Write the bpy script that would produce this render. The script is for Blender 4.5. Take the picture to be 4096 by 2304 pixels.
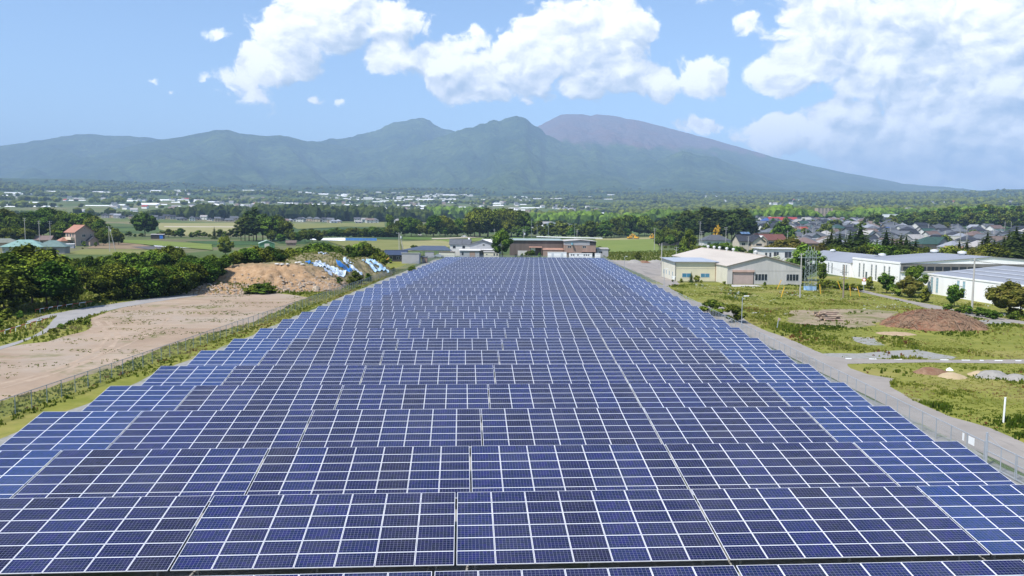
import bpy, math, random
import numpy as np
from mathutils import Matrix, Vector

for _o in list(bpy.data.objects):
    bpy.data.objects.remove(_o)
SC = bpy.context.scene
COL = SC.collection
random.seed(7)
RNG = np.random.default_rng(7)

# ------------------------------------------------------------------ camera
FPX, PITCH, ROLL, CAMH = 3150.0, 0.0836, 0.0082, 15.2      # focal length for a picture 4096 wide
_c, _s = math.cos(PITCH), math.sin(PITCH)
_cr, _sr = math.cos(ROLL), math.sin(ROLL)
cam_data = bpy.data.cameras.new("camera")
cam_data.sensor_width = 36.0
cam_data.lens = FPX / 4096 * 36.0
cam_data.clip_start = 0.5
cam_data.clip_end = 60000.0
cam = bpy.data.objects.new("camera", cam_data)
COL.objects.link(cam)
_right = Vector((1, 0, 0)); _up = Vector((0, _s, _c)); _fwd = Vector((0, _c, -_s))
_rc = _right * _cr + _up * _sr
_uc = _up * _cr - _right * _sr
cam.matrix_world = Matrix(((_rc.x, _uc.x, -_fwd.x, 0), (_rc.y, _uc.y, -_fwd.y, 0), (_rc.z, _uc.z, -_fwd.z, CAMH), (0, 0, 0, 1)))
SC.camera = cam

SC.render.engine = 'CYCLES'
SC.cycles.max_bounces = 5
SC.cycles.diffuse_bounces = 2
SC.cycles.glossy_bounces = 2
SC.cycles.transmission_bounces = 2
SC.cycles.volume_bounces = 0
SC.cycles.transparent_max_bounces = 12
SC.cycles.use_denoising = True
SC.cycles.caustics_reflective = False
SC.cycles.caustics_refractive = False
SC.cycles.sample_clamp_indirect = 4.0
SC.view_settings.view_transform = 'Standard'
SC.view_settings.look = 'None'
SC.view_settings.gamma = 1.0
SC.view_settings.use_curve_mapping = False
SC.view_settings.exposure = 0.5


def ray(px, py):
    u, w = px - 2048, py - 1152
    u, w = u * _cr + w * _sr, -u * _sr + w * _cr
    return u, FPX * _c - w * _s, -(FPX * _s + w * _c)


def D(px, py, Y):
    """point at depth Y on the line of sight of a pixel of the 4096 wide photograph"""
    a, b, c = ray(px, py)
    t = Y / b
    return Vector((a * t, Y, CAMH + c * t))


# ------------------------------------------------------------------ sun
SUN_EL = math.radians(54)
SUN_AZ = math.radians(49)           # to the left of straight behind the camera
sun_dir = Vector((-math.sin(SUN_AZ) * math.cos(SUN_EL), -math.cos(SUN_AZ) * math.cos(SUN_EL), math.sin(SUN_EL)))
sun_data = bpy.data.lights.new("sun", 'SUN')
sun_data.energy = 4.9
sun_data.angle = math.radians(0.53)
sun_data.color = (1.0, 0.965, 0.92)
sun = bpy.data.objects.new("sun", sun_data)
sun.rotation_euler = (-sun_dir).to_track_quat('-Z', 'Y').to_euler()
sun.location = (0, 0, 200)
COL.objects.link(sun)


# ------------------------------------------------------------------ node helpers
class NT:
    def __init__(self, tree):
        self.t = tree; self.n = tree.nodes; self.l = tree.links

    def new(self, typ, **kw):
        n = self.n.new(typ)
        for k, v in kw.items():
            setattr(n, k, v)
        return n

    def set(self, sock, v):
        if isinstance(v, bpy.types.NodeSocket):
            self.l.new(v, sock)
        elif v is not None:
            if sock.type == 'RGBA' and len(v) == 3:
                v = (*v, 1)
            sock.default_value = v

    def math(self, op, a, b=None, c=None, clamp=False):
        n = self.new('ShaderNodeMath', operation=op, use_clamp=clamp)
        for i, v in enumerate((a, b, c)):
            self.set(n.inputs[i], v)
        return n.outputs[0]

    def vec(self, op, a, b=None, c=None):
        n = self.new('ShaderNodeVectorMath', operation=op)
        for i, v in enumerate((a, b, c)):
            self.set(n.inputs[i], v)
        return n.outputs['Value'] if op in ('LENGTH', 'DOT_PRODUCT', 'DISTANCE') else n.outputs[0]

    def noise(self, vec, scale, detail=4, rough=.55, dist=0, typ='FBM', out='Fac', lac=2.0):
        n = self.new('ShaderNodeTexNoise')
        try: n.noise_type = typ
        except Exception: pass
        self.set(n.inputs['Vector'], vec)
        n.inputs['Scale'].default_value = scale; n.inputs['Detail'].default_value = detail
        n.inputs['Roughness'].default_value = rough; n.inputs['Distortion'].default_value = dist
        n.inputs['Lacunarity'].default_value = lac
        return n.outputs[out]

    def mix(self, fac, a, b, typ='MIX', dt='RGBA'):
        n = self.new('ShaderNodeMix', data_type=dt, blend_type=typ) if dt == 'RGBA' else self.new('ShaderNodeMix', data_type=dt)
        i = {'RGBA': (0, 6, 7, 2), 'FLOAT': (0, 2, 3, 0)}[dt]
        self.set(n.inputs[i[0]], fac); self.set(n.inputs[i[1]], a); self.set(n.inputs[i[2]], b)
        return n.outputs[i[3]]

    def remap(self, v, a, b, c=0.0, d=1.0, smooth=False):
        n = self.new('ShaderNodeMapRange', clamp=True)
        if smooth: n.interpolation_type = 'SMOOTHSTEP'
        for i, x in enumerate((v, a, b, c, d)):
            self.set(n.inputs[i], x)
        return n.outputs[0]

    def ramp(self, fac, stops):
        n = self.new('ShaderNodeValToRGB')
        e = n.color_ramp.elements
        while len(e) > 1: e.remove(e[-1])
        e[0].position, e[0].color = stops[0][0], (*stops[0][1], 1)
        for p, c in stops[1:]:
            k = e.new(p); k.color = (*c, 1)
        self.set(n.inputs[0], fac)
        return n.outputs[0]


# ------------------------------------------------------------------ world: sky and clouds
world = bpy.data.worlds.new("World")
SC.world = world
world.use_nodes = True
W = NT(world.node_tree)
W.n.clear()
w_out = W.new('ShaderNodeOutputWorld')
w_bg = W.new('ShaderNodeBackground')
w_sky = W.new('ShaderNodeTexSky', sky_type='NISHITA')
w_sky.sun_disc = False
w_sky.sun_elevation = SUN_EL
w_sky.sun_rotation = math.atan2(sun_dir.x, sun_dir.y)
w_sky.altitude = 700
w_sky.air_density = 1.0
w_sky.dust_density = 0.15
w_sky.ozone_density = 3.0
SKY_STRENGTH = 0.15
w_bg.inputs['Strength'].default_value = 1.0
w_tc = W.new('ShaderNodeTexCoord')
w_dir = W.vec('NORMALIZE', w_tc.outputs['Generated'])
sep = W.new('ShaderNodeSeparateXYZ'); W.set(sep.inputs[0], w_dir)
w_az = W.math('ARCTAN2', sep.outputs[0], sep.outputs[1])
w_el = W.math('ARCSINE', sep.outputs[2])
cmb = W.new('ShaderNodeCombineXYZ')
W.set(cmb.inputs[0], w_az); W.set(cmb.inputs[1], w_el)
p0 = cmb.outputs[0]


def azel(px, py):
    a, b, c = ray(px, py)
    return math.atan2(a, b), math.atan2(c, math.hypot(a, b))


# cumulus masses: (x, y, half width, half height) in a 2576 wide picture of this sky
CLOUDS = [(615, 235, 52, 50), (680, 170, 70, 62), (745, 95, 92, 90), (850, 30, 130, 95), (985, 45, 90, 62), (975, 140, 70, 60),
          (1130, 165, 130, 75), (1290, 165, 150, 90), (1420, 100, 130, 115), (1200, 225, 120, 48), (1480, 175, 110, 75), (1560, 60, 80, 85),
          (1640, 215, 70, 52), (1780, 190, 75, 55), (1890, 66, 36, 32), (2060, 70, 125, 110), (2280, 80, 210, 130), (2500, 90, 170, 140),
          (2010, 190, 120, 60), (2220, 190, 170, 75), (2480, 210, 180, 85), (1960, 335, 105, 55), (2130, 325, 150, 80), (2350, 330, 190, 105),
          (2560, 340, 160, 110), (2360, 430, 190, 45), (2540, 450, 110, 50), (2160, 400, 110, 40), (560, 103, 34, 20), (397, 185, 17, 11), (433, 218, 14, 12),
          (523, 200, 15, 11), (798, 256, 19, 11), (859, 258, 15, 10), (1745, 315, 60, 18), (1950, -160, 330, 120), (1150, -130, 330, 90),
          (2900, 200, 230, 190), (3150, 380, 280, 110), (-500, 260, 160, 60), (-1000, 150, 220, 90), (3500, 120, 260, 120)]


def cloud_field(p):
    """distance to the cloud masses: 1 in a heart, 0 on the rim, below 0 outside"""
    acc = None
    for (x, y, rx, ry) in CLOUDS:
        if x > 1950: rx, ry = rx * .86, ry * .86
        a, e = azel(x * 1.59, y * 1.59)
        sx, sy = rx * 1.59 / FPX, ry * 1.59 / FPX
        d = W.vec('LENGTH', W.vec('MULTIPLY_ADD', p, (1 / sx, 1 / sy, 0), (-a / sx, -e / sy, 0)))
        if rx < 62: d = W.math('MULTIPLY_ADD', d, .45, .56)      # small clouds are thin and torn
        acc = d if acc is None else W.math('SMOOTH_MIN', acc, d, 0.3)
    return W.math('SUBTRACT', 1.0, acc)


n_warp = W.noise(p0, 8.0, 5, .6, out='Color')
p1 = W.vec('MULTIPLY_ADD', W.vec('SUBTRACT', n_warp, (.5, .5, .5)), (.085, .06, 0), p0)
fld = cloud_field(p1)
fld_l = cloud_field(W.vec('ADD', p1, (-.020, .026, 0)))


def puff(p):
    """rounded heads with creases between them, over fine turbulence"""
    bil = W.math('ABSOLUTE', W.math('SUBTRACT', W.noise(p, 17.0, 2, .5), .5))       # creases where it crosses the middle
    return W.math('ADD', W.math('MULTIPLY', bil, 1.7), W.math('MULTIPLY', W.noise(p, 30.0, 9, .66), .95))


SQ = (1.0, 1.15, 0)
pf0 = puff(W.vec('MULTIPLY', p1, SQ))
pf1 = puff(W.vec('MULTIPLY', W.vec('ADD', p1, (-.006, .009, 0)), SQ))
dens = W.math('ADD', W.math('MULTIPLY', fld, 1.25), W.math('MULTIPLY', W.math('SUBTRACT', pf0, .57), 1.6))
alpha = W.remap(dens, -0.07, 0.27, smooth=True)
# lit heads towards the sun, thick bases turn grey
thick = W.math('SUBTRACT', fld_l, fld)
lit = W.math('ADD', W.math('MULTIPLY', W.math('SUBTRACT', pf0, pf1), 1.5), W.math('MULTIPLY', thick, -.62))
base_n = W.noise(W.vec('MULTIPLY', p0, (1.0, 2.0, 0)), 12.0, 5, .62)
grey = W.math('MULTIPLY', W.remap(dens, .25, 1.0), W.remap(base_n, .44, .62))
sh = W.math('ADD', W.math('SUBTRACT', .68, W.math('MULTIPLY', grey, .46)), lit, clamp=True)
ccol = W.ramp(sh, [(0.0, (.40, .50, .63)), (.3, (.60, .67, .76)), (.55, (.86, .885, .915)), (.78, (1.10, 1.09, 1.08)), (1.0, (1.28, 1.26, 1.24))])
sky_lin = W.vec('SCALE', w_sky.outputs[0])
sky_lin.node.inputs['Scale'].default_value = SKY_STRENGTH
final = W.mix(W.math('MULTIPLY', alpha, .97), sky_lin, ccol)
W.l.new(final, w_bg.inputs['Color'])
W.l.new(w_bg.outputs[0], w_out.inputs['Surface'])
world.cycles.sampling_method = 'MANUAL'
world.cycles.sample_map_resolution = 512


# ------------------------------------------------------------------ materials
MATS = {}


def mat(name, col, rough=.8, var=.18, scale=3.0, spec=.3, metal=0.0, bump=0.0, bscale=None, col2=None, coord='Object', detail=5, streak=None, rnd=0.0, wave=None):
    """a plain procedural surface: two tones through fractal noise, optional relief and sheet ribs"""
    if name in MATS: return MATS[name]
    m = bpy.data.materials.new(name); m.use_nodes = True
    N = NT(m.node_tree)
    b = N.n['Principled BSDF']
    tc = N.new('ShaderNodeTexCoord').outputs[coord]
    v = tc
    if streak: v = N.vec('MULTIPLY', tc, streak)
    f = N.noise(v, scale, detail, .6)
    c1 = tuple(c * (1 - var) for c in col); c2 = col2 or tuple(min(1, c * (1 + var)) for c in col)
    cc = N.mix(N.remap(f, .3, .7), c1, c2)
    if rnd:
        oi = N.new('ShaderNodeObjectInfo').outputs['Random']
        hs = N.new('ShaderNodeHueSaturation')
        N.set(hs.inputs['Color'], cc)
        N.set(hs.inputs['Value'], N.remap(oi, 0, 1, 1 - rnd, 1 + rnd))
        N.set(hs.inputs['Hue'], N.remap(N.math('FRACT', N.math('MULTIPLY', oi, 7.31)), 0, 1, .5 - rnd * .06, .5 + rnd * .06))
        cc = hs.outputs[0]
    N.set(b.inputs['Base Color'], cc)
    b.inputs['Roughness'].default_value = rough
    b.inputs['Specular IOR Level'].default_value = spec
    b.inputs['Metallic'].default_value = metal
    if bump or wave:
        bn = N.new('ShaderNodeBump')
        bn.inputs['Strength'].default_value = bump or .6
        if wave:
            sp = N.new('ShaderNodeSeparateXYZ'); N.set(sp.inputs[0], tc)
            hgt = N.math('SINE', N.math('MULTIPLY', N.math('ADD', sp.outputs[wave[0]], N.math('MULTIPLY', sp.outputs[wave[2]] if len(wave) > 2 else 0.0, 1.0)), 6.2832 / wave[1]))
            bn.inputs['Distance'].default_value = .02
        else:
            hgt = N.noise(tc, bscale or scale * 6, 5, .6)
            bn.inputs['Distance'].default_value = .1
        N.set(bn.inputs['Height'], hgt)
        N.l.new(bn.outputs[0], b.inputs['Normal'])
    MATS[name] = m
    return m


# ------------------------------------------------------------------ mesh builder
class MB:
    def __init__(self):
        self.v = []; self.f = []; self.m = []

    def poly(self, pts, mi=0):
        i = len(self.v)
        self.v += [tuple(p) for p in pts]
        self.f.append(tuple(range(i, i + len(pts)))); self.m.append(mi)
        return self

    def faces(self, vs, fs, mi=0):
        i = len(self.v)
        self.v += [tuple(p) for p in vs]
        self.f += [tuple(i + k for k in f) for f in fs]; self.m += [mi] * len(fs)
        return self

    def box(self, x0, x1, y0, y1, z0, z1, mi=0):
        v = [(x0, y0, z0), (x1, y0, z0), (x1, y1, z0), (x0, y1, z0), (x0, y0, z1), (x1, y0, z1), (x1, y1, z1), (x0, y1, z1)]
        return self.faces(v, [(0, 3, 2, 1), (4, 5, 6, 7), (0, 1, 5, 4), (1, 2, 6, 5), (2, 3, 7, 6), (3, 0, 4, 7)], mi)

    def tube(self, p, q, r0, r1=None, n=6, mi=0, cap=True):
        p = Vector(p); q = Vector(q); r1 = r0 if r1 is None else r1
        d = (q - p).normalized()
        a = d.orthogonal().normalized(); b = d.cross(a)
        v = []
        for c, r in ((p, r0), (q, r1)):
            for i in range(n):
                t = 2 * math.pi * i / n
                v.append(c + a * (r * math.cos(t)) + b * (r * math.sin(t)))
        f = [(i, (i + 1) % n, n + (i + 1) % n, n + i) for i in range(n)]
        if cap: f += [tuple(range(n - 1, -1, -1)), tuple(range(n, 2 * n))]
        return self.faces(v, f, mi)

    def slab(self, pts, th, mi=0):
        """a flat polygon given thickness straight down"""
        n = len(pts)
        v = [tuple(p) for p in pts] + [(p[0], p[1], p[2] - th) for p in pts]
        f = [tuple(range(n)), tuple(range(2 * n - 1, n - 1, -1))] + [(i, n + i, n + (i + 1) % n, (i + 1) % n) for i in range(n)]
        return self.faces(v, f, mi)

    def mesh(self, name, mats, smooth=False):
        me = bpy.data.meshes.new(name)
        me.from_pydata(self.v, [], self.f)
        for m in (mats if isinstance(mats, (list, tuple)) else [mats]):
            me.materials.append(m)
        if any(self.m): me.polygons.foreach_set('material_index', self.m)
        if smooth: me.polygons.foreach_set('use_smooth', [True] * len(self.f))
        me.update()
        return me

    def obj(self, name, mats, parent=None, loc=(0, 0, 0), rz=0.0, smooth=False):
        return link(name, self.mesh(name, mats, smooth), parent, loc, rz)


def link(name, me, parent=None, loc=(0, 0, 0), rz=0.0, rot=None, sc=None):
    o = bpy.data.objects.new(name, me)
    o.location = loc
    o.rotation_euler = rot or (0, 0, rz)
    if sc is not None: o.scale = (sc, sc, sc) if not hasattr(sc, '__len__') else sc
    if parent is not None: o.parent = parent
    COL.objects.link(o)
    return o


def tag(o, label=None, cat=None, group=None, kind=None):
    if label: o['label'] = label
    if cat: o['category'] = cat
    if group: o['group'] = group
    if kind: o['kind'] = kind
    return o


def thing(name, label, cat, loc, rz=0.0, group=None):
    o = bpy.data.objects.new(name, None)
    o.empty_display_size = .2
    o.location = loc; o.rotation_euler = (0, 0, rz)
    COL.objects.link(o)
    return tag(o, label, cat, group)


def npmesh(name, V, F, mats, attrs=None, smooth=False, midx=None):
    """mesh from numpy arrays; F has rows of equal length"""
    me = bpy.data.meshes.new(name)
    V = np.asarray(V, dtype=np.float32); F = np.asarray(F, dtype=np.int32)
    k = F.shape[1]
    me.vertices.add(len(V)); me.vertices.foreach_set('co', V.ravel())
    me.loops.add(F.size); me.loops.foreach_set('vertex_index', F.ravel())
    me.polygons.add(len(F))
    me.polygons.foreach_set('loop_start', np.arange(0, F.size, k, dtype=np.int32))
    try: me.polygons.foreach_set('loop_total', np.full(len(F), k, dtype=np.int32))
    except Exception: pass
    for m in (mats if isinstance(mats, (list, tuple)) else [mats]): me.materials.append(m)
    if midx is not None: me.polygons.foreach_set('material_index', np.asarray(midx, dtype=np.int32))
    me.polygons.foreach_set('use_smooth', np.full(len(F), smooth, dtype=bool))
    for nm, (dom, arr) in (attrs or {}).items():
        a = me.attributes.new(nm, 'FLOAT', dom)
        a.data.foreach_set('value', np.asarray(arr, dtype=np.float32))
    me.update(calc_edges=True); me.validate()
    return me


ORD = ['first', 'second', 'third', 'fourth', 'fifth', 'sixth', 'seventh', 'eighth', 'ninth', 'tenth', 'eleventh', 'twelfth', 'thirteenth',
       'fourteenth', 'fifteenth', 'sixteenth', 'seventeenth', 'eighteenth', 'nineteenth']
TENS = {2: 'twent', 3: 'thirt', 4: 'fort', 5: 'fift', 6: 'sixt', 7: 'sevent', 8: 'eight', 9: 'ninet'}


def nth(i):
    """0 -> first"""
    if i < 19: return ORD[i]
    n = i + 1
    if n >= 100:
        return 'hundred and ' + nth(n - 101) if n > 100 else 'hundredth'
    t, u = divmod(n, 10)
    return TENS[t] + 'ieth' if u == 0 else TENS[t] + 'y-' + ORD[u - 1]


# ------------------------------------------------------------------ value noise for terrain and outlines
_NT = RNG.random((256, 256))


def vnoise(x, y):
    xi = np.floor(x).astype(int); yi = np.floor(y).astype(int)
    fx = x - xi; fy = y - yi
    fx = fx * fx * (3 - 2 * fx); fy = fy * fy * (3 - 2 * fy)
    a = _NT[xi & 255, yi & 255]; b = _NT[(xi + 1) & 255, yi & 255]
    c = _NT[xi & 255, (yi + 1) & 255]; d = _NT[(xi + 1) & 255, (yi + 1) & 255]
    return (a * (1 - fx) + b * fx) * (1 - fy) + (c * (1 - fx) + d * fx) * fy


def fbm(x, y, o=5, g=.5):
    s = 0; a = 1; t = 0
    for i in range(o):
        s = s + a * vnoise(x * 2 ** i + 17.3 * i, y * 2 ** i + 9.1 * i); t += a; a *= g
    return s / t
# ------------------------------------------------------------------ terrain: plain, foothills and mountains in one sheet
_TR = np.array([0, 480, 700, 1000, 1400, 2000, 3000, 4000, 5200, 6200, 7200, 30000.])
_TL = np.array([0, 0, 2.0, 6.0, 12, 27, 66, 117, 190, 262, 320, 900.])
_TRR = np.array([0, 0, 4.0, 13, 24, 40, 72, 118, 180, 240, 290, 500.])


def pxaz(d):
    return azel(d * 1.59, 880)[0]


RIDGES = [  # ridge distance in metres, foot distance, profile power, skyline in a 2576 wide picture
    (13500, 4300, 1.9, [(-900, 430), (-300, 392), (0, 366), (60, 358), (130, 347), (190, 337), (240, 337), (300, 341), (350, 344), (405, 350), (480, 362), (700, 385), (1000, 420)]),
    (11500, 4200, 1.8, [(100, 420), (250, 385), (400, 353), (450, 345), (500, 333), (545, 326), (570, 325), (600, 333), (640, 341), (700, 341), (740, 347), (770, 355), (810, 358), (900, 375), (1000, 400)]),
    (12600, 4200, 2.0, [(700, 370), (770, 357), (850, 347), (900, 341), (960, 321), (1000, 306), (1040, 301), (1063, 297), (1081, 301), (1092, 312), (1110, 322), (1140, 330), (1200, 352), (1300, 380)]),
    (10600, 4000, 1.75, [(800, 440), (1000, 378), (1100, 345), (1140, 331), (1180, 320), (1230, 304), (1270, 297), (1300, 292), (1320, 298), (1345, 313), (1375, 335), (1420, 362), (1480, 390), (1550, 412), (1650, 435), (1800, 455)]),
    (13800, 3800, 1.6, [(1150, 410), (1250, 362), (1355, 318), (1385, 301), (1412, 287), (1440, 286), (1470, 288), (1485, 291), (1500, 287), (1545, 290), (1570, 297), (1610, 303), (1660, 316), (1730, 335), (1800, 352), (1870, 372), (1960, 398), (2060, 420), (2150, 438), (2245, 455), (2270, 462), (2380, 470), (2480, 480), (2576, 486), (2900, 500), (3400, 512)]),
    (9800, 4200, 1.7, [(1560, 452), (1640, 408), (1700, 384), (1718, 381), (1745, 386), (1800, 395), (1860, 420), (1920, 448), (1990, 470)]),
]
_rd = []
for R, r0, pw, sk in RIDGES:
    az = []; hh = []
    for (x, y) in sk:
        a, e = azel(x * 1.59, y * 1.59)
        az.append(a); hh.append(CAMH + R * math.tan(e))
    _rd.append((R, r0, pw, np.array(az), np.array(hh)))


def base_T(x, y):
    r = np.hypot(x, y); az = np.arctan2(x, np.maximum(y, 1e-3))
    k = np.clip((az - .12) / .2, 0, 1); k = k * k * (3 - 2 * k)
    return np.interp(r, _TR, _TL) * (1 - k) + np.interp(r, _TR, _TRR) * k


def terrain(x, y, want=False):
    x = np.asarray(x, float); y = np.asarray(y, float)
    r = np.hypot(x, y); az = np.arctan2(x, np.maximum(y, 1e-3))
    b = base_T(x, y)
    far = r > 4300
    h = b.copy(); lay = np.zeros_like(h)
    for i, (R, r0, pw, A, Hh) in enumerate(_rd):
        hr = np.interp(az, A, Hh, left=-500, right=-500) + (fbm(az * 120 + i * 11, az * 0, 4) - .5) * (60 if i in (2, 3) else 28 if i != 4 else 14)
        t = np.clip((r - r0) / (R - r0), 0, 1)
        h0 = np.interp(r0, _TR, _TL) * .85
        # spurs and gullies run down the slopes, finer ones cut into them
        q = az * R
        gul = 1 - np.abs(fbm(q / 900. + i * 7 + r / 5200., r / 4200. + i * 3, 3) - .5) * 3.4
        gul2 = 1 - np.abs(fbm(q / 330. + 3 * i + r / 2600., r / 1700., 4) - .5) * 3
        fade = np.clip(t * 3, 0, 1) * np.clip((1 - t) * 6, 0, 1)
        hi = h0 + (hr - h0) * t ** pw
        gul3 = 1 - np.abs(fbm(q / 130. + 5 * i + r / 900., r / 700., 4) - .5) * 3
        amp = (hr - h0) * np.sqrt(t) * ((.07 + .08 * (i != 4)) * (gul - .9) + (.035 + .04 * (i != 4)) * (gul2 - .8) + .02 * (gul3 - .8))
        hi = hi + fade * amp
        hi = np.where(r > R, hr - (r - R) * .22, hi)
        hi = np.where(hr < -100, -500, hi)
        up = hi > h
        up = up & (r > r0); h = np.where(up, hi, h); lay = np.where(up, i + 1, lay)
    h = h + np.where(r > 1500, (fbm(x / 420., y / 420., 4) - .5) * np.clip((r - 1500) / 1500, 0, 1) * 34, 0) * np.where(lay > 0, .6, 1)
    return (h, lay, r, az) if want else h


def T(x, y):
    return float(base_T(np.array([x]), np.array([y]))[0]) if math.hypot(x, y) < 1500 else float(terrain(np.array([x]), np.array([y]))[0])


def GT(px, py):
    """where the line of sight of a pixel meets the ground"""
    a, b, c = ray(px, py)
    y = 20.0
    while y < 16000:
        y2 = y * 1.01 + .2
        t = y2 / b
        if CAMH + c * t <= T(a * t, y2):
            for _ in range(18):
                m = .5 * (y + y2); t = m / b
                if CAMH + c * t <= T(a * t, m): y2 = m
                else: y = m
            t = y / b
            return Vector((a * t, y, T(a * t, y)))
        y = y2
    return None


# polar sheet round a point behind the camera
_az = np.radians(np.linspace(-62, 62, 760))
_rr = np.concatenate([np.linspace(4, 420, 40), np.geomspace(430, 4300, 70), np.linspace(4340, 15200, 250), np.geomspace(15400, 26000, 12)])
AZ, RR = np.meshgrid(_az, _rr)
GX = RR * np.sin(AZ); GY = RR * np.cos(AZ) - 40
GX = GX.ravel(); GY = GY.ravel()
GH, GL, GR, GA = terrain(GX, GY, True)
nr, na = RR.shape
idx = np.arange(nr * na).reshape(nr, na)
GF = np.stack([idx[:-1, :-1], idx[:-1, 1:], idx[1:, 1:], idx[1:, :-1]], -1).reshape(-1, 4)
# what grows there: bare volcanic summit, open farmland on the foothills
asama = np.isin(GL, [5])
_pk = pxaz(1480)
rock = np.where(asama, np.clip((GH - 900 - np.where(GA < _pk, 260, 60) * np.abs(GA - _pk) / .12 + (fbm(GA * 60, GR / 900., 4) - .5) * 380) / 260, 0, 1), 0)
rock = np.maximum(rock, np.where(np.isin(GL, [3, 4]), np.clip((GH - 1620 + (fbm(GX / 160, GY / 160, 4) - .5) * 900) / 300, 0, .8), 0))
_fn = fbm(GX / 620. + 5, GY / 620., 4)
farm = np.clip((GR - 900) / 300, 0, 1) * np.clip((5300 - GR) / 500, 0, 1) * np.clip((.25 - GA) / .2, 0, 1) * np.clip((_fn - .40) * 14, 0, 1)
farm = np.maximum(farm, np.clip((900 - GR) / 200, 0, 1) * .65)

m = bpy.data.materials.new("terrain_cover"); m.use_nodes = True
N = NT(m.node_tree); b = N.n['Principled BSDF']
pos = N.new('ShaderNodeNewGeometry').outputs['Position']
a_rock = N.new('ShaderNodeAttribute', attribute_name='rock').outputs['Fac']
a_farm = N.new('ShaderNodeAttribute', attribute_name='farm').outputs['Fac']
n1 = N.noise(pos, .0016, 6, .6)
n2 = N.noise(pos, .012, 6, .7)
n3 = N.noise(pos, .09, 4, .7)
forest = N.mix(N.remap(n1, .38, .62), (.030, .068, .022), (.115, .165, .045))
forest = N.mix(N.math('MULTIPLY', N.remap(n2, .42, .62), .85), forest, (.016, .038, .017), 'MIX')
forest = N.mix(N.math('MULTIPLY', N.remap(n3, .45, .75), .5), forest, (.06, .10, .03))
rk = N.mix(N.remap(n2, .35, .65), (.14, .10, .10), (.22, .165, .155))
rk = N.mix(N.math('MULTIPLY', N.remap(n1, .48, .66), .7), rk, (.22, .115, .09))
vo = N.new('ShaderNodeTexVoronoi'); vo.distance = 'CHEBYCHEV'
N.set(vo.inputs['Vector'], N.vec('MULTIPLY', pos, (.010, .018, 0))); vo.inputs['Scale'].default_value = 1
fc = N.ramp(vo.outputs['Color'], [(0, (.10, .13, .035)), (.3, (.16, .17, .06)), (.5, (.07, .12, .03)), (.7, (.24, .19, .11)), (.88, (.13, .16, .05)), (1, (.30, .26, .18))])
fc = N.mix(N.math('MULTIPLY', N.remap(n3, .4, .7), .6), fc, (.05, .09, .025))
cv = N.mix(a_farm, forest, fc)
cv = N.mix(N.remap(N.math('ADD', a_rock, N.math('MULTIPLY', N.math('SUBTRACT', n2, .5), .9)), .3, .75), cv, rk)
N.set(b.inputs['Base Color'], cv)
b.inputs['Roughness'].default_value = .95; b.inputs['Specular IOR Level'].default_value = .1
bn = N.new('ShaderNodeBump'); bn.inputs['Strength'].default_value = 1.0; bn.inputs['Distance'].default_value = 110.0
N.set(bn.inputs['Height'], N.math('ADD', N.noise(pos, .006, 7, .65), N.math('MULTIPLY', N.noise(pos, .05, 3, .6), .25)))
# the relief of woods only counts where the ground is far off
camd = N.vec('LENGTH', pos)
N.set(bn.inputs['Strength'], N.remap(camd, 1800, 5000, 0, 1.0))
N.l.new(bn.outputs[0], b.inputs['Normal'])
MATS['terrain_cover'] = m
gm = npmesh("terrain", np.stack([GX, GY, GH - .02], -1), GF, m,
            {'rock': ('POINT', rock), 'farm': ('POINT', farm)}, smooth=True)
tag(link("terrain", gm), 'green plain rising to wooded foothills and blue volcanic mountains', 'terrain', kind='structure')
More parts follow.
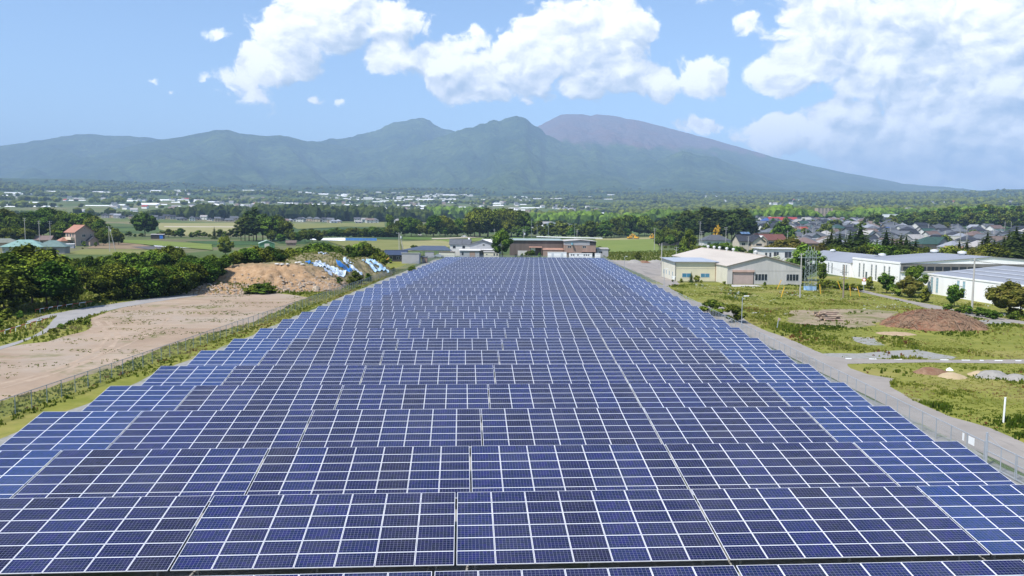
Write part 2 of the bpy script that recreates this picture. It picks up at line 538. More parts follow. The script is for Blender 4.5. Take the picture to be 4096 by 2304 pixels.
# ------------------------------------------------------------------ solar tables
def panel_mat():
    m = bpy.data.materials.new("solar_cells"); m.use_nodes = True
    N = NT(m.node_tree); b = N.n['Principled BSDF']
    uv = N.new('ShaderNodeUVMap', uv_map='UV').outputs[0]
    rnd = N.new('ShaderNodeAttribute', attribute_name='tone').outputs['Fac']
    edge = N.new('ShaderNodeAttribute', attribute_name='bright').outputs['Fac']
    sp = N.new('ShaderNodeSeparateXYZ'); N.set(sp.inputs[0], uv)
    fx = N.math('FRACT', N.math('MULTIPLY', sp.outputs[0], 10.0)); fy = N.math('FRACT', N.math('MULTIPLY', sp.outputs[1], 6.0))
    gx = N.math('LESS_THAN', N.math('ABSOLUTE', N.math('SUBTRACT', fx, .5)), .474)
    gy = N.math('LESS_THAN', N.math('ABSOLUTE', N.math('SUBTRACT', fy, .5)), .474)
    # two bus bars run along each cell
    bb = N.math('GREATER_THAN', N.math('ABSOLUTE', N.math('SUBTRACT', N.math('ABSOLUTE', N.math('SUBTRACT', fy, .5)), .22)), .013)
    cell = N.math('MULTIPLY', gx, gy)
    # each poly-crystalline cell has its own shade
    wn = N.new('ShaderNodeTexWhiteNoise', noise_dimensions='3D')
    cid = N.new('ShaderNodeCombineXYZ')
    N.set(cid.inputs[0], N.math('FLOOR', N.math('MULTIPLY', sp.outputs[0], 10.0))); N.set(cid.inputs[1], N.math('FLOOR', N.math('MULTIPLY', sp.outputs[1], 6.0)))
    N.set(cid.inputs[2], rnd); N.set(wn.inputs['Vector'], cid.outputs[0])
    dark = N.mix(rnd, (.0050, .0065, .030), (.0085, .0170, .080))
    brt = N.mix(rnd, (.007, .022, .088), (.012, .038, .140))
    cc = N.mix(edge, dark, brt)
    hs = N.new('ShaderNodeHueSaturation'); N.set(hs.inputs['Color'], cc)
    N.set(hs.inputs['Value'], N.remap(wn.outputs[0], 0, 1, .65, 1.35)); N.set(hs.inputs['Hue'], N.remap(wn.outputs[0], 0, 1, .485, .515))
    bus = N.mix(bb, (.07, .08, .12), hs.outputs[0])
    geo0 = N.new('ShaderNodeNewGeometry').outputs['Position']
    dust = N.math('MULTIPLY', N.remap(N.noise(geo0, .35, 6, .65), .42, .75), .11)
    N.set(b.inputs['Base Color'], N.mix(dust, N.mix(cell, (.21, .22, .31), bus), (.20, .19, .17)))
    b.inputs['Roughness'].default_value = .13
    b.inputs['IOR'].default_value = 1.5
    b.inputs['Specular IOR Level'].default_value = .10
    geo = N.new('ShaderNodeNewGeometry').outputs['Position']
    N.set(b.inputs['Roughness'], N.remap(N.noise(geo, .7, 4, .6), .3, .7, .09, .2))
    return m


M_CELL = panel_mat()
M_ALU = mat('anodised_frame', (.78, .78, .80), .42, .06, 2, spec=.5)
M_STEEL = mat('galvanised_steel', (.30, .31, .32), .5, .15, 4, spec=.5, metal=.3)
PW, PH, GAP, PT = 1.65, .99, .014, .036
PP, GG = 1.675, .085      # column pitch, gap between tables
TILT = math.radians(10.25)


def panel_geo(ox, oy, fw=.02):
    """frame and glass of one panel, in the plane of its table"""
    x0, x1, y0, y1 = ox, ox + PW, oy, oy + PH
    v = [(x0, y0, 0), (x1, y0, 0), (x1, y1, 0), (x0, y1, 0), (x0, y0, PT), (x1, y0, PT), (x1, y1, PT), (x0, y1, PT),
         (x0 + fw, y0 + fw, PT), (x1 - fw, y0 + fw, PT), (x1 - fw, y1 - fw, PT), (x0 + fw, y1 - fw, PT),
         (x0 + fw, y0 + fw, PT - .004), (x1 - fw, y0 + fw, PT - .004), (x1 - fw, y1 - fw, PT - .004), (x0 + fw, y1 - fw, PT - .004)]
    f = [(0, 3, 2, 1), (0, 1, 5, 4), (1, 2, 6, 5), (2, 3, 7, 6), (3, 0, 4, 7), (4, 5, 9, 8), (5, 6, 10, 9), (6, 7, 11, 10), (7, 4, 8, 11),
         (8, 9, 13, 12), (9, 10, 14, 13), (10, 11, 15, 14), (11, 8, 12, 15), (12, 13, 14, 15)]
    mi = [0] * 13 + [1]
    return v, f, mi


def panels_mesh(name, cells):
    V = []; F = []; MI = []; TN = []; BR = []
    for (ox, oy, tone, br) in cells:
        v, f, mi = panel_geo(ox, oy, .017 if br < .5 else .019)
        k = len(V); V += v; F += [tuple(k + q for q in t) for t in f]; MI += mi
        TN += [tone] * len(f); BR += [br] * len(f)
    me = npmesh(name, V, F, [M_ALU, M_CELL], {'tone': ('FACE', TN), 'bright': ('FACE', BR)}, midx=MI)
    uv = me.uv_layers.new(name='UV')
    q = np.zeros((len(F), 4, 2), np.float32)
    q[np.array(MI) == 1] = [(.012, .014), (.988, .014), (.988, .986), (.012, .986)]
    # keep the margin of white backsheet between the cells and the frame
    q[np.array(MI) == 1] = [(-.004, -.006), (1.004, -.006), (1.004, 1.006), (-.004, 1.006)]
    uv.data.foreach_set('uv', q.ravel())
    return me


ROWA, RX0, RY0, RSX, RSY = .0639, -32.97, 36.03, .249, 8.735
ROW_DY = {0: .15, 1: -.45, 2: .25, 3: .18, 4: .1}
GROUPS = [4, 7, 7, 7, 7, 4]
NROW = 32
ZTOP = CAMH - 13.42
ZBOT = ZTOP - 6 * (PH + GAP) * math.sin(TILT)
HOR = 6 * (PH + GAP) * math.cos(TILT)
VAR_D = [panels_mesh('solar_panel', [(0, 0, t, 0.)]) for t in np.linspace(0, 1, 7)]
VAR_B = [panels_mesh('solar_panel', [(0, 0, t, 1.)]) for t in np.linspace(0, 1, 4)]
SIDE = ['leftmost', 'second from the left', 'third from the left', 'third from the right', 'second from the right', 'rightmost']
NEAR_ROWS = 13
post_f = MB().box(-.05, .05, -.05, .05, -.15, ZBOT + .12).mesh('post', M_STEEL)
post_b = MB().box(-.05, .05, -.05, .05, -.15, ZTOP - .28).mesh('post', M_STEEL)
RAILS = {n: MB().box(-.02, n * PP - .02, -.04, .04, -.09, -.005).mesh('rail', M_STEEL) for n in (4, 7)}
FARP = {}
for n, br in ((4, 1), (7, 0)):
    for var in range(5):
        cells = []
        for i in range(n):
            ct = RNG.random()
            for j in range(6):
                cells.append((i * PP, j * (PH + GAP), float(np.clip(ct * .6 + RNG.random() * .4, 0, 1)), br))
        FARP[(n, var)] = panels_mesh('panel_field', cells)


def row_corner(k):
    """left upper corner of a row"""
    return RX0 + RSX * k, RY0 + RSY * k + ROW_DY.get(k, 0.0)


ca, sa = math.cos(ROWA), math.sin(ROWA)
for k in range(-1, NROW - 1):
    xl, yl = row_corner(k)
    # the tables lie below and in front of their upper edge
    off = 0.0
    for g, n in enumerate(GROUPS):
        ux = xl + ca * off; uy = yl + sa * off
        ox, oy = ux + sa * HOR, uy - ca * HOR
        off += n * PP + GG
        if oy < 22: pass
        where = 'nearest row' if k == -1 else '%s row from the front' % nth(k + 1)
        dz = .05 * math.sin(k * 1.7 + g * .4) if k > 3 else 0.0
        t = thing('solar_table', '%s blue solar table, %s, %s' % ('bright' if n == 4 else 'dark', SIDE[g], where),
                  'solar table', (ox, oy, dz), ROWA, 'solar tables of the array')
        rot = (TILT, 0, 0)
        if k < NEAR_ROWS:
            for i in range(n):
                ct = random.random()
                for j in range(6):
                    tone = min(1, max(0, ct * .75 + random.random() * .35))
                    vs = VAR_B if n == 4 else VAR_D
                    me = vs[min(len(vs) - 1, int(tone * len(vs)))]
                    s = j * (PH + GAP)
                    link('solar_panel', me, t, (i * PP, s * math.cos(TILT), ZBOT + s * math.sin(TILT)), rot=rot)
        else:
            o = link('panel_field', FARP[(n, random.randrange(5))], t, (0, 0, ZBOT), rot=rot)
            o['kind'] = 'stuff'
        for s in (1.0, 4.9):
            link('rail', RAILS[n], t, (0, s * math.cos(TILT), ZBOT + s * math.sin(TILT)), rot=rot)
        for px_ in ((.8, n * PP - .8) if n == 4 else (.8, n * .83, n * PP - .8)):
            link('post', post_f, t, (px_, 1.0 * math.cos(TILT), 0)); link('post', post_b, t, (px_, 4.9 * math.cos(TILT), 0))
# ------------------------------------------------------------------ ground sheets
def ragged(pts, step=1.2, amp=.5, seed=0.0, sc=.35):
    out = []
    n = len(pts)
    for i in range(n):
        a = Vector(pts[i][:2]); b = Vector(pts[(i + 1) % n][:2])
        L = (b - a).length
        k = max(1, min(60, int(L / step)))
        d = (b - a).normalized() if L > 0 else Vector((1, 0)); nn = Vector((-d.y, d.x))
        for j in range(k):
            p = a + (b - a) * (j / k)
            o = float(fbm(np.array([p.x * sc + seed]), np.array([p.y * sc + seed * 1.7]), 3)[0]) - .5
            out.append(p + nn * (o * 2 * amp))
    return out


SHEETS = []


def sheet(name, pts, m, z, label, cat, amp=.5, step=1.2, seed=0.0, kind='structure', parent=None, lift=0.0):
    if amp: pts = ragged(pts, step, amp, seed)
    SHEETS.append((name, np.array([(p[0], p[1]) for p in pts])))
    v = [(p[0], p[1], T(p[0], p[1]) + z + lift) for p in pts]
    o = MB().poly(v).obj(name, m, parent)
    # lay it face up
    if o.data.polygons[0].normal.z < 0: o.data.flip_normals()
    if kind: tag(o, label, cat, kind=kind)
    return o


def PX(l, ox=0, oy=0, s=2.5156):
    return [GT(ox + x / s, oy + y / s) for x, y in l]


def ground_mat(name, layers, bump=.5, rough=.95):
    """layers: first colour pair, then (noise scale, lo, hi, colour, strength)"""
    m = bpy.data.materials.new(name); m.use_nodes = True
    N = NT(m.node_tree); b = N.n['Principled BSDF']
    pos = N.new('ShaderNodeNewGeometry').outputs['Position']
    c1, c2, s0 = layers[0]
    cc = N.mix(N.remap(N.noise(pos, s0, 6, .65), .32, .68), c1, c2)
    for i, (s, lo, hi, col, st) in enumerate(layers[1:]):
        q = N.vec('ADD', pos, (31.7 * i + 5, 17.1 * i, 3.3 * i))
        if isinstance(s, tuple): q = N.vec('MULTIPLY', q, s); s = 1.0
        cc = N.mix(N.math('MULTIPLY', N.remap(N.noise(q, s, 7, .68), lo, hi), st), cc, col)
    N.set(b.inputs['Base Color'], cc)
    b.inputs['Roughness'].default_value = rough; b.inputs['Specular IOR Level'].default_value = .15
    bn = N.new('ShaderNodeBump'); bn.inputs['Strength'].default_value = bump; bn.inputs['Distance'].default_value = .12
    N.set(bn.inputs['Height'], N.noise(pos, 3.0, 6, .7)); N.l.new(bn.outputs[0], b.inputs['Normal'])
    MATS[name] = m
    return m


M_MEADOW = ground_mat('meadow_grass', [((.14, .158, .022), (.235, .23, .045), .35), (.06, .5, .62, (.28, .235, .075), .75), (.9, .52, .74, (.075, .11, .014), .6), (.13, .62, .70, (.30, .24, .155), .7), (4.0, .55, .75, (.25, .24, .09), .6)])
M_DIRT = ground_mat('packed_dirt', [((.29, .21, .145), (.40, .30, .215), .10), (.5, .45, .7, (.25, .185, .13), .5), (.035, .48, .62, (.35, .295, .24), .8), (.12, .56, .66, (.15, .15, .055), .8), (2.5, .6, .75, (.38, .33, .27), .4), ((.03, .3, .1), .52, .60, (.36, .285, .21), .6), ((.05, .9, .1), .60, .68, (.17, .16, .065), .5)], .35)
M_GRAVEL = ground_mat('gravel', [((.24, .235, .215), (.33, .32, .295), 2.0), (6.0, .5, .7, (.20, .19, .17), .6), (.22, .52, .62, (.14, .17, .05), .75)], .7)
M_ASPH = ground_mat('worn_asphalt', [((.25, .224, .196), (.32, .288, .255), .25), (.8, .55, .75, (.21, .19, .168), .6), ((.3, .05, .1), .56, .62, (.15, .14, .13), .5), (.3, .6, .7, (.33, .30, .26), .5)], .2, .9)
M_LANE = ground_mat('lane_surface', [((.26, .25, .24), (.34, .32, .30), .3), (.9, .5, .7, (.22, .21, .2), .5)], .2)
M_SAND = ground_mat('sandy_patch', [((.25, .195, .13), (.33, .26, .175), .4), (.18, .47, .58, (.14, .145, .045), .85), (2.0, .5, .7, (.32, .25, .17), .4)], .4)
M_CONC = ground_mat('concrete', [((.42, .40, .37), (.52, .50, .47), .5), (.3, .55, .7, (.34, .32, .29), .5)], .15)

sheet('meadow', [(33, 16), (70, 16), (120, 60), (175, 150), (175, 230), (92, 232), (60, 204), (33, 204)], M_MEADOW, .004, 'weedy meadow to the right of the fenced array', 'meadow', .8)
sheet('meadow', [(-34, 20), (-34, 250), (-34, 318), (-75, 318), (-110, 235), (-125, 140), (-80, 60), (-45, 20)], M_MEADOW, .004, 'grass verge and undergrowth to the left of the array', 'meadow', .8)
sheet('gravel_bed', [(-35.5, 18), (31.2, 18), (34.6, 322), (-31, 322), (-33.5, 200)], M_GRAVEL, .010, 'pale gravel bed under the rows of panels', 'gravel', .7)
dirt_px = [(-300, 1760), (-60, 1640), (0, 1606), (238, 1538), (477, 1462), (656, 1390), (835, 1334), (1024, 1285), (1183, 1208), (1235, 1191), (1024, 1160), (880, 1150), (787, 1174), (596, 1205), (437, 1245), (352, 1282), (378, 1303), (300, 1337), (180, 1367), (0, 1392), (-300, 1440)]
sheet('dirt_yard', [GT(x, y) for x, y in dirt_px], M_DIRT, .010, 'bare pinkish dirt yard beyond the left fence with wheel tracks', 'dirt yard', .7)
lane_z = [(1990, 45), (1500, 108), (1100, 165), (880, 195), (650, 240), (450, 275), (240, 345), (330, 348), (560, 285), (500, 370), (420, 430), (330, 480), (220, 528), (-200, 640), (-200, 700), (230, 545), (290, 518), (440, 468), (560, 412), (700, 348), (800, 312), (1000, 252), (1250, 192), (1550, 142), (1990, 78)]
sheet('lane', PX(lane_z, 0, 1152), M_LANE, .032, 'narrow grey lane curving past the dirt yard', 'lane', .25)
path_px = [(4500, 1990), (4300, 1880), (4096, 1769), (3966, 1713), (3807, 1669), (3636, 1594), (3557, 1546), (3576, 1515), (3470, 1498), (3402, 1474), (3386, 1454), (3310, 1423), (3191, 1371), (3132, 1347), (3072, 1327), (3036, 1310), (2996, 1290), (2960, 1262), (2905, 1230), (2860, 1225), (2742, 1195), (2678, 1150), (2654, 1141)]
pp = [GT(x, y) for x, y in path_px]
sheet('access_path', pp + [Vector((34.5, 205, 0)), Vector((32.4, 120, 0)), Vector((31.6, 60, 0)), Vector((31.2, 14, 0)), Vector((44, 14, 0))], M_ASPH, .016, 'grey asphalt path running along the right fence', 'path', .22)
br = sheet('branch_road', [GT(x, y) for x, y in [(3290, 1423), (3390, 1434), (3600, 1438), (3860, 1440), (4096, 1438), (4500, 1436), (4500, 1462), (4096, 1455), (3700, 1450), (3380, 1456)]], M_ASPH, .022, 'narrow asphalt road branching right from the access path', 'road', .1)
M_PAINT = mat('road_paint', (.74, .74, .72), .7, .1, 2)
for zx, zw in ((810, 62), (1055, 75), (1310, 80), (1775, 85), (1990, 85), (2150, 40), (2320, 80), (2520, 60)):
    y0 = 588 + (zx - 810) * .0125
    sheet('road_marking', PX([(zx - zw / 2, y0), (zx + zw / 2, y0 + 1), (zx + zw / 2, y0 + 8), (zx - zw / 2, y0 + 7)], 3072, 1200), M_PAINT, .027, '', '', 0, kind=None, parent=br)
yard_px = [(2425, 1040), (2640, 1046), (2655, 1100), (2703, 1122), (2720, 1136), (2660, 1146), (2640, 1132), (2600, 1114), (2560, 1094), (2500, 1070)]
sheet('parking_yard', [GT(x, y) for x, y in yard_px], M_ASPH, .021, 'cracked grey yard between the array and the cream warehouse', 'yard', .3)
drive_z = [(470, 880), (590, 897), (860, 932), (1060, 982), (1400, 1060), (1700, 1112), (2000, 1182), (2300, 1232), (2576, 1272), (2900, 1330), (2900, 1370), (2576, 1302), (2250, 1255), (1900, 1195), (1650, 1152), (1400, 1082), (1100, 1014), (850, 958), (600, 915), (470, 905)]
sheet('driveway', PX(drive_z, 3072, 780), M_ASPH, .016, 'asphalt driveway in front of the white factory', 'driveway', .15)
sheet('sandy_patch', PX([(210, 1165), (560, 1150), (1000, 1150), (1330, 1175), (1240, 1250), (1080, 1300), (900, 1345), (520, 1310), (230, 1300)], 3072, 780), M_SAND, .010, 'sandy bare patch round the stacked logs', 'sand', 1.5)
sheet('gravel_patch', PX([(840, 370), (1080, 380), (1190, 460), (1000, 455), (860, 410)], 3072, 1200), M_GRAVEL, .010, 'small pale gravel patch in the meadow behind the branch road', 'gravel', .8)
sheet('gravel_strip', PX([(520, 540), (900, 540), (1500, 500), (1900, 575), (1850, 590), (1200, 588), (700, 588)], 3072, 1200), M_GRAVEL, .012, 'pale gravel strip along the branch road', 'gravel', .7)
sheet('gravel_patch', PX([(1960, 1275), (2200, 1255), (2420, 1268), (2450, 1290), (2150, 1298)], 3072, 780), M_GRAVEL, .010, 'grey gravel patch beside the driveway past the wood chip heap', 'gravel', .5)
sheet('apron', PX([(1320, 450), (1560, 452), (1640, 466), (1330, 470)], 2400, 960), M_CONC, .012, 'concrete apron before the warehouse roller door', 'apron', .1)


M_TRACK = ground_mat('wheel_track', [((.36, .27, .195), (.42, .32, .235), .4), (.8, .45, .6, (.31, .23, .16), .8)], .2)
for ti, (l, wd) in enumerate((([(960, 330), (1060, 420), (1090, 500), (1010, 590), (860, 690), (640, 800), (300, 900), (-60, 980)], .28), ([(1080, 330), (1170, 430), (1200, 510), (1120, 600), (960, 700), (740, 800), (420, 900), (-60, 1030)], .28),
                          ([(1700, 300), (1600, 400), (1400, 520), (1100, 650), (800, 760), (400, 860)], .22), ([(2400, 210), (1900, 230), (1400, 240), (1100, 270), (900, 330)], .3))):
    C_ = PX(l, 0, 1152); C_ = [Vector((p.x, p.y)) for p in C_]
    sm = []
    for a, b in zip(C_[:-1], C_[1:]):
        for k in range(6): sm.append(a + (b - a) * (k / 6))
    for _ in range(8): sm = [sm[0]] + [(sm[i - 1] + sm[i] * 2 + sm[i + 1]) / 4 for i in range(1, len(sm) - 1)] + [sm[-1]]
    L_, R_ = [], []
    for i in range(len(sm)):
        d = (sm[min(i + 1, len(sm) - 1)] - sm[max(i - 1, 0)]).normalized(); n_ = Vector((-d.y, d.x)); w_ = wd * (1 + .5 * math.sin(i * .7 + ti))
        L_.append(sm[i] + n_ * w_); R_.append(sm[i] - n_ * w_)
    b_ = MB(); zt = .014 + .004 * ti
    for i in range(len(sm) - 1): b_.poly([(*L_[i], zt), (*R_[i], zt), (*R_[i + 1], zt), (*L_[i + 1], zt)])
    o = b_.obj('wheel_track', M_TRACK)
    o.data.flip_normals() if o.data.polygons[0].normal.z < 0 else None
    tag(o, '%s pale wheel track across the dirt yard' % nth(ti), 'track', kind='structure')

# farmland beyond the array
def field_mat(name, c1, c2, ang=.3, w=.5):
    m = bpy.data.materials.new(name); m.use_nodes = True
    N = NT(m.node_tree); b = N.n['Principled BSDF']
    pos = N.new('ShaderNodeNewGeometry').outputs['Position']
    rot = N.new('ShaderNodeVectorRotate', rotation_type='Z_AXIS'); N.set(rot.inputs['Vector'], pos); rot.inputs['Angle'].default_value = ang
    q = N.vec('MULTIPLY', rot.outputs[0], (.012, w, 0))
    f = N.math('ADD', N.math('MULTIPLY', N.noise(q, 1.0, 4, .6), .6), N.math('MULTIPLY', N.noise(pos, .04, 6, .7), .6))
    N.set(b.inputs['Base Color'], N.mix(N.remap(f, .42, .78), c1, c2))
    b.inputs['Roughness'].default_value = 1; b.inputs['Specular IOR Level'].default_value = .1
    return m


FM = {'brown': field_mat('ploughed_soil', (.20, .14, .085), (.28, .21, .13)), 'green': field_mat('crop_green', (.12, .17, .035), (.20, .23, .06)),
      'dark': field_mat('crop_dark', (.035, .075, .03), (.07, .12, .045)), 'straw': field_mat('stubble', (.20, .20, .075), (.33, .29, .14)),
      'olive': field_mat('rough_grass', (.13, .155, .04), (.24, .22, .085)), 'black': field_mat('plastic_mulch', (.06, .055, .06), (.16, .15, .15)),
      'white': field_mat('white_film', (.68, .70, .72), (.8, .8, .8)), 'bank': field_mat('green_bank', (.07, .12, .022), (.12, .18, .04)), 'track': field_mat('farm_track', (.40, .34, .25), (.5, .44, .34))}
FIELDS = [(0, 780, 'brown', [(1000, 487), (1170, 480), (1400, 495), (1750, 545), (1300, 545), (870, 535)], 'bare brown field behind the pink house'),
          (0, 780, 'olive', [(860, 545), (1300, 545), (1500, 555), (1480, 600), (860, 600), (600, 590)], 'rough grass strip below the brown field'),
          (0, 780, 'black', [(1320, 525), (1620, 515), (1760, 540), (1500, 552)], 'dark mulched vegetable plot by the twin poles'),
          (0, 780, 'white', [(1550, 513), (1920, 532), (1915, 540), (1555, 520)], 'long strip of white plastic film on the plot'),
          (0, 780, 'green', [(1170, 455), (1500, 460), (2130, 500), (2140, 560), (1750, 525), (1200, 480)], 'bright green field in front of the blue doored shed'),
          (0, 780, 'dark', [(1860, 466), (2620, 462), (2620, 505), (2140, 502)], 'dark green crop field left of the tall conifers'),
          (0, 780, 'straw', [(1590, 285), (2420, 280), (2420, 420), (1850, 410), (1600, 345)], 'pale stubble field in front of the far village'),
          (0, 780, 'track', [(1650, 315), (2400, 318), (2400, 327), (1650, 324)], 'pale farm track across the stubble field'),
          (1024, 780, 'olive', [(310, 290), (1290, 278), (1300, 325), (900, 320), (420, 345)], 'olive field in front of the hedge and village'),
          (1024, 780, 'olive', [(720, 470), (1200, 450), (1450, 462), (1460, 560), (1280, 565), (880, 520)], 'olive grass field behind the soil heap'),
          (1024, 780, 'straw', [(1450, 470), (1950, 450), (1980, 520), (1500, 570)], 'tawny grass field behind the carport'),
          (1024, 780, 'dark', [(150, 445), (560, 452), (500, 495), (230, 490)], 'dark crop field behind the green shed'),
          (1024, 780, 'white', [(510, 443), (700, 436), (860, 433), (1190, 446), (900, 464), (560, 454)], 'white film covered beds behind the hedge trees'),
          (1024, 780, 'dark', [(1190, 428), (1480, 432), (1480, 446), (1215, 446)], 'dark strip of crops beside the blue net fence'),
          (1024, 780, 'bank', [(1480, 425), (1760, 432), (1780, 458), (1480, 452)], 'bright green grass bank below the far hedge'),
          (1024, 780, 'track', [(1500, 440), (1900, 432), (2320, 416), (2320, 424), (1900, 442), (1500, 450)], 'pale farm road with a parked car'),
          (1024, 780, 'green', [(1790, 455), (2300, 432), (2300, 462), (1900, 475)], 'green plot behind the grey roofed house'),
          (2048, 780, 'bank', [(0, 405), (110, 408), (280, 440), (270, 462), (0, 460)], 'bright green embankment behind the long brown factory'),
          (2048, 780, 'green', [(840, 455), (1480, 440), (1480, 575), (930, 580), (840, 540)], 'wide green paddy field behind the brown factory'),
          (2048, 780, 'straw', [(840, 440), (1440, 425), (1450, 445), (840, 460)], 'tawny strip along the far side of the paddy field'),
          (2048, 780, 'track', [(840, 470), (1240, 472), (1240, 477), (840, 475)], 'pale ridge across the paddy field'),
          (2048, 780, 'track', [(840, 500), (1180, 484), (1240, 478), (1180, 490), (840, 506)], 'pale slanting ridge across the paddy field'),
          (2048, 780, 'olive', [(900, 580), (1640, 560), (1640, 680), (1040, 680), (930, 640)], 'overgrown weedy strip behind the parking yard')]
for i, (ox, oy, mm, l, lab) in enumerate(FIELDS):
    pts = PX(l, ox, oy)
    far = max(p.length for p in pts)
    sheet('field', pts, FM[mm], .006 + .004 * (i % 5), lab, 'field', .5, 3.0, i * 3.1, lift=0.0 if far < 470 else .12 + .05 * (i % 5))

# ------------------------------------------------------------------ soil heap with tarpaulins
HEAP = [(-57, 184, 17.5, 15, 5.1, 4.0), (-51.5, 210, 14.5, 26, 6.6, 2.6), (-63, 168, 13, 9, 1.8, 2.0), (-47, 176, 9, 10, 2.0, 2.0), (-43.0, 222, 9.0, 19, 5.0, 2.0)]


def heap_h(x, y):
    x = np.asarray(x, float); y = np.asarray(y, float)
    w = (fbm(x / 5., y / 5., 4) - .5)
    h = np.full(x.shape, -.6)
    for (cx, cy, rx, ry, hh, pw) in HEAP:
        d = np.hypot((x - cx) / rx, (y - cy) / ry) + w * .25
        h = np.maximum(h, hh * (1 - d ** pw))
    crag = np.abs(fbm(x / 2.2, y / 2.2, 4) - .5)
    return h + (fbm(x / 1.3, y / 1.3, 4) - .5) * np.clip(h, 0, 1) * .9 - crag * np.clip(h - .3, 0, 1.2) * 2.2


def heap1(x, y):
    return float(heap_h(np.array([x]), np.array([y]))[0])


def GTH(px, py):
    a, b, c = ray(px, py)
    y = 140.0
    while y < 260:
        t = y / b; x = a * t
        if CAMH + c * t <= max(0, heap1(x, y)): return Vector((x, y, heap1(x, y)))
        y += .25
    return None


m = bpy.data.materials.new('heap_earth'); m.use_nodes = True
N = NT(m.node_tree); b = N.n['Principled BSDF']
pos = N.new('ShaderNodeNewGeometry').outputs['Position']
nz = N.new('ShaderNodeSeparateXYZ'); N.set(nz.inputs[0], pos)
earth = N.mix(N.remap(N.noise(pos, .9, 7, .7), .35, .65), (.30, .185, .095), (.46, .31, .185))
earth = N.mix(N.math('MULTIPLY', N.remap(N.noise(pos, 2.6, 5, .7), .56, .7), .8), earth, (.20, .12, .065))
dry = N.mix(N.remap(N.noise(pos, .8, 6, .7), .35, .65), (.15, .145, .06), (.30, .24, .15))
k = N.remap(N.math('ADD', nz.outputs[1], N.math('MULTIPLY', N.math('SUBTRACT', N.noise(pos, .25, 4, .6), .5), 26.0)), 178, 188)
N.set(b.inputs['Base Color'], N.mix(k, earth, dry)); b.inputs['Roughness'].default_value = 1
b.inputs['Specular IOR Level'].default_value = .1
bn = N.new('ShaderNodeBump'); bn.inputs['Strength'].default_value = .8; bn.inputs['Distance'].default_value = .3
N.set(bn.inputs['Height'], N.noise(pos, 2.0, 6, .7)); N.l.new(bn.outputs[0], b.inputs['Normal'])
M_HEAP = m
hx, hy = np.meshgrid(np.arange(-82, -33, .45), np.arange(150, 246, .45))
hz = heap_h(hx.ravel(), hy.ravel())
ii = np.arange(hx.size).reshape(hx.shape)
HF = np.stack([ii[:-1, :-1], ii[:-1, 1:], ii[1:, 1:], ii[1:, :-1]], -1).reshape(-1, 4)
HF = HF[(hz[HF] > -.35).any(1)]
heap = link('soil_heap', npmesh('soil_heap', np.stack([hx.ravel(), hy.ravel(), hz], -1), HF, M_HEAP, smooth=True))
tag(heap, 'large orange brown soil heap with a broken front face', 'soil heap')

M_STONE = mat('rubble_stone', (.40, .32, .24), .95, .3, 1.5, rnd=.2)
ROCKS = []
for k in range(4):
    v = RNG.normal(size=(10, 3)); v /= np.linalg.norm(v, axis=1)[:, None]; v *= RNG.uniform(.7, 1.1, (10, 1)); v[:, 2] *= .7
    import bmesh
    bm = bmesh.new()
    for q in v: bm.verts.new(q)
    bmesh.ops.convex_hull(bm, input=bm.verts)
    me = bpy.data.meshes.new('stone'); bm.to_mesh(me); bm.free(); me.materials.append(M_STONE)
    ROCKS.append((np.array([w.co for w in me.vertices]), [tuple(p.vertices) for p in me.polygons], me))
# loose rubble at the foot of the face, one mass
RV = []; RF = []
for _ in range(3200):
    x = random.uniform(-74, -38); y = random.uniform(158, 184)
    h = heap1(x, y)
    if h < -.25 or h > 3.6 or random.random() < .25 * h: continue
    v, f, _m = ROCKS[random.randrange(4)]
    s = random.choice((.12, .16, .22, .34)) * random.uniform(.7, 1.4)
    k = len(RV); RV += [tuple(q * s + np.array((x, y, max(h, 0) + s * .3))) for q in v]; RF += [tuple(k + i for i in t) for t in f]
me = bpy.data.meshes.new('rubble'); me.from_pydata(RV, [], RF); me.materials.append(M_STONE)
tag(link('rubble', me), 'loose rubble scattered at the foot of the soil heap', 'rubble', kind='stuff')
# a few boulders one can pick out
for i, (px, py, s, lab) in enumerate([(1262, 1162, .95, 'largest pale boulder at the right foot of the soil heap'), (1240, 1140, .7, 'tawny boulder above the largest boulder on the heap'),
                                     (848, 1163, .6, 'pale round boulder at the left tip of the soil heap'), (1283, 1178, .5, 'flat boulder lowest on the right foot of the heap'),
                                     (1098, 1182, .45, 'small boulder at the front foot of the heap beside the dirt yard')]):
    p = GTH(px, py)
    if p is None: p = GT(px, py)
    o = link('boulder', ROCKS[i % 4][2], None, (p.x, p.y, p.z + s * .35), rz=i * 1.3, sc=s)
    tag(o, lab, 'boulder', 'boulders on the soil heap')


def tarp_mat(name, c1, c2):
    m = mat(name, c1, .45, .1, .9, spec=.4, col2=c2, bump=.5, bscale=2.5)
    return m


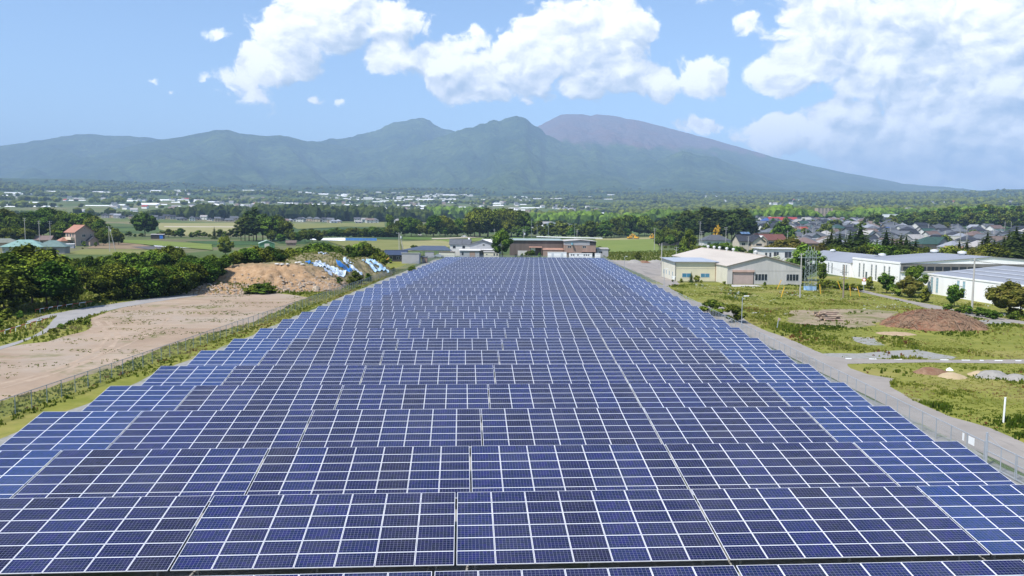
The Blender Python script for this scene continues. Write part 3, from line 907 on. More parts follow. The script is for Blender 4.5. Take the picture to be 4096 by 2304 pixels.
TM = {'pale': tarp_mat('faded_tarp', (.38, .50, .64), (.72, .78, .84)), 'blue': tarp_mat('blue_tarp', (.02, .13, .42), (.06, .26, .62)),
      'cyan': tarp_mat('light_blue_tarp', (.22, .44, .64), (.62, .76, .86)), 'grey': tarp_mat('weathered_tarp', (.25, .30, .36), (.42, .48, .55))}
TARPS = [((600, 685), (890, 825), 62, 'pale', 'faded tarp strip hanging left of the bright blue one'), ((810, 690), (965, 785), 26, 'blue', 'bright blue tarp strip in the middle of the heap'),
         ((880, 670), (1070, 800), 55, 'pale', 'whitish tarp strip right of the bright blue one'), ((970, 590), (1060, 655), 45, 'grey', 'greyish tarp near the top of the heap'),
         ((1085, 655), (1215, 780), 62, 'cyan', 'light blue tarp left of the rightmost ones'), ((1150, 660), (1300, 775), 60, 'cyan', 'wide light blue tarp second from the right end'),
         ((1215, 635), (1345, 750), 62, 'cyan', 'light blue tarp at the right end of the heap'), ((505, 682), (575, 702), 26, 'blue', 'small blue tarp on the crest by the cut face'),
         ((880, 650), (960, 690), 40, 'pale', 'crumpled pale tarp above the bright blue strip'), ((640, 590), (720, 620), 16, 'grey', 'small grey tarp scrap at the back of the heap'),
         ((580, 690), (740, 815), 24, 'grey', 'dark weathered tarp leftmost on the slope')]
for ti, (a, b_, w, c, lab) in enumerate(TARPS):
    A = GTH(1024 + a[0] / 2.5156, 780 + a[1] / 2.5156); B = GTH(1024 + b_[0] / 2.5156, 780 + b_[1] / 2.5156)
    if A is None or B is None: continue
    A2 = Vector((A.x, A.y)); B2 = Vector((B.x, B.y)); d = (B2 - A2); L = d.length; d.normalize(); nn = Vector((-d.y, d.x))
    wid = w / 2.5156 * A.y / FPX * 1.9
    nu, nv = max(6, int(L / .22)), max(4, int(wid / .22))
    u, v = np.meshgrid(np.linspace(0, 1, nu), np.linspace(-.5, .5, nv), indexing='ij')
    rag = (fbm(u * 6 + ti * 5, v * 0 + np.sign(v) * 9 + ti, 4) - .5) * 1.1
    vv = v * (1 + rag) + (fbm(u * 3 + ti, v * 0, 3) - .5) * .7
    x = A2.x + d.x * u * L + nn.x * vv * wid; y = A2.y + d.y * u * L + nn.y * vv * wid
    z = heap_h(x.ravel(), y.ravel()).reshape(x.shape)
    z = np.maximum(z, 0) + .16 + np.abs(fbm(x / .7, y / .7 + ti, 4) - .5) * 1.5
    q = np.arange(u.size).reshape(u.shape)
    F_ = np.stack([q[:-1, :-1], q[:-1, 1:], q[1:, 1:], q[1:, :-1]], -1).reshape(-1, 4)
    hol = fbm(u * 9 + ti * 3, v * 5, 3).ravel()
    F_ = F_[hol[F_].mean(1) < .61]
    tag(link('tarpaulin', npmesh('tarpaulin', np.stack([x.ravel(), y.ravel(), z.ravel()], -1), F_, TM[c], smooth=True)), lab, 'tarpaulin', 'tarpaulins on the soil heap')
M_BAG = mat('white_sack', (.62, .60, .56), .9, .15, 4)
_bag = MB()
for sx in (-1,): pass
bag_v = []; bag_f = []
for i in range(6):
    t = i / 5; r = math.sin(math.pi * (t * .86 + .07)) ** .5
    for j in range(8):
        a = 2 * math.pi * j / 8
        bag_v.append(((t - .5) * .9, math.cos(a) * .3 * r, .18 + math.sin(a) * .17 * r))
for i in range(5):
    for j in range(8): bag_f.append((i * 8 + j, i * 8 + (j + 1) % 8, (i + 1) * 8 + (j + 1) % 8, (i + 1) * 8 + j))
bag_f += [tuple(range(7, -1, -1)), tuple(range(40, 48))]
bag_me = MB().faces(bag_v, bag_f).mesh('sandbag', M_BAG, True)
for i, (zx, zy) in enumerate([(212, 712), (262, 712), (318, 708), (405, 694), (440, 688), (466, 708), (612, 682)]):
    p = GTH(1024 + zx / 2.5156, 780 + zy / 2.5156)
    if p: tag(link('sandbag', bag_me, None, (p.x, p.y, p.z), rz=i * .7, sc=1.2), '%s white sandbag from the left along the crest of the soil heap' % nth(i), 'sandbag', 'sandbags on the heap')
# ------------------------------------------------------------------ foliage
def leaf_mat(name, dark, light, hue=.05, val=.25):
    m = bpy.data.materials.new(name); m.use_nodes = True
    N = NT(m.node_tree); N.n.clear()
    out = N.new('ShaderNodeOutputMaterial')
    tone = N.new('ShaderNodeAttribute', attribute_name='tone').outputs['Fac']
    oi = N.new('ShaderNodeObjectInfo').outputs['Random']
    cc = N.mix(tone, dark, light)
    hs = N.new('ShaderNodeHueSaturation'); N.set(hs.inputs['Color'], cc)
    N.set(hs.inputs['Value'], N.remap(oi, 0, 1, 1 - val, 1 + val))
    N.set(hs.inputs['Hue'], N.remap(N.math('FRACT', N.math('MULTIPLY', oi, 9.7)), 0, 1, .5 - hue, .5 + hue * .5))
    d = N.new('ShaderNodeBsdfDiffuse'); t = N.new('ShaderNodeBsdfTranslucent')
    N.set(d.inputs['Color'], hs.outputs[0]); N.set(t.inputs['Color'], N.mix(.35, hs.outputs[0], (.16, .20, .02)))
    mx = N.new('ShaderNodeMixShader'); mx.inputs[0].default_value = .18
    N.l.new(d.outputs[0], mx.inputs[1]); N.l.new(t.outputs[0], mx.inputs[2]); N.l.new(mx.outputs[0], out.inputs['Surface'])
    MATS[name] = m
    return m


L_BROAD = leaf_mat('broadleaf', (.017, .034, .006), (.200, .300, .036))
L_BRIGHT = leaf_mat('bright_leaf', (.026, .052, .008), (.205, .290, .040))
L_CON = leaf_mat('needles', (.010, .024, .009), (.095, .140, .030), .03)
L_FAR = leaf_mat('far_leaf', (.018, .038, .008), (.165, .250, .036))
L_RED = leaf_mat('copper_leaf', (.05, .02, .02), (.13, .05, .045), .01)
L_GOLD = leaf_mat('bronze_leaf', (.07, .075, .014), (.21, .185, .04), .02)
L_YEL = leaf_mat('yellow_leaf', (.40, .22, .02), (.65, .38, .05), .01)
L_FLOWER = leaf_mat('white_blossom', (.18, .22, .08), (.62, .62, .50), .01)
M_BARK = mat('bark', (.085, .065, .048), .95, .3, 6, bump=.5)


def quads(C, Nrm, S, asp, rng, tilt=.5):
    """leaf quads at C facing Nrm, size S"""
    n = len(C)
    Nn = Nrm + rng.normal(size=(n, 3)) * tilt
    Nn /= np.linalg.norm(Nn, axis=1)[:, None] + 1e-9
    up = rng.normal(size=(n, 3))
    A = np.cross(Nn, up); A /= np.linalg.norm(A, axis=1)[:, None] + 1e-9
    B = np.cross(Nn, A)
    S = S[:, None]
    V = np.stack([C + A * S, C + B * S * asp, C - A * S, C - B * S * asp], 1)
    return V


ICO = None


def ico():
    global ICO
    if ICO is None:
        import bmesh
        bm = bmesh.new(); bmesh.ops.create_icosphere(bm, subdivisions=2, radius=1.0)
        ICO = (np.array([v.co for v in bm.verts]), np.array([[v.index for v in f.verts] for f in bm.faces])); bm.free()
    return ICO


def crown_broad(seed, nleaf=2600, leaf=.030, nclump=30, bottom=.22, width=.42, shape=1.0, m=None, ragged=.5):
    """unit-height crown of leaf clumps"""
    rng = np.random.default_rng(seed)
    cz = bottom + (1 - bottom) * .5
    hz = (1 - bottom) * .5
    cl = []
    while len(cl) < nclump:
        p = rng.uniform(-1, 1, 3)
        d = np.linalg.norm(p)
        if d > 1 or d < .35: continue
        k = 1.0 - .25 * max(0, p[2]) * shape - .15 * max(0, -p[2])
        r = rng.uniform(.24, .40) * (1 - .15 * d)
        q = p * (1 - r * .75)
        cl.append((q[0] * width * k, q[1] * width * k, cz + q[2] * hz, r * width * rng.uniform(.75, 1.1), rng.uniform(-.22, .22)))
    cl = np.array(cl)
    w = cl[:, 3] ** 2; w /= w.sum()
    pick = rng.choice(len(cl), nleaf, p=w)
    n = rng.normal(size=(nleaf, 3)); n /= np.linalg.norm(n, axis=1)[:, None]
    n[:, 2] = np.where(n[:, 2] < -.3, -n[:, 2] * .6, n[:, 2])
    rr = cl[pick, 3] * rng.uniform(.8, 1.12 + .25 * ragged, nleaf)
    C = cl[pick, :3] + n * rr[:, None] * np.array([1, 1, .85])
    S = leaf * rng.uniform(.65, 1.4, nleaf)
    V = quads(C, n + np.array([-.15, -.1, .75]), S, .66, rng, .32)
    tone = np.clip(.40 + cl[pick, 4] * 1.7 + rng.normal(size=nleaf) * .2 + n[:, 2] * .38, 0, 1)  # upward leaves get a lighter colour, painting sunlit highlights into the crown
    F = np.arange(nleaf * 4).reshape(-1, 4)
    iv, iff = ico()
    VV = [V.reshape(-1, 3)]; TT = [F]; TN = [np.repeat(tone, 1)]
    tris = []
    k = nleaf * 4
    cv = []; ct = []
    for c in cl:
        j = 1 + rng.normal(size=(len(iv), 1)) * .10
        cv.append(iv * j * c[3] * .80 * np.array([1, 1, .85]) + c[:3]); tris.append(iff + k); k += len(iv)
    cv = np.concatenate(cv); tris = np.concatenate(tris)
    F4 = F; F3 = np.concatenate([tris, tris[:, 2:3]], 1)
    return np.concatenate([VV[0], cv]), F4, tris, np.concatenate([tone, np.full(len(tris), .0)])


def mixed_mesh(name, V, F4, F3, m, tone):
    me = bpy.data.meshes.new(name)
    V = np.asarray(V, np.float32)
    me.vertices.add(len(V)); me.vertices.foreach_set('co', V.ravel())
    lv = np.concatenate([F4.ravel(), F3.ravel()]).astype(np.int32)
    me.loops.add(len(lv)); me.loops.foreach_set('vertex_index', lv)
    me.polygons.add(len(F4) + len(F3))
    ls = np.concatenate([np.arange(0, F4.size, 4), F4.size + np.arange(0, F3.size, 3)]).astype(np.int32)
    me.polygons.foreach_set('loop_start', ls)
    me.polygons.foreach_set('use_smooth', np.zeros(len(ls), dtype=bool))
    me.materials.append(m)
    a = me.attributes.new('tone', 'FLOAT', 'FACE'); a.data.foreach_set('value', np.asarray(tone, np.float32))
    me.update(calc_edges=True)
    return me


def crown_conifer(seed, levels=20, per=10, width=.2, bottom=.06, droop=.35, seg=5, irr=.25):
    rng = np.random.default_rng(seed)
    Vs = []; tn = []
    for l in range(levels):
        t = (l + rng.uniform(-.3, .3)) / levels
        z = bottom + (1 - bottom) * t
        R = width * (1 - t ** 1.25) ** .9 * rng.uniform(1 - irr, 1 + irr * .6) + .012
        n = max(4, int(per * (1 - t * .6)))
        for b_ in range(n):
            a = 2 * math.pi * (b_ + rng.uniform(-.4, .4)) / n + l
            L = R * rng.uniform(.75, 1.12)
            tb = rng.uniform(.2, .8)
            for s in range(seg):
                u = (s + .7) / seg
                p = np.array([math.cos(a) * L * u, math.sin(a) * L * u, z - droop * L * u * u + .02])
                wdt = .35 * L * (1.05 - .6 * u) + .006
                dirv = np.array([math.cos(a), math.sin(a), -droop * u])
                sd = np.array([-math.sin(a), math.cos(a), rng.uniform(-.25, .25)])
                e = L / seg * .8
                Vs.append([p + dirv * e, p + sd * wdt + np.array([0, 0, -.012]), p - dirv * e, p - sd * wdt + np.array([0, 0, -.012])])
                tn.append(np.clip(tb * .6 + u * .35 + rng.normal() * .12, 0, 1))
    V = np.array(Vs).reshape(-1, 3)
    F = np.arange(len(V)).reshape(-1, 4)
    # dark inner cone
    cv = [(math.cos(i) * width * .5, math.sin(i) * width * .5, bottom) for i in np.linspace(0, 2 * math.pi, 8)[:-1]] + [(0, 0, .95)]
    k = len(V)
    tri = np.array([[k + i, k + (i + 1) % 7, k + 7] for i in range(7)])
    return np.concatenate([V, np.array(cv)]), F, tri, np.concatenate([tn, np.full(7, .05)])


def trunk_mesh(seed, top=.6, r=.022, limbs=5, straight=False):
    rng = random.Random(seed)
    b_ = MB()
    p = Vector((0, 0, -.01)); n = 4
    for i in range(n):
        q = Vector((0 if straight else rng.uniform(-.02, .02), 0 if straight else rng.uniform(-.02, .02), top * (i + 1) / n))
        b_.tube(p, q, r * (1 - i / n * .6), r * (1 - (i + 1) / n * .6), 6, cap=False)
        if not straight and i >= 1:
            for _ in range(limbs // 2):
                a = rng.uniform(0, 6.28); L = rng.uniform(.14, .26)
                b_.tube(q, q + Vector((math.cos(a) * L, math.sin(a) * L, L * .8)), r * .42, r * .12, 5, cap=False)
        p = q
    return b_.mesh('trunk', M_BARK, True)


CR = {}
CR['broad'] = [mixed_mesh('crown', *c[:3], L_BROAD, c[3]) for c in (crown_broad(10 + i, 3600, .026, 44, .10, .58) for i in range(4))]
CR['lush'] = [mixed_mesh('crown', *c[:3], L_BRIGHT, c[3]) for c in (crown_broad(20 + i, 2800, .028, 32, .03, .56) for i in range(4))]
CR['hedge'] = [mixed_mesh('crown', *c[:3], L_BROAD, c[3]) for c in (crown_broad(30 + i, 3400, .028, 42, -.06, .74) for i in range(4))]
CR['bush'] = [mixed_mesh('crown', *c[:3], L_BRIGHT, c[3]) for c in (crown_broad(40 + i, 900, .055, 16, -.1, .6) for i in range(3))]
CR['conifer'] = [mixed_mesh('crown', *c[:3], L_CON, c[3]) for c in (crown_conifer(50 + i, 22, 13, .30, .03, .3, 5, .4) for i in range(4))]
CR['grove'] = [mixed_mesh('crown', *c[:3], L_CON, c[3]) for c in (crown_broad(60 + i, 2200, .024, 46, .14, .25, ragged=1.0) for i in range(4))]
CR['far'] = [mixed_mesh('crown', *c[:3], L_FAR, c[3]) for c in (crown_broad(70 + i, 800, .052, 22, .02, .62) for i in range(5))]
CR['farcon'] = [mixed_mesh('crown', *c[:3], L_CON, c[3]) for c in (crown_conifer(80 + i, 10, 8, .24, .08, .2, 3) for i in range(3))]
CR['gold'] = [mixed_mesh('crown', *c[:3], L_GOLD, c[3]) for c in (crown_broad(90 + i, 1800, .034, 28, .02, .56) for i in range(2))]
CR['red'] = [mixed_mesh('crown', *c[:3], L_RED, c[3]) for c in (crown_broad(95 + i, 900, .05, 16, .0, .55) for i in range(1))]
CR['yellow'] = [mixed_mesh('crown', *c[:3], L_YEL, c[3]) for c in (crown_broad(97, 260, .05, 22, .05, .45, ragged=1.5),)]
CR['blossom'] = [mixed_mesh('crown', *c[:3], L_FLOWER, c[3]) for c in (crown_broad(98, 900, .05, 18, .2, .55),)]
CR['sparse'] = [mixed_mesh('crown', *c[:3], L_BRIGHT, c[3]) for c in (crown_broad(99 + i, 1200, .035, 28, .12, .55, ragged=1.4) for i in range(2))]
TRK = [trunk_mesh(i, .62, .022) for i in range(3)]
TRKC = trunk_mesh(9, .93, .016, 0, True)
NAMES = {'conifer': 'conifer_tree', 'grove': 'conifer_tree', 'farcon': 'conifer_tree', 'bush': 'shrub', 'hedge': 'hedge_tree'}


def plant(x, y, h, kind, label, group=None, wf=1.0, z=None, name=None):
    z = T(x, y) if z is None else z
    nm = name or NAMES.get(kind, 'broadleaf_tree')
    t = thing(nm, label, 'shrub' if kind == 'bush' or 'shrub' in nm else 'tree', (x, y, z - .05), random.uniform(0, 6.28), group)
    v = CR[kind]
    link('crown', v[random.randrange(len(v))], t, sc=(h * wf, h * wf, h))
    if kind in ('conifer', 'grove', 'farcon'): link('trunk', TRKC, t, sc=h)
    else: link('trunk', TRK[random.randrange(3)], t, sc=(h * max(.8, wf), h * max(.8, wf), h))
    return t


def row(ox, oy, pts, Y, kind, desc, group, wf=1.0, order='from the left', jit=.0):
    """trees given by the pixel of their tops; pts may carry their own depth and width"""
    pts = sorted(pts, key=lambda p: p[0])
    for i, p in enumerate(pts):
        zx, zy = p[0], p[1]
        YY = (p[2] if len(p) > 2 and p[2] else Y) + random.uniform(-jit, jit)
        w = p[3] if len(p) > 3 else wf
        q = D(ox + zx / 2.5156, oy + zy / 2.5156, YY)
        g = T(q.x, YY)
        if -80 < q.x < -34 and 150 < YY < 246: g = max(g, heap1(q.x, YY))
        h = max(.8, q.z - g)
        kk = p[4] if len(p) > 4 else kind
        plant(q.x, YY, h, kk, '%s %s %s' % (nth(i), desc, order), group, w * random.uniform(.92, 1.1), g)


row(0, 780, [(-60, 600, 128, 1.1), (120, 565, 133, 1.0), (300, 488, 138, 1.05), (450, 535, 136, 1.0), (560, 650, 133, 1.0), (20, 760, 124, 1.1), (640, 790, 134, .9)], 133, 'broad', 'big dark tree beside the bend of the lane', 'dark trees beside the lane')
row(0, 780, [(640, 600), (760, 625), (880, 600), (1000, 612), (1110, 590), (1230, 540), (1350, 560), (1480, 555), (1560, 520), (1690, 485), (1790, 560), (1900, 585), (2020, 600), (2110, 590)], 205, 'broad', 'tree in the row behind the lane hedge', 'tree row behind the lane hedge', .9, jit=8)
row(0, 780, [(700, 720, 165), (830, 700, 168), (960, 690, 170), (1060, 690, 172)], 168, 'broad', 'tree at the back of the shady clearing', 'trees behind the clearing', 1.0)
row(0, 780, [(1110, 730, 147), (1220, 680, 149), (1340, 668, 151), (1460, 672, 153), (1580, 690, 155), (1690, 700, 157), (1800, 680, 160), (1920, 650, 164), (2040, 628, 168), (2150, 600, 173), (2270, 590, 178), (2380, 555, 184), (2480, 520, 190), (2590, 500, 197), (2690, 515, 203), (2790, 530, 208)], 160, 'hedge', 'tree in the tall hedge along the lane', 'hedge trees along the lane', 1.0)
row(1024, 780, [(120, 560, 214), (230, 545, 219), (340, 520, 224), (450, 505, 229), (560, 480, 233), (660, 462, 238), (740, 490, 242)], 225, 'hedge', 'hedge tree behind the soil heap', 'hedge trees behind the soil heap', 1.0)
row(1024, 780, [(870, 500, 246), (960, 470, 248), (1060, 455, 250), (1150, 470, 250), (1230, 520, 250), (1270, 560, 247)], 248, 'bush', 'bushy shrub on top of the soil heap', 'shrubs behind the soil heap', .8)
row(0, 780, [(1150, 905, 147, 1.2), (990, 1000, 141, 1.1), (1250, 960, 149, 1.2), (1080, 960, 144, 1.2)], 145, 'bush', 'shrub at the foot of the lane hedge', 'shrubs at the foot of the hedge')
row(0, 780, [(60, 1120, 117, 1.1), (200, 1150, 118, 1.0), (-20, 1240, 108, 1.1), (90, 1290, 107, 1.0)], 115, 'bush', 'shrub between the lane and the left edge', 'shrubs left of the lane')
row(0, 780, [(700, 1290, 112, 1.5), (800, 1300, 113, 1.5), (620, 1330, 108, 1.6), (530, 1370, 104, 1.6), (870, 1330, 112, 1.4)], 110, 'bush', 'low leafy shrub on the grassy bump by the dirt yard', 'low shrubs by the dirt yard')
row(0, 780, [(2265, 395, 345, .85)], 345, 'lush', 'round bright tree alone beyond the lane hedge, the', 'lone round trees', order='only one')
row(0, 780, [(-40, 170, 470), (60, 130, 480), (140, 170, 470), (270, 160, 500), (350, 150, 520), (430, 118, 525), (520, 125, 530), (600, 132, 530), (700, 165, 520), (790, 155, 530), (870, 175, 520), (940, 205, 510), (1010, 240, 500), (1070, 290, 490), (160, 290, 440), (60, 310, 430), (250, 310, 440), (640, 260, 470), (560, 300, 470), (960, 320, 470), (1040, 380, 440), (1150, 330, 450), (1190, 360, 450), (1090, 330, 470)], 500, 'broad', 'tree of the wood behind the pink house', 'wood behind the pink house', .85)
row(0, 780, [(1450, 160, 610, .85)], 610, 'broad', 'big round dark tree left of the blue doored shed, the', 'lone big trees', order='only one')
row(0, 780, [(1290, 360), (1360, 390), (1420, 380), (1620, 350), (1690, 340), (1760, 350), (1820, 330), (1930, 370), (2000, 350), (2060, 370), (2110, 390), (2210, 340), (2260, 360), (2320, 340), (2400, 350)], 590, 'far', 'bush along the far field edge', 'bushes along the far field edge', 1.1)
row(0, 780, [(2155, 318, 570)], 570, 'conifer', 'small pointed conifer standing alone among the field bushes, the', 'lone conifers', order='only one')
row(0, 780, [(2420, 210, 540, 1.3), (2500, 120, 545, 1.15), (2575, 105, 545, 1.2), (2460, 180, 535, 1.3), (2640, 150, 540, 1.3), (2545, 200, 530, 1.4)], 540, 'grove', 'tall dark conifer in the clump before the stubble field', 'tall conifer clump on the left')
row(1024, 780, [(140, 195, 535), (210, 190, 540), (270, 235, 540), (330, 340, 530), (160, 350, 520), (250, 380, 515), (380, 370, 520)], 535, 'broad', 'broadleaf tree beside the tall conifer clump', 'trees beside the conifer clump', .85)
row(1024, 780, [(430, 360), (490, 330), (560, 325), (620, 345)], 520, 'broad', 'dark bush tree right of the tall conifer clump', 'bush trees beyond the green shed', .9)
row(1024, 780, [(700 + i * 58, 345 - (i % 3) * 10 - i * 2) for i in range(13)], 660, 'hedge', 'tree of the straight hedge behind the white film beds', 'straight far hedge', 1.0)
row(1024, 780, [(1345, 180, 760, .55, 'sparse')], 760, 'sparse', 'thin pale tree rising above the straight hedge, the', 'thin pale trees', order='only one')
row(1024, 780, [(1420, 250), (1490, 220), (1560, 218), (1620, 235), (1650, 290), (1720, 280), (1790, 190), (1850, 182), (1910, 205), (1960, 260), (2030, 230), (2090, 215), (2160, 215), (1500, 310), (1600, 320), (1780, 300), (1900, 300), (2020, 300), (2140, 290), (2200, 150), (2250, 115), (2330, 100), (2420, 98), (2500, 106), (2570, 112), (2640, 130), (2680, 170), (2260, 230), (2340, 220), (2440, 215), (2540, 230)], 700, 'broad', 'tree of the wood behind the grey roofed house', 'middle wood', .85, jit=22)
row(2048, 780, [(200, 255), (290, 262), (390, 275), (470, 260), (550, 275), (640, 285), (720, 290), (800, 255), (870, 250), (950, 250), (1030, 240), (60, 290), (140, 300), (330, 310), (430, 320), (600, 330), (700, 345), (820, 330), (900, 340), (1000, 320), (950, 370), (1090, 340), (1150, 330)], 690, 'far', 'tree of the wood behind the brown factory', 'wood behind the brown factory', .95, jit=20)
row(2048, 780, [(1080, 195), (1140, 182), (1210, 185), (1280, 188), (1340, 205), (1400, 245), (1440, 300), (1180, 250), (1280, 270), (1360, 290)], 740, 'broad', 'round tree left of the tall conifer grove', 'round trees left of the grove', .85, jit=15)
row(2048, 780, [(1600, 180), (1650, 165), (1470, 250, 820), (1540, 215, 820), (1700, 210, 800)], 860, 'far', 'hazy tree behind the tall conifer grove', 'hazy trees behind the grove', 1.0)
row(2048, 780, [(1710, 165), (1780, 112), (1860, 130), (1940, 102), (2020, 92), (2100, 112), (2180, 118), (2260, 100), (2335, 122), (2395, 165), (2430, 250), (1650, 250, 560), (1750, 180, 570), (1880, 170, 570), (2060, 150, 575), (2220, 160, 575), (2360, 200, 575), (1820, 230, 555), (2130, 220, 560), (2290, 230, 560)], 590, 'grove', 'tall conifer of the grove behind the houses', 'conifer grove behind the houses', 1.25)
row(2048, 780, [(1500, 330, 520), (1560, 320, 520), (1620, 360, 510), (1480, 400, 500), (1600, 390, 505), (1650, 330, 520)], 520, 'broad', 'tree left of the conifer grove beside the small hip roofed house', 'trees by the small hip roofed house', .8)
row(2048, 780, [(1790, 345, 360, .62)], 360, 'lush', 'tall pear shaped tree in front of the grey hip roofed house, the', 'pear shaped trees', order='only one')
row(2048, 780, [(1700, 470, 345), (1860, 490, 340), (1740, 520, 330), (1920, 500, 340)], 340, 'bush', 'bush round the pear shaped tree', 'bushes round the pear tree', .9)
row(2048, 780, [(2060, 470, 350, 1.3, 'broad'), (2130, 460, 350, 1.2, 'broad'), (2000, 490, 345, 1.2, 'broad'), (2260, 510, 345), (2320, 510, 345), (2450, 525, 330), (2520, 540, 330), (1950, 520, 335)], 345, 'bush', 'garden tree behind the cream warehouse roof', 'garden trees behind the warehouse', 1.2)
row(2048, 780, [(1600, 505, 480), (1540, 508, 480), (1660, 505, 480)], 480, 'bush', 'trimmed garden hedge bush by the small hip roofed house', 'garden hedge', 2.0)
row(2048, 780, [(1270, 570, 325, .9), (960, 530, 400, 1.2), (880, 510, 420, 1.2)], 325, 'lush', 'small dark tree on the weedy strip', 'small trees on the weedy strip')
row(2048, 780, [(1805, 765, 203, .9, 'conifer'), (1860, 800, 202, .9), (1700, 835, 202, 1.1), (1620, 850, 204, 1.0), (1905, 850, 201, 1.0), (2150, 880, 199, 2.2), (2545, 865, 195, .9)], 202, 'bush', 'shrub planted along the front of the cream warehouse', 'shrubs before the warehouse', .9)
row(2048, 780, [(2015, 1038, 130, 1.5)], 128, 'bush', 'round dark shrub in the meadow, the farther', 'meadow shrubs', order='of the two by the path')
row(2048, 780, [(2255, 1085, 121, 1.15)], 119, 'bush', 'large leafy bush beside the lamp post, the nearer', 'meadow shrubs', order='of the two by the path')
CONB = [(640, 340), (725, 352), (830, 340), (935, 248), (1195, 320), (1255, 400), (1340, 378), (1395, 382), (1490, 430), (1930, 440), (2005, 440), (2215, 345), (2430, 345), (2505, 290), (2575, 340), (2330, 450), (2120, 480), (560, 430), (780, 420), (1100, 430)]
CONB += [(680, 400), (880, 380), (1010, 420), (1300, 430), (1230, 450), (1430, 450), (985, 400), (2280, 430), (2380, 400), (2470, 380), (2540, 390), (2160, 430), (600, 400), (1160, 420), (890, 420), (2620, 380)]
row(3072, 780, CONB, 285, 'conifer', 'dark conifer standing behind the white factory', 'conifers behind the white factory', 1.45, jit=6)
row(3072, 780, [(1000, 470, 276), (1080, 460, 276), (1180, 480, 276), (700, 480, 276), (500, 470, 276, 1.0, 'gold'), (1290, 500, 275), (1560, 510, 272), (1850, 480, 270), (2240, 480, 270)], 275, 'broad', 'lower tree between the conifers behind the white factory', 'lower trees behind the white factory', 1.1)
row(3072, 780, [(400, 485, 212, 1.0)], 212, 'lush', 'large bright tree behind the lattice tower, the', 'large bright trees', order='only one')
row(3072, 780, [(220, 420, 300, 1.3), (140, 440, 300, 1.2), (300, 440, 300, 1.1)], 300, 'gold', 'bronze leaved tree behind the white office', 'bronze trees behind the office')
row(3072, 780, [(90, 590, 225, 1.2), (235, 615, 218, 1.1)], 222, 'blossom', 'small tree with white blossom beside the warehouse gable', 'white blossom trees')
row(3072, 780, [(545, 665, 203, .5)], 203, 'sparse', 'thin bare looking larch before the white factory, the', 'thin larches', order='only one')
row(3072, 780, [(1500, 680, 176, .75, 'lush'), (1430, 805, 165, 1.1, 'gold'), (1035, 815, 182, .8, 'bush'), (1200, 780, 175, 1.0, 'sparse'), (1305, 865, 169, .8, 'bush'), (1590, 910, 155, .8, 'bush'), (1885, 900, 147, 1.0, 'sparse'), (2440, 845, 134, 1.0, 'gold'), (2560, 875, 132, .95, 'gold')], 160, 'lush', 'tree of the planting before the white factory', 'trees before the white factory')
row(3072, 780, [(540 + i * 62, 838 + i * 9, 192 - i * 2.2, 1.2) for i in range(7)] + [(500, 880, 186, 1.1), (570, 885, 184, 1.0)], 190, 'bush', 'clipped round azalea bush beside the driveway', 'clipped bushes by the driveway', 1.2)
row(3072, 780, [(1830, 1090, 139, 1.6), (1960, 1092, 137, 1.3), (2040, 1108, 135, 1.3), (2130, 1118, 132, 1.4), (2230, 1135, 130, 1.4), (2290, 1150, 128, 1.3), (2480, 1150, 128, 1.3)], 135, 'bush', 'clipped low bush near the tall concrete pole', 'clipped bushes near the tall pole', 1.3)
row(1024, 780, [(20, 880, 163, 1.9), (80, 865, 164, 1.8), (140, 895, 163, 1.8), (-40, 900, 162, 1.9), (-100, 925, 161, 1.9), (60, 930, 161, 2.2), (-20, 940, 161, 2.0)], 163, 'bush', 'leafy bush on the front slope of the soil heap', 'bushes on the front of the heap', 1.8)
row(1024, 780, [(835, 815, 181, .9), (1005, 745, 190, .8), (960, 800, 186, 1.0), (1050, 800, 190, 1.0), (1130, 770, 198, .9), (1380, 720, 232, 1.0), (1570, 700, 240, 1.6)], 185, 'bush', 'bright shrub at the right foot of the soil heap', 'shrubs at the foot of the heap', .9)
row(1024, 780, [(2480, 335, 330, .8)], 330, 'lush', 'tall bright tree between the grey house and the brown factory, the', 'tall bright trees', order='only one')
row(1024, 780, [(1590, 495, 420, 1.2, 'broad'), (2330, 420, 430, 1.0, 'broad')], 420, 'broad', 'dark bush behind the carport and grey house', 'bushes behind the carport')
row(1024, 780, [(1290, 610, 285, .9), (1350, 630, 283, .9)], 285, 'bush', 'bush left of the dark roofed hut', 'bushes by the hut', .9)
row(2048, 780, [(150, 560, 338, 1.0), (200, 545, 338, 1.0), (280, 570, 337, .8), (100, 580, 337, .9), (40, 590, 337, .9)], 338, 'bush', 'bush against the long brown factory wall', 'bushes along the brown factory')
row(0, 780, [(400, 395, 455, 1.3, 'red'), (470, 405, 450, 1.2, 'red'), (180, 430, 430, 1.0, 'bush'), (20, 420, 440, 1.0, 'bush'), (690, 510, 400, .9, 'bush'), (830, 525, 395, 1.2, 'bush'), (845, 460, 425, .7, 'bush'), (960, 470, 425, .7, 'bush')], 430, 'bush', 'garden shrub round the houses on the left', 'garden shrubs round the left houses')
row(2048, 780, [(2065, 292, 545, .55, 'yellow')], 545, 'yellow', 'tree with golden yellow leaves before the conifer grove, the', 'golden trees', 1.0, order='only one')
row(3072, 780, [(2075, 520, 250, 1.0, 'gold')], 250, 'gold', 'reddish bush glimpsed behind the white factory roof, the', 'reddish bushes', order='only one')

# ------------------------------------------------------------------ weeds and grass: uncountable, one mass per side
def inside(P, poly):
    x, y = P[:, 0], P[:, 1]; n = len(poly); r = np.zeros(len(P), bool); j = n - 1
    for i in range(n):
        xi, yi = poly[i]; xj, yj = poly[j]
        c = ((yi > y) != (yj > y)) & (x < (xj - xi) * (y - yi) / (yj - yi + 1e-12) + xi)
        r ^= c; j = i
    return r


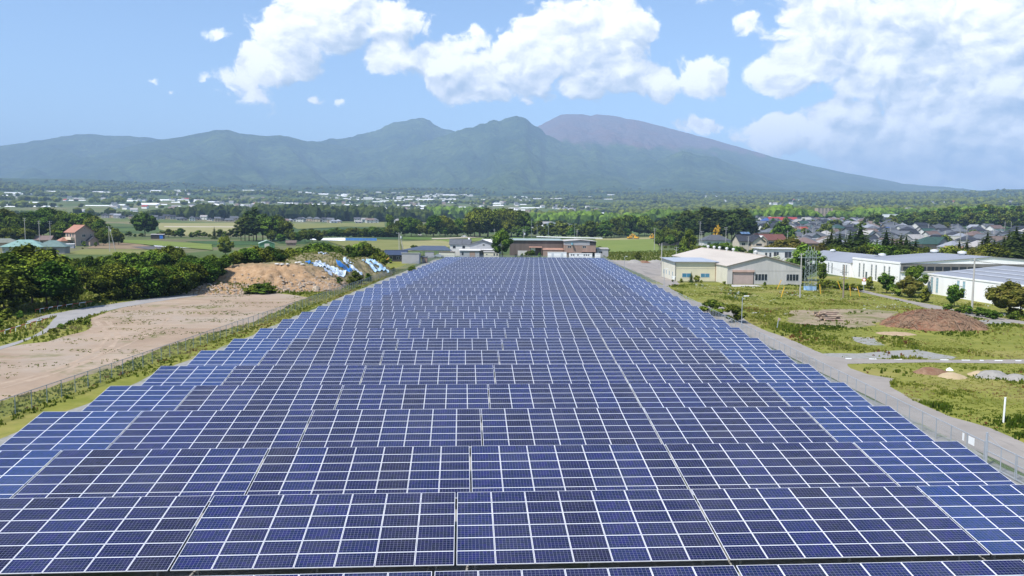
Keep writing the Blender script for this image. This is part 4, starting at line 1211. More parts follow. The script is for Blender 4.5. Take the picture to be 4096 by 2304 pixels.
m = bpy.data.materials.new('weed_blades'); m.use_nodes = True
N = NT(m.node_tree); N.n.clear()
out = N.new('ShaderNodeOutputMaterial')
tone = N.new('ShaderNodeAttribute', attribute_name='tone').outputs['Fac']
rc = N.ramp(tone, [(0, (.05, .085, .009)), (.3, (.11, .148, .017)), (.55, (.20, .215, .036)), (.75, (.30, .27, .08)), (.84, (.30, .24, .13)), (.86, (.17, .075, .03)), (.92, (.2, .09, .04)), (.93, (.55, .56, .48)), (1, (.72, .72, .66))])
d = N.new('ShaderNodeBsdfDiffuse'); t = N.new('ShaderNodeBsdfTranslucent')
N.set(d.inputs[0], rc); N.set(t.inputs[0], rc)
mx = N.new('ShaderNodeMixShader'); mx.inputs[0].default_value = .3
N.l.new(d.outputs[0], mx.inputs[1]); N.l.new(t.outputs[0], mx.inputs[2]); N.l.new(mx.outputs[0], out.inputs['Surface'])
M_WEED = m


def weeds(name, label, P, Hh, tone, z=None, spread=.5):
    n = len(P); nb = 5
    rng = np.random.default_rng(len(P))
    a = rng.uniform(0, 6.283, (n, nb)); l = rng.uniform(.15, 1, (n, nb)) * spread * Hh[:, None]
    hb = Hh[:, None] * rng.uniform(.55, 1.1, (n, nb))
    w = .10 * Hh[:, None] + .035
    z0 = np.zeros(n) if z is None else z
    bx = P[:, 0, None] + rng.uniform(-.15, .15, (n, nb)); by = P[:, 1, None] + rng.uniform(-.15, .15, (n, nb))
    a2 = rng.uniform(0, 6.283, (n, nb))
    v0 = np.stack([bx - np.cos(a2) * w, by - np.sin(a2) * w, np.broadcast_to(z0[:, None], (n, nb)) - .02], -1)
    v1 = np.stack([bx + np.cos(a2) * w, by + np.sin(a2) * w, np.broadcast_to(z0[:, None], (n, nb)) - .02], -1)
    v2 = np.stack([bx + np.cos(a) * l + np.cos(a2) * w * .8, by + np.sin(a) * l + np.sin(a2) * w * .8, z0[:, None] + hb], -1)
    v3 = np.stack([bx + np.cos(a) * l - np.cos(a2) * w * .8, by + np.sin(a) * l - np.sin(a2) * w * .8, z0[:, None] + hb], -1)
    V = np.stack([v0, v1, v2, v3], 2).reshape(-1, 3)
    F = np.arange(n * nb * 4).reshape(-1, 4)
    tn = np.clip(np.repeat(tone, nb) + rng.normal(size=n * nb) * .035 * (np.repeat(tone, nb) < .8), 0, 1)
    me = npmesh(name, V, F, M_WEED, {'tone': ('FACE', tn)})
    return tag(link(name, me), label, 'weeds', kind='stuff')


SH = {}
for nm, pl in SHEETS: SH.setdefault(nm, []).append(pl)


def scatter(n, box, keep_in=None, avoid=(), seed=1):
    rng = np.random.default_rng(seed)
    P = np.stack([rng.uniform(box[0], box[1], n), rng.uniform(box[2], box[3], n)], -1)
    k = np.ones(n, bool)
    if keep_in is not None: k &= inside(P, keep_in)
    for nm in avoid:
        for pl in SH.get(nm, []): k &= ~inside(P, pl)
    return P[k], rng


AV = ('access_path', 'branch_road', 'driveway', 'parking_yard', 'apron', 'dirt_yard', 'lane')
P, rng = scatter(120000, (33, 150, 40, 203), SH['meadow'][0], AV, 3)
dens = fbm(P[:, 0] / 9, P[:, 1] / 9, 4)
sandy = np.zeros(len(P), bool)
for nm in ('sandy_patch', 'gravel_patch', 'gravel_strip'):
    for pl in SH[nm]: sandy |= inside(P, pl)
bld = (P[:, 0] > 43) & (P[:, 0] < 75) & (P[:, 1] > 197.5) | (P[:, 0] > 92)
near_w = np.clip(100 / P[:, 1], .5, 1.4)
k = (rng.random(len(P)) < np.clip((dens - .3) * 3.2, .05, 1) * near_w) & ~(sandy & (rng.random(len(P)) < .9)) & ~bld
P = P[k]; dens = dens[k]
big = fbm(P[:, 0] / 5 + 40, P[:, 1] / 5, 3)
hedge_band = np.clip((70 - P[:, 1]) / 25, 0, 1)
Hh = (.07 + .55 * np.clip(big - .46, 0, 1) * 1.8 + .40 * hedge_band * np.clip(big - .4, 0, .2) * 5) * rng.uniform(.6, 1.3, len(P))
tn = np.clip(.50 + (fbm(P[:, 0] / 12 + 9, P[:, 1] / 12, 3) - .5) * 1.3 - Hh * .35 + rng.normal(size=len(P)) * .09, 0, .8)
fl = (fbm(P[:, 0] / 7 + 70, P[:, 1] / 7, 3) > .56) & (P[:, 1] > 128) & (rng.random(len(P)) < .12)
tn = np.where(fl, .96, tn)
tn = np.where((P[:, 1] < 80) & (big > .52), np.clip(tn - .2, .05, .5), tn)
rd = (fbm(P[:, 0] / 4 + 20, P[:, 1] / 4 + 70, 3) > .64) & (rng.random(len(P)) < .22)
tn = np.where(rd & ~fl, .89, tn)
weeds('weeds', 'tall weeds, grasses and white flowers covering the right meadow', P, Hh, tn)

P, rng = scatter(90000, (-125, -33, 40, 250), SH['meadow'][1], ('lane',), 4)
ind = np.zeros(len(P), bool)
for pl in SH['dirt_yard']: ind |= inside(P, pl)
onarr = P[:, 0] > -35.6 + .0285 * (P[:, 1] - 75) + np.where(P[:, 1] < 75, -1.2, 0)
patch = fbm(P[:, 0] / 6 + 3, P[:, 1] / 3 + 8, 4)
hp = heap_h(P[:, 0], P[:, 1])
strip = (P[:, 0] > -42) & ~onarr
u = rng.random(len(P))
k = ~onarr & np.where(ind & (hp < .15), (patch > .61) & (u < .5), np.where(strip, u < .85, u < .4))
k &= (hp < .3) | ((hp > .2) & (P[:, 1] > 190) & (u < .5)) | ((P[:, 0] < -51) & (P[:, 0] > -64) & (P[:, 1] < 171) & (fbm(P[:, 0] / 4 + 2, P[:, 1] / 4, 3) > .42))
P = P[k]; hp = hp[k]; ind = ind[k]
Hh = np.where(ind & (hp < .15), .08, np.where(strip[k], .15, .30)) * rng.uniform(.5, 1.5, len(P)) * (1 + .6 * (fbm(P[:, 0] / 4, P[:, 1] / 4, 3) - .5))
tn = np.clip(np.where(strip[k], .52, .38) + (fbm(P[:, 0] / 9 + 5, P[:, 1] / 9, 3) - .5) * 1.3 + rng.normal(size=len(P)) * .09 + np.where(hp > 1.5, .3, 0), 0, .82)
rd = (fbm(P[:, 0] / 3 + 20, P[:, 1] / 3 + 7, 3) > .66) & (P[:, 0] > -39) & (rng.random(len(P)) < .4); tn = np.where(rd, .89, tn)
weeds('weeds', 'grass and weeds along the left fence, the lane and the heap', P, Hh, tn, np.maximum(hp, 0))

P, rng = scatter(16000, (36, 140, 205, 470), None, AV, 5)
ol = [p for nm, p in SHEETS if nm == 'field'][-1]
P = P[inside(P, ol)]
Hh = .5 * rng.uniform(.5, 1.6, len(P)); tn = np.clip(.33 + rng.normal(size=len(P)) * .14, 0, .8)
weeds('weeds', 'overgrown weeds on the strip behind the parking yard', P, Hh, tn)
# ------------------------------------------------------------------ buildings
M_GLASS = mat('window_glass', (.025, .032, .04), .08, .2, 1.0, spec=.6)
M_GLASSB = mat('blue_glass', (.06, .20, .30), .12, .25, 1.0, spec=.6)
M_FRAME = mat('window_frame', (.62, .62, .60), .5, .05, 2)
M_DARKFR = mat('dark_frame', (.10, .09, .08), .5, .1, 2)
WALLS = {'cream': mat('cream_siding', (.62, .57, .40), .75, .08, .5, wave=(0, .25, 1)), 'pale': mat('pale_cream_siding', (.66, .62, .50), .75, .08, .5, wave=(0, .25, 1)),
         'greyw': mat('grey_cladding', (.45, .43, .40), .8, .12, .35, streak=(1, 1, .15), wave=(0, .35, 1)), 'white': mat('white_render', (.86, .84, .81), .8, .06, .25, streak=(1, 1, .12)),
         'pink': mat('pinkish_render', (.36, .27, .22), .85, .08, .8), 'beige': mat('beige_render', (.50, .43, .34), .85, .08, .8), 'brown': mat('brown_board', (.30, .21, .165), .85, .2, .6, streak=(1, 1, .1), wave=(0, .9, 1)),
         'dark': mat('dark_board', (.05, .045, .045), .8, .2, 1.0), 'grey': mat('grey_render', (.38, .38, .39), .8, .1, .6), 'sheetgrey': mat('grey_sheet', (.36, .35, .36), .6, .08, .6, wave=(0, .3, 1)),
         'greenw': mat('green_boards', (.10, .24, .12), .7, .2, 1.0), 'clerest': mat('weathered_concrete', (.17, .16, .145), .9, .2, .4), 'offwhite': mat('offwhite_wall', (.60, .58, .54), .8, .1, .6, rnd=.15),
         'tan': mat('tan_wall', (.42, .33, .24), .85, .1, .6, rnd=.2), 'greyhouse': mat('grey_wall', (.34, .33, .32), .85, .1, .6, rnd=.25), 'longbrown': mat('tarry_board', (.135, .105, .09), .85, .25, .5, streak=(1, 1, .1), wave=(0, .45, 1))}


def tile_mat(name, col, rnd=0.0, var=.15):
    return mat(name, col, .6, var, .7, spec=.35, rnd=rnd, wave=(0, .32, 1))


ROOFS = {'buff': mat('buff_sheet_roof', (.50, .44, .37), .65, .10, .18, streak=(1, .12, 1), wave=(1, 1.0)), 'bluegrey': mat('bluegrey_sheet_roof', (.36, .39, .44), .5, .08, .3, wave=(0, .5)),
         'grey': mat('grey_sheet_roof', (.26, .27, .295), .55, .08, .10, streak=(.15, 1, 1), wave=(1, .8)), 'orange': tile_mat('orange_tile', (.36, .17, .11)), 'jade': tile_mat('jade_sheet', (.20, .32, .28)), 'jadedark': tile_mat('jade_grey_sheet', (.13, .19, .17)),
         'slate': tile_mat('slate_tile', (.11, .115, .125), .25), 'black': tile_mat('black_tile', (.035, .037, .045), .2), 'redbrown': tile_mat('redbrown_tile', (.15, .06, .045)), 'brownhip': tile_mat('brown_tile', (.17, .12, .10), .2),
         'navy': mat('navy_corrugated', (.045, .06, .10), .45, .1, .5, wave=(0, .4)), 'olive': tile_mat('olive_roof', (.18, .19, .15)), 'white': mat('white_roof', (.62, .60, .58), .6, .1, .3), 'greenroof': tile_mat('deep_green_roof', (.035, .075, .06)),
         'pale': tile_mat('pale_tile', (.32, .30, .28), .2), 'red': tile_mat('red_tile', (.34, .06, .05), .2), 'blue': tile_mat('blue_tile', (.05, .10, .26), .2), 'rust': mat('rusty_sheet', (.36, .21, .155), .8, .25, .5)}


def window(parent, face, u, z0, w, h, ww, dd, frame=None, glass=None, mull=1, y0=0.0, bars=0):
    """u runs along the wall seen from outside; the house spans x +-ww/2, y y0..y0+dd"""
    fr = frame or M_FRAME; gl = glass or M_GLASS
    b_ = MB(); t = .06
    b_.box(-w / 2, w / 2, -.05, .02, 0, t); b_.box(-w / 2, w / 2, -.05, .02, h - t, h)
    b_.box(-w / 2, -w / 2 + t, -.05, .02, t, h - t); b_.box(w / 2 - t, w / 2, -.05, .02, t, h - t)
    for i in range(mull):
        x = -w / 2 + w * (i + 1) / (mull + 1)
        b_.box(x - t / 2, x + t / 2, -.045, .015, t, h - t)
    for i in range(bars):
        z = h * (i + 1) / (bars + 1)
        b_.box(-w / 2 + t, w / 2 - t, -.042, .012, z - .03, z + .03)
    loc, rz = {'f': ((u, y0, z0), 0), 'b': ((-u, y0 + dd, z0), math.pi), 'l': ((-ww / 2, y0 + dd / 2 - u, z0), -math.pi / 2), 'r': ((ww / 2, y0 + dd / 2 + u, z0), math.pi / 2)}[face]
    o = b_.obj('window', fr, parent, loc, rz)
    MB().box(-w / 2 + t * .5, w / 2 - t * .5, -.02, .01, t * .5, h - t * .5).obj('pane', gl, o)
    return o


def roof_mesh(kind, w, d, eave, ridge, y0=0.0, oh=.5, th=.16, ridge_frac=.5):
    b_ = MB(); x0, x1, ya, yb = -w / 2 - oh, w / 2 + oh, y0 - oh, y0 + d + oh
    yc = y0 + d / 2
    if kind == 'gx':      # ridge along x
        s = (ridge - eave) / (d / 2); ze = eave - s * oh
        b_.slab([(x0, ya, ze + th), (x1, ya, ze + th), (x1, yc, ridge + th), (x0, yc, ridge + th)], th)
        b_.slab([(x0, yc, ridge + th), (x1, yc, ridge + th), (x1, yb, ze + th), (x0, yb, ze + th)], th)
        b_.box(x0 - .02, x1 + .02, yc - .14, yc + .14, ridge + th - .02, ridge + th + .14)
    elif kind == 'gy':
        s = (ridge - eave) / (w / 2); ze = eave - s * oh
        b_.slab([(x0, ya, ze + th), (0, ya, ridge + th), (0, yb, ridge + th), (x0, yb, ze + th)], th)
        b_.slab([(0, ya, ridge + th), (x1, ya, ze + th), (x1, yb, ze + th), (0, yb, ridge + th)], th)
        b_.box(-.14, .14, ya - .02, yb + .02, ridge + th - .02, ridge + th + .14)
    elif kind == 'hip':
        m_ = min(w, d) / 2 + oh
        s = (ridge - eave) / (min(w, d) / 2); ze = eave - s * oh + th
        zr = ridge + th
        if w >= d: r0, r1 = (x0 + m_, yc), (x1 - m_, yc)
        else: r0, r1 = (0, ya + m_), (0, yb - m_)
        E_ = [(x0, ya, ze), (x1, ya, ze), (x1, yb, ze), (x0, yb, ze)]
        R0 = (*r0, zr); R1 = (*r1, zr)
        if w >= d: fs = [(0, 1, 5, 4), (1, 2, 5), (2, 3, 4, 5), (3, 0, 4)]
        else: fs = [(0, 1, 4), (1, 2, 5, 4), (2, 3, 5), (3, 0, 4, 5)]
        b_.faces(E_ + [R0, R1], fs)
        b_.faces([(p[0], p[1], p[2]) for p in E_] + [(p[0], p[1], p[2] - th) for p in E_], [(0, 4, 5, 1), (1, 5, 6, 2), (2, 6, 7, 3), (3, 7, 4, 0), (4, 7, 6, 5)])
    elif kind == 'mono':   # higher at the back
        b_.slab([(x0, ya, eave + th), (x1, ya, eave + th), (x1, yb, ridge + th), (x0, yb, ridge + th)], th)
    elif kind == 'flat':
        b_.box(x0, x1, ya, yb, eave, eave + th)
    return b_


def wall_mesh(kind, w, d, eave, ridge, y0=0.0):
    b_ = MB(); a, c = -w / 2, w / 2; yb = y0 + d; yc = y0 + d / 2
    if kind == 'gy':
        b_.poly([(a, y0, -.3), (c, y0, -.3), (c, y0, eave), (0, y0, ridge), (a, y0, eave)])
        b_.poly([(c, yb, -.3), (a, yb, -.3), (a, yb, eave), (0, yb, ridge), (c, yb, eave)])
        b_.poly([(c, y0, -.3), (c, yb, -.3), (c, yb, eave), (c, y0, eave)]); b_.poly([(a, yb, -.3), (a, y0, -.3), (a, y0, eave), (a, yb, eave)])
    elif kind == 'gx':
        b_.poly([(a, y0, -.3), (c, y0, -.3), (c, y0, eave), (a, y0, eave)]); b_.poly([(c, yb, -.3), (a, yb, -.3), (a, yb, eave), (c, yb, eave)])
        b_.poly([(c, y0, -.3), (c, yb, -.3), (c, yb, eave), (c, yc, ridge), (c, y0, eave)]); b_.poly([(a, yb, -.3), (a, y0, -.3), (a, y0, eave), (a, yc, ridge), (a, yb, eave)])
    elif kind == 'mono':
        b_.poly([(a, y0, -.3), (c, y0, -.3), (c, y0, eave), (a, y0, eave)]); b_.poly([(c, yb, -.3), (a, yb, -.3), (a, yb, ridge), (c, yb, ridge)])
        b_.poly([(c, y0, -.3), (c, yb, -.3), (c, yb, ridge), (c, y0, eave)]); b_.poly([(a, yb, -.3), (a, y0, -.3), (a, y0, eave), (a, yb, ridge)])
    else:
        b_.box(a, c, y0, yb, -.3, eave)
    return b_


def house(name, label, loc, rz, w, d, eave, ridge, kind, wall, roof, wins=(), oh=.5, cat='house', group=None, frame=None, glass=None):
    t = thing(name, label, cat, loc, rz, group)
    wall_mesh(kind, w, d, eave, ridge).obj('wall', WALLS[wall], t)
    roof_mesh(kind, w, d, eave, ridge, oh=oh).obj('roof', ROOFS[roof], t)
    for (f, u, z0, ww, hh, *mm) in wins:
        window(t, f, u, z0, ww, hh, w, d, frame, glass, mm[0] if mm else 1)
    return t


def wing(t, ox, oy, w, d, eave, ridge, kind, wall, roof, oh=.4, wins=(), rz=0.0, sub='wing'):
    """a lower part of a house with its own wall, roof and windows as sub-parts"""
    o = wall_mesh(kind, w, d, eave, ridge).obj(sub, WALLS[wall], t, (ox, oy, 0), rz)
    roof_mesh(kind, w, d, eave, ridge, oh=oh).obj('roof', ROOFS[roof], o)
    for (f, u, z0, ww, hh, *mm) in wins:
        b_ = MB().box(-ww / 2, ww / 2, -.04, .02, 0, hh)
        lc, r_ = {'f': ((u, 0, z0), 0), 'l': ((-w / 2, d / 2 - u, z0), -math.pi / 2), 'r': ((w / 2, d / 2 + u, z0), math.pi / 2)}[f]
        b_.obj('window', M_GLASS, o, lc, r_)
    return o


# cream warehouse with its annex
wh = thing('warehouse', 'large cream and grey warehouse with buff gabled roof and roller door', 'warehouse', (63.65, 198.0, 0), .02)
wall_mesh('gy', 18.9, 62, 4.6, 7.1).obj('wall', [WALLS['greyw']], wh)
MB().box(-9.53, -9.47, .05, 61.9, -.2, 4.5).obj('paler_side_wall', WALLS['pale'], wh)  # left side coloured paler than the front gable
roof_mesh('gy', 18.9, 62, 4.6, 7.1, oh=.35).obj('roof', ROOFS['buff'], wh)
MB().tube((-9.8, -.36, 4.55), (0, -.36, 7.12), .1, n=4).tube((0, -.36, 7.12), (9.8, -.36, 4.55), .1, n=4).obj('verge_trim', mat('dark_trim', (.16, .14, .12), .7), wh)
MB().box(-9.45, 9.45, -.03, 0, 3.42, 3.5).obj('wall_band', mat('band_trim', (.36, .34, .31), .8), wh)
M_DOORP = mat('pinkish_shutter', (.40, .31, .27), .7, .08, .6, wave=(2, .12))
rd_ = MB().box(-8.0, -2.95, -.08, .04, 0, 3.15).obj('roller_door', M_DOORP, wh)
MB().box(-8.2, -2.75, -.45, .0, 3.15, 3.65).obj('shutter_box', mat('shutter_box_paint', (.46, .32, .26), .7, .12, .8), rd_)
MB().box(-8.2, -8.02, -.12, .02, 0, 3.14).obj('jamb', M_DARKFR, rd_); MB().box(-2.93, -2.75, -.12, .02, 0, 3.14).obj('jamb', M_DARKFR, rd_)
window(wh, 'f', -.9, .95, 3.2, 1.75, 18.9, 62, mull=3); window(wh, 'f', 7.05, .95, 3.2, 1.75, 18.9, 62, mull=3)
M_VENT = mat('vent_metal', (.60, .60, .58), .5, .1, 2, spec=.5)
vent_b = MB().tube((0, 0, -.2), (0, 0, .55), .28, n=12).tube((0, 0, .55), (0, 0, .75), .3, .52, n=12).tube((0, 0, .75), (0, 0, 1.15), .52, .5, n=12).tube((0, 0, 1.15), (0, 0, 1.35), .5, .15, n=12)
vme = vent_b.mesh('roof_ventilator', M_VENT)
for Y in (252, 245, 239, 231.5, 225, 205.5): link('roof_ventilator', vme, wh, (.0, Y - 198, 7.2), sc=.85)
an = thing('annex', 'low pale yellow annex with flat bluish roof in front of the buff warehouse', 'annex', (48.6, 208.0, 0), .02)
wall_mesh('mono', 10.8, 17, 5.05, 5.35).obj('wall', WALLS['cream'], an)
MB().box(-5.46, -5.41, .03, 16.97, -.2, 5.0).obj('paler_side_wall', WALLS['pale'], an)  # thin sheet in a paler tone over the left wall
roof_mesh('mono', 10.8, 17, 5.05, 5.35, oh=.6).obj('roof', ROOFS['bluegrey'], an)
MB().box(-5.38, 5.38, -.03, 0, 3.35, 3.42).obj('wall_band', MATS['band_trim'], an)
MB().box(5.15, 5.4, -.06, .0, 0, 5.0).obj('corner_trim', mat('rust_trim', (.30, .2, .13), .8), an)
window(an, 'f', -2.4, 1.0, 2.5, 1.1, 10.8, 17, M_FRAME, M_GLASSB, 1); window(an, 'f', 2.5, 1.0, 2.4, 1.1, 10.8, 17, M_FRAME, M_GLASSB, 1)
for u in (-5.5, -1.5, 2.2, 5.6): window(an, 'l', -u, 1.1, .8, 1.25, 10.93, 17, M_FRAME, M_GLASSB, 0)
MB().tube((-5.45, -.12, 0), (-5.45, -.12, 4.9), .06).obj('downpipe', M_DARKFR, an)

# white factory: three halls
M_BLIND = mat('window_grid_glass', (.10, .13, .14), .25, .3, 1.2, spec=.5)
M_SKYB = mat('light_blue_panel', (.18, .38, .46), .3, .15, .8, spec=.5)


def tallwin(t, yy, z0, h, glass, w=.95, xw=0.0):
    b_ = MB(); q = .07
    b_.box(-.06, .02, -w / 2, w / 2, 0, q); b_.box(-.06, .02, -w / 2, w / 2, h - q, h)
    for s in (-w / 2, w / 2 - q): b_.box(-.06, .02, s, s + q, q, h - q)
    for i in range(1, 5): b_.box(-.05, .01, -w / 2 + q, w / 2 - q, h * i / 5 - .03, h * i / 5 + .03)
    b_.box(-.052, .008, -.025, .025, q, h - q)
    o = b_.obj('window', M_FRAME, t, (xw, yy, z0))
    MB().box(-.025, .0, -w / 2 + .04, w / 2 - .04, .04, h - .04).obj('pane', glass, o)
    # shallow recess panel above the window
    MB().box(-.03, .03, -w / 2, w / 2, 0, .45).obj('vent_panel', WALLS['white'], t, (xw - .012, yy, z0 + h + .08))


def hall(label, x0, x1, y0, y1, eave, ridge, xr, wins, glass, z0, h, parapet=0.0):
    t = thing('factory_hall', label, 'factory', (x0, y0, 0), 0, 'white factory halls')
    w = x1 - x0; d = y1 - y0; r = xr - x0
    b_ = MB()
    b_.poly([(0, d, -.3), (0, 0, -.3), (0, 0, eave), (0, d, eave)]); b_.poly([(w, 0, -.3), (w, d, -.3), (w, d, eave), (w, 0, eave)])
    b_.poly([(0, 0, -.3), (w, 0, -.3), (w, 0, eave), (r, 0, ridge), (0, 0, eave)]); b_.poly([(w, d, -.3), (0, d, -.3), (0, d, eave), (r, d, ridge), (w, d, eave)])
    b_.obj('wall', WALLS['white'], t)
    rb = MB(); o = .3
    rb.slab([(-.05, -o, eave + .1), (r, -o, ridge + .12), (r, d + o, ridge + .12), (-.05, d + o, eave + .1)], .12)
    rb.slab([(r, -o, ridge + .12), (w + o, -o, eave + .1), (w + o, d + o, eave + .1), (r, d + o, ridge + .12)], .12)
    rb.obj('roof', ROOFS['grey'], t)
    if parapet:
        MB().box(-.12, .14, 0, d, eave - .2, eave + parapet).obj('parapet', WALLS['white'], t)
    for yy in wins: tallwin(t, yy - y0, z0, h, glass)
    return t


hc = hall('low far hall of the white factory beside the lattice tower', 98.0, 114, 228.2, 268, 4.05, 6.4, 106, (243.6, 240.9, 232.8, 230.6), M_BLIND, .4, 3.1)
ha = hall('tall middle hall of the white factory with stepped white parapet', 98.6, 146, 200, 228, 5.5, 7.3, 122, (223.2, 220.5, 215.6, 213, 208.2, 205.5), M_BLIND, .5, 3.9, .35)
hb_ = hall('nearest hall of the white factory with light blue windows', 93.8, 128, 132, 177.3, 4.35, 6.2, 111, (175.4, 173.2, 165.0, 162.9, 151.2, 149.1, 140, 138), M_SKYB, .4, 3.3, .12)
# clerestory strip on the front of the tall hall
cs = MB().box(.2, 47.2, -.10, -.03, 3.6, 5.55).obj('clerestory', WALLS['clerest'], ha)
for i in range(22):
    x = 1.6 + i * 2.05
    wn_ = MB().box(x - .85, x + .85, -.16, -.10, 3.75, 4.75).obj('pane', M_GLASS, cs)
MB().box(0, 47.4, -.5, -.12, 3.42, 3.58).obj('ledge', M_CONC, ha)
dr = MB().box(-.08, .02, 0, .95, 0, 2.2).obj('door', M_BLIND, ha, (0, 18.3, 0)); MB().box(-.14, -.08, .1, .2, 1.0, 1.1).obj('handle', M_DARKFR, dr)
big_vent = MB().tube((0, 0, -.3), (0, 0, .4), .7, n=14).tube((0, 0, .4), (0, 0, .9), 1.1, 1.05, n=14).tube((0, 0, .9), (0, 0, 1.1), 1.05, .3, n=14).mesh('roof_ventilator', M_VENT)
for p in ((121 - 98.6, 12, 7.35), (121 - 98.6, 26, 7.3), (108 - 98.6, 30, 5.9)): link('roof_ventilator', big_vent, ha, p)
link('roof_ventilator', big_vent, hc, (7, 30, 6.3), sc=.8)
for i, xx in enumerate((4.0, 7.6, 11.5)):
    b_ = MB(); 
    z_ = lambda q: 4.45 + q / 17.2 * 1.85
    b_.slab([(xx, 1.5 + i * 2, z_(xx) + .18), (xx + .5, 1.5 + i * 2, z_(xx + .5) + .18), (xx + .5, 44, z_(xx + .5) + .18), (xx, 44, z_(xx) + .18)], .12)
    b_.obj('roof_seam', mat('pale_sheet', (.42, .43, .45), .5, .08, .6), hb_)
MB().tube((98.4, 199.7, 0), (98.4, 199.7, 5.3), .07).obj('downpipe', M_FRAME, None).parent = ha
bpy.data.objects['downpipe.001' if 'downpipe.001' in bpy.data.objects else 'downpipe'].location = (-98.6, -200, 0)
# office behind
house('office', 'flat roofed white office with dark windows behind the warehouse gable', (91, 268, 0), -.03, 12.5, 10, 6.8, 6.8, 'flat', 'offwhite', 'white',
      [('f', -4.6, 4.0, .8, 1.6, 0), ('f', -3.2, 4.0, .8, 1.6, 0), ('f', -1.2, 3.9, 1.8, 1.9, 1), ('f', 2.8, 3.8, 2.4, 2.1, 1), ('f', 5.3, 4.6, .6, .8, 0), ('l', 0, 4, 1.5, 1.5)], .6, 'office')

# brown factory
bf = thing('factory_block', 'two storey brown boarded factory block with grey upper band', 'factory', (30.25, 350, 0), .02)
MB().box(-6.85, 6.85, 0, 22, -.3, 5.15).obj('wall', WALLS['brown'], bf)
MB().box(-6.9, 6.9, -.06, 22.05, 5.17, 7.0).obj('upper_band', WALLS['sheetgrey'], bf)
MB().box(4.1, 6.92, -.10, -.07, 5.25, 6.9).obj('dark_panel', WALLS['dark'], bf)
rb = MB(); rb.slab([(-7.4, -.6, 7.05), (0, -.6, 7.6), (0, 22.6, 7.6), (-7.4, 22.6, 7.05)], .15); rb.slab([(0, -.6, 7.6), (7.2, -.6, 7.05), (7.2, 22.6, 7.05), (0, 22.6, 7.6)], .15)
rb.obj('roof', mat('pale_worn_roof', (.46, .43, .40), .7, .12, .4), bf)
window(bf, 'f', -4.9, 3.95, 1.7, .95, 13.7, 22, mull=1); window(bf, 'f', 1.7, 3.95, 1.7, .95, 13.7, 22, mull=1)
MB().tube((-3.8, -.1, 5.9), (-3.8, -.95, 5.85), .4, n=10).tube((-3.8, -.95, 5.9), (-3.8, -1.05, 5.3), .4, .42, n=10).obj('exhaust_duct', mat('teal_duct', (.16, .33, .38), .6), bf)
MB().box(.4, 6.7, -1.6, -.05, 2.25, 2.4).obj('canopy', ROOFS['rust'], bf); MB().box(.6, 6.5, -.05, -.02, -.2, 2.2).obj('opening', WALLS['dark'], bf)
MB().box(-6.4, -3.4, -1.2, -.05, 2.0, 2.15).obj('canopy', ROOFS['rust'], bf); MB().box(-6.2, -3.6, -.06, -.03, .5, 1.9).obj('shutter', MATS['pinkish_shutter'], bf)
lf = thing('factory_wing', 'long dark brown windowless factory wing behind the array', 'factory', (12.0, 358, 0), .02)
MB().box(-13, 10.9, 0, 16, -.3, 6.9).obj('wall', WALLS['longbrown'], lf)
MB().slab([(-13.4, -.7, 7.1), (11, -.7, 7.1), (11, 16.5, 7.5), (-13.4, 16.5, 7.5)], .16).obj('roof', mat('green_edge_roof', (.30, .36, .35), .7), lf)
MB().slab([(1.5, -5.2, 2.9), (11.0, -5.2, 2.9), (11.0, -.02, 3.6), (1.5, -.02, 3.6)], .14).obj('lean_to_roof', ROOFS['rust'], lf)
MB().box(1.8, 10.8, -5.0, -.03, -.2, 2.75).obj('lean_to', WALLS['brown'], lf)
MB().slab([(-4.5, -3.4, 3.9), (1.4, -3.4, 3.9), (1.4, -.02, 4.2), (-4.5, -.02, 4.2)], .12).obj('porch_roof', ROOFS['rust'], lf)
for x in (-4.3, 1.2): MB().box(x - .08, x + .08, -3.3, -3.14, -.2, 3.8).obj('porch_post', WALLS['brown'], lf)
MB().box(-9.5, -5.2, -.12, -.03, 0, 2.3).obj('pale_panel', WALLS['offwhite'], lf)
MB().box(-3.6, -1.6, -.8, -.06, 2.3, 3.6).obj('white_tank', WALLS['white'], lf)
# white equipment cabins at the end of the array
def cabin(label, x0, x1, y, h, louvre):
    t = thing('equipment_cabin', label, 'cabin', ((x0 + x1) / 2, y, 0), .03, 'equipment cabins')
    w = x1 - x0
    MB().box(-w / 2, w / 2, 0, 2.4, 0, h - .18).obj('body', WALLS['white'], t)
    MB().box(-w / 2 - .12, w / 2 + .12, -.12, 2.52, h - .18, h).obj('roof', mat('cabin_roof', (.66, .65, .62), .7), t)
    for u in louvre: MB().box(u - .28, u + .28, -.04, .0, h - .95, h - .45).obj('louvre', WALLS['dark'], t)
    for u in (-w * .25, w * .25):
        dd_ = MB().box(u - .5, u + .5, -.03, .0, .15, h - .5).obj('door', mat('cabin_door', (.56, .58, .60), .6), t) if w > 3 and not louvre else None
    return t


cabin('bluish white equipment cabin left of the louvred one', 14.8, 22.5, 326, 2.9, ())
cabin('cream white equipment cabin with a row of dark louvres', 23.7, 33.1, 326, 2.5, (-3.9, -3.0, -1.2, 1.4, 2.3, 3.2))
cabin('narrow white equipment cabin at the right end of the last row', 34.4, 36.4, 325, 2.6, ())
house('shed', 'small grey shed leaning right of the brown factory block', (40.3, 352, 0), 0, 5.2, 5, 3.4, 3.9, 'mono', 'sheetgrey', 'pale', [('f', -.8, 1.5, 1.6, 1.0)], .3, 'shed')

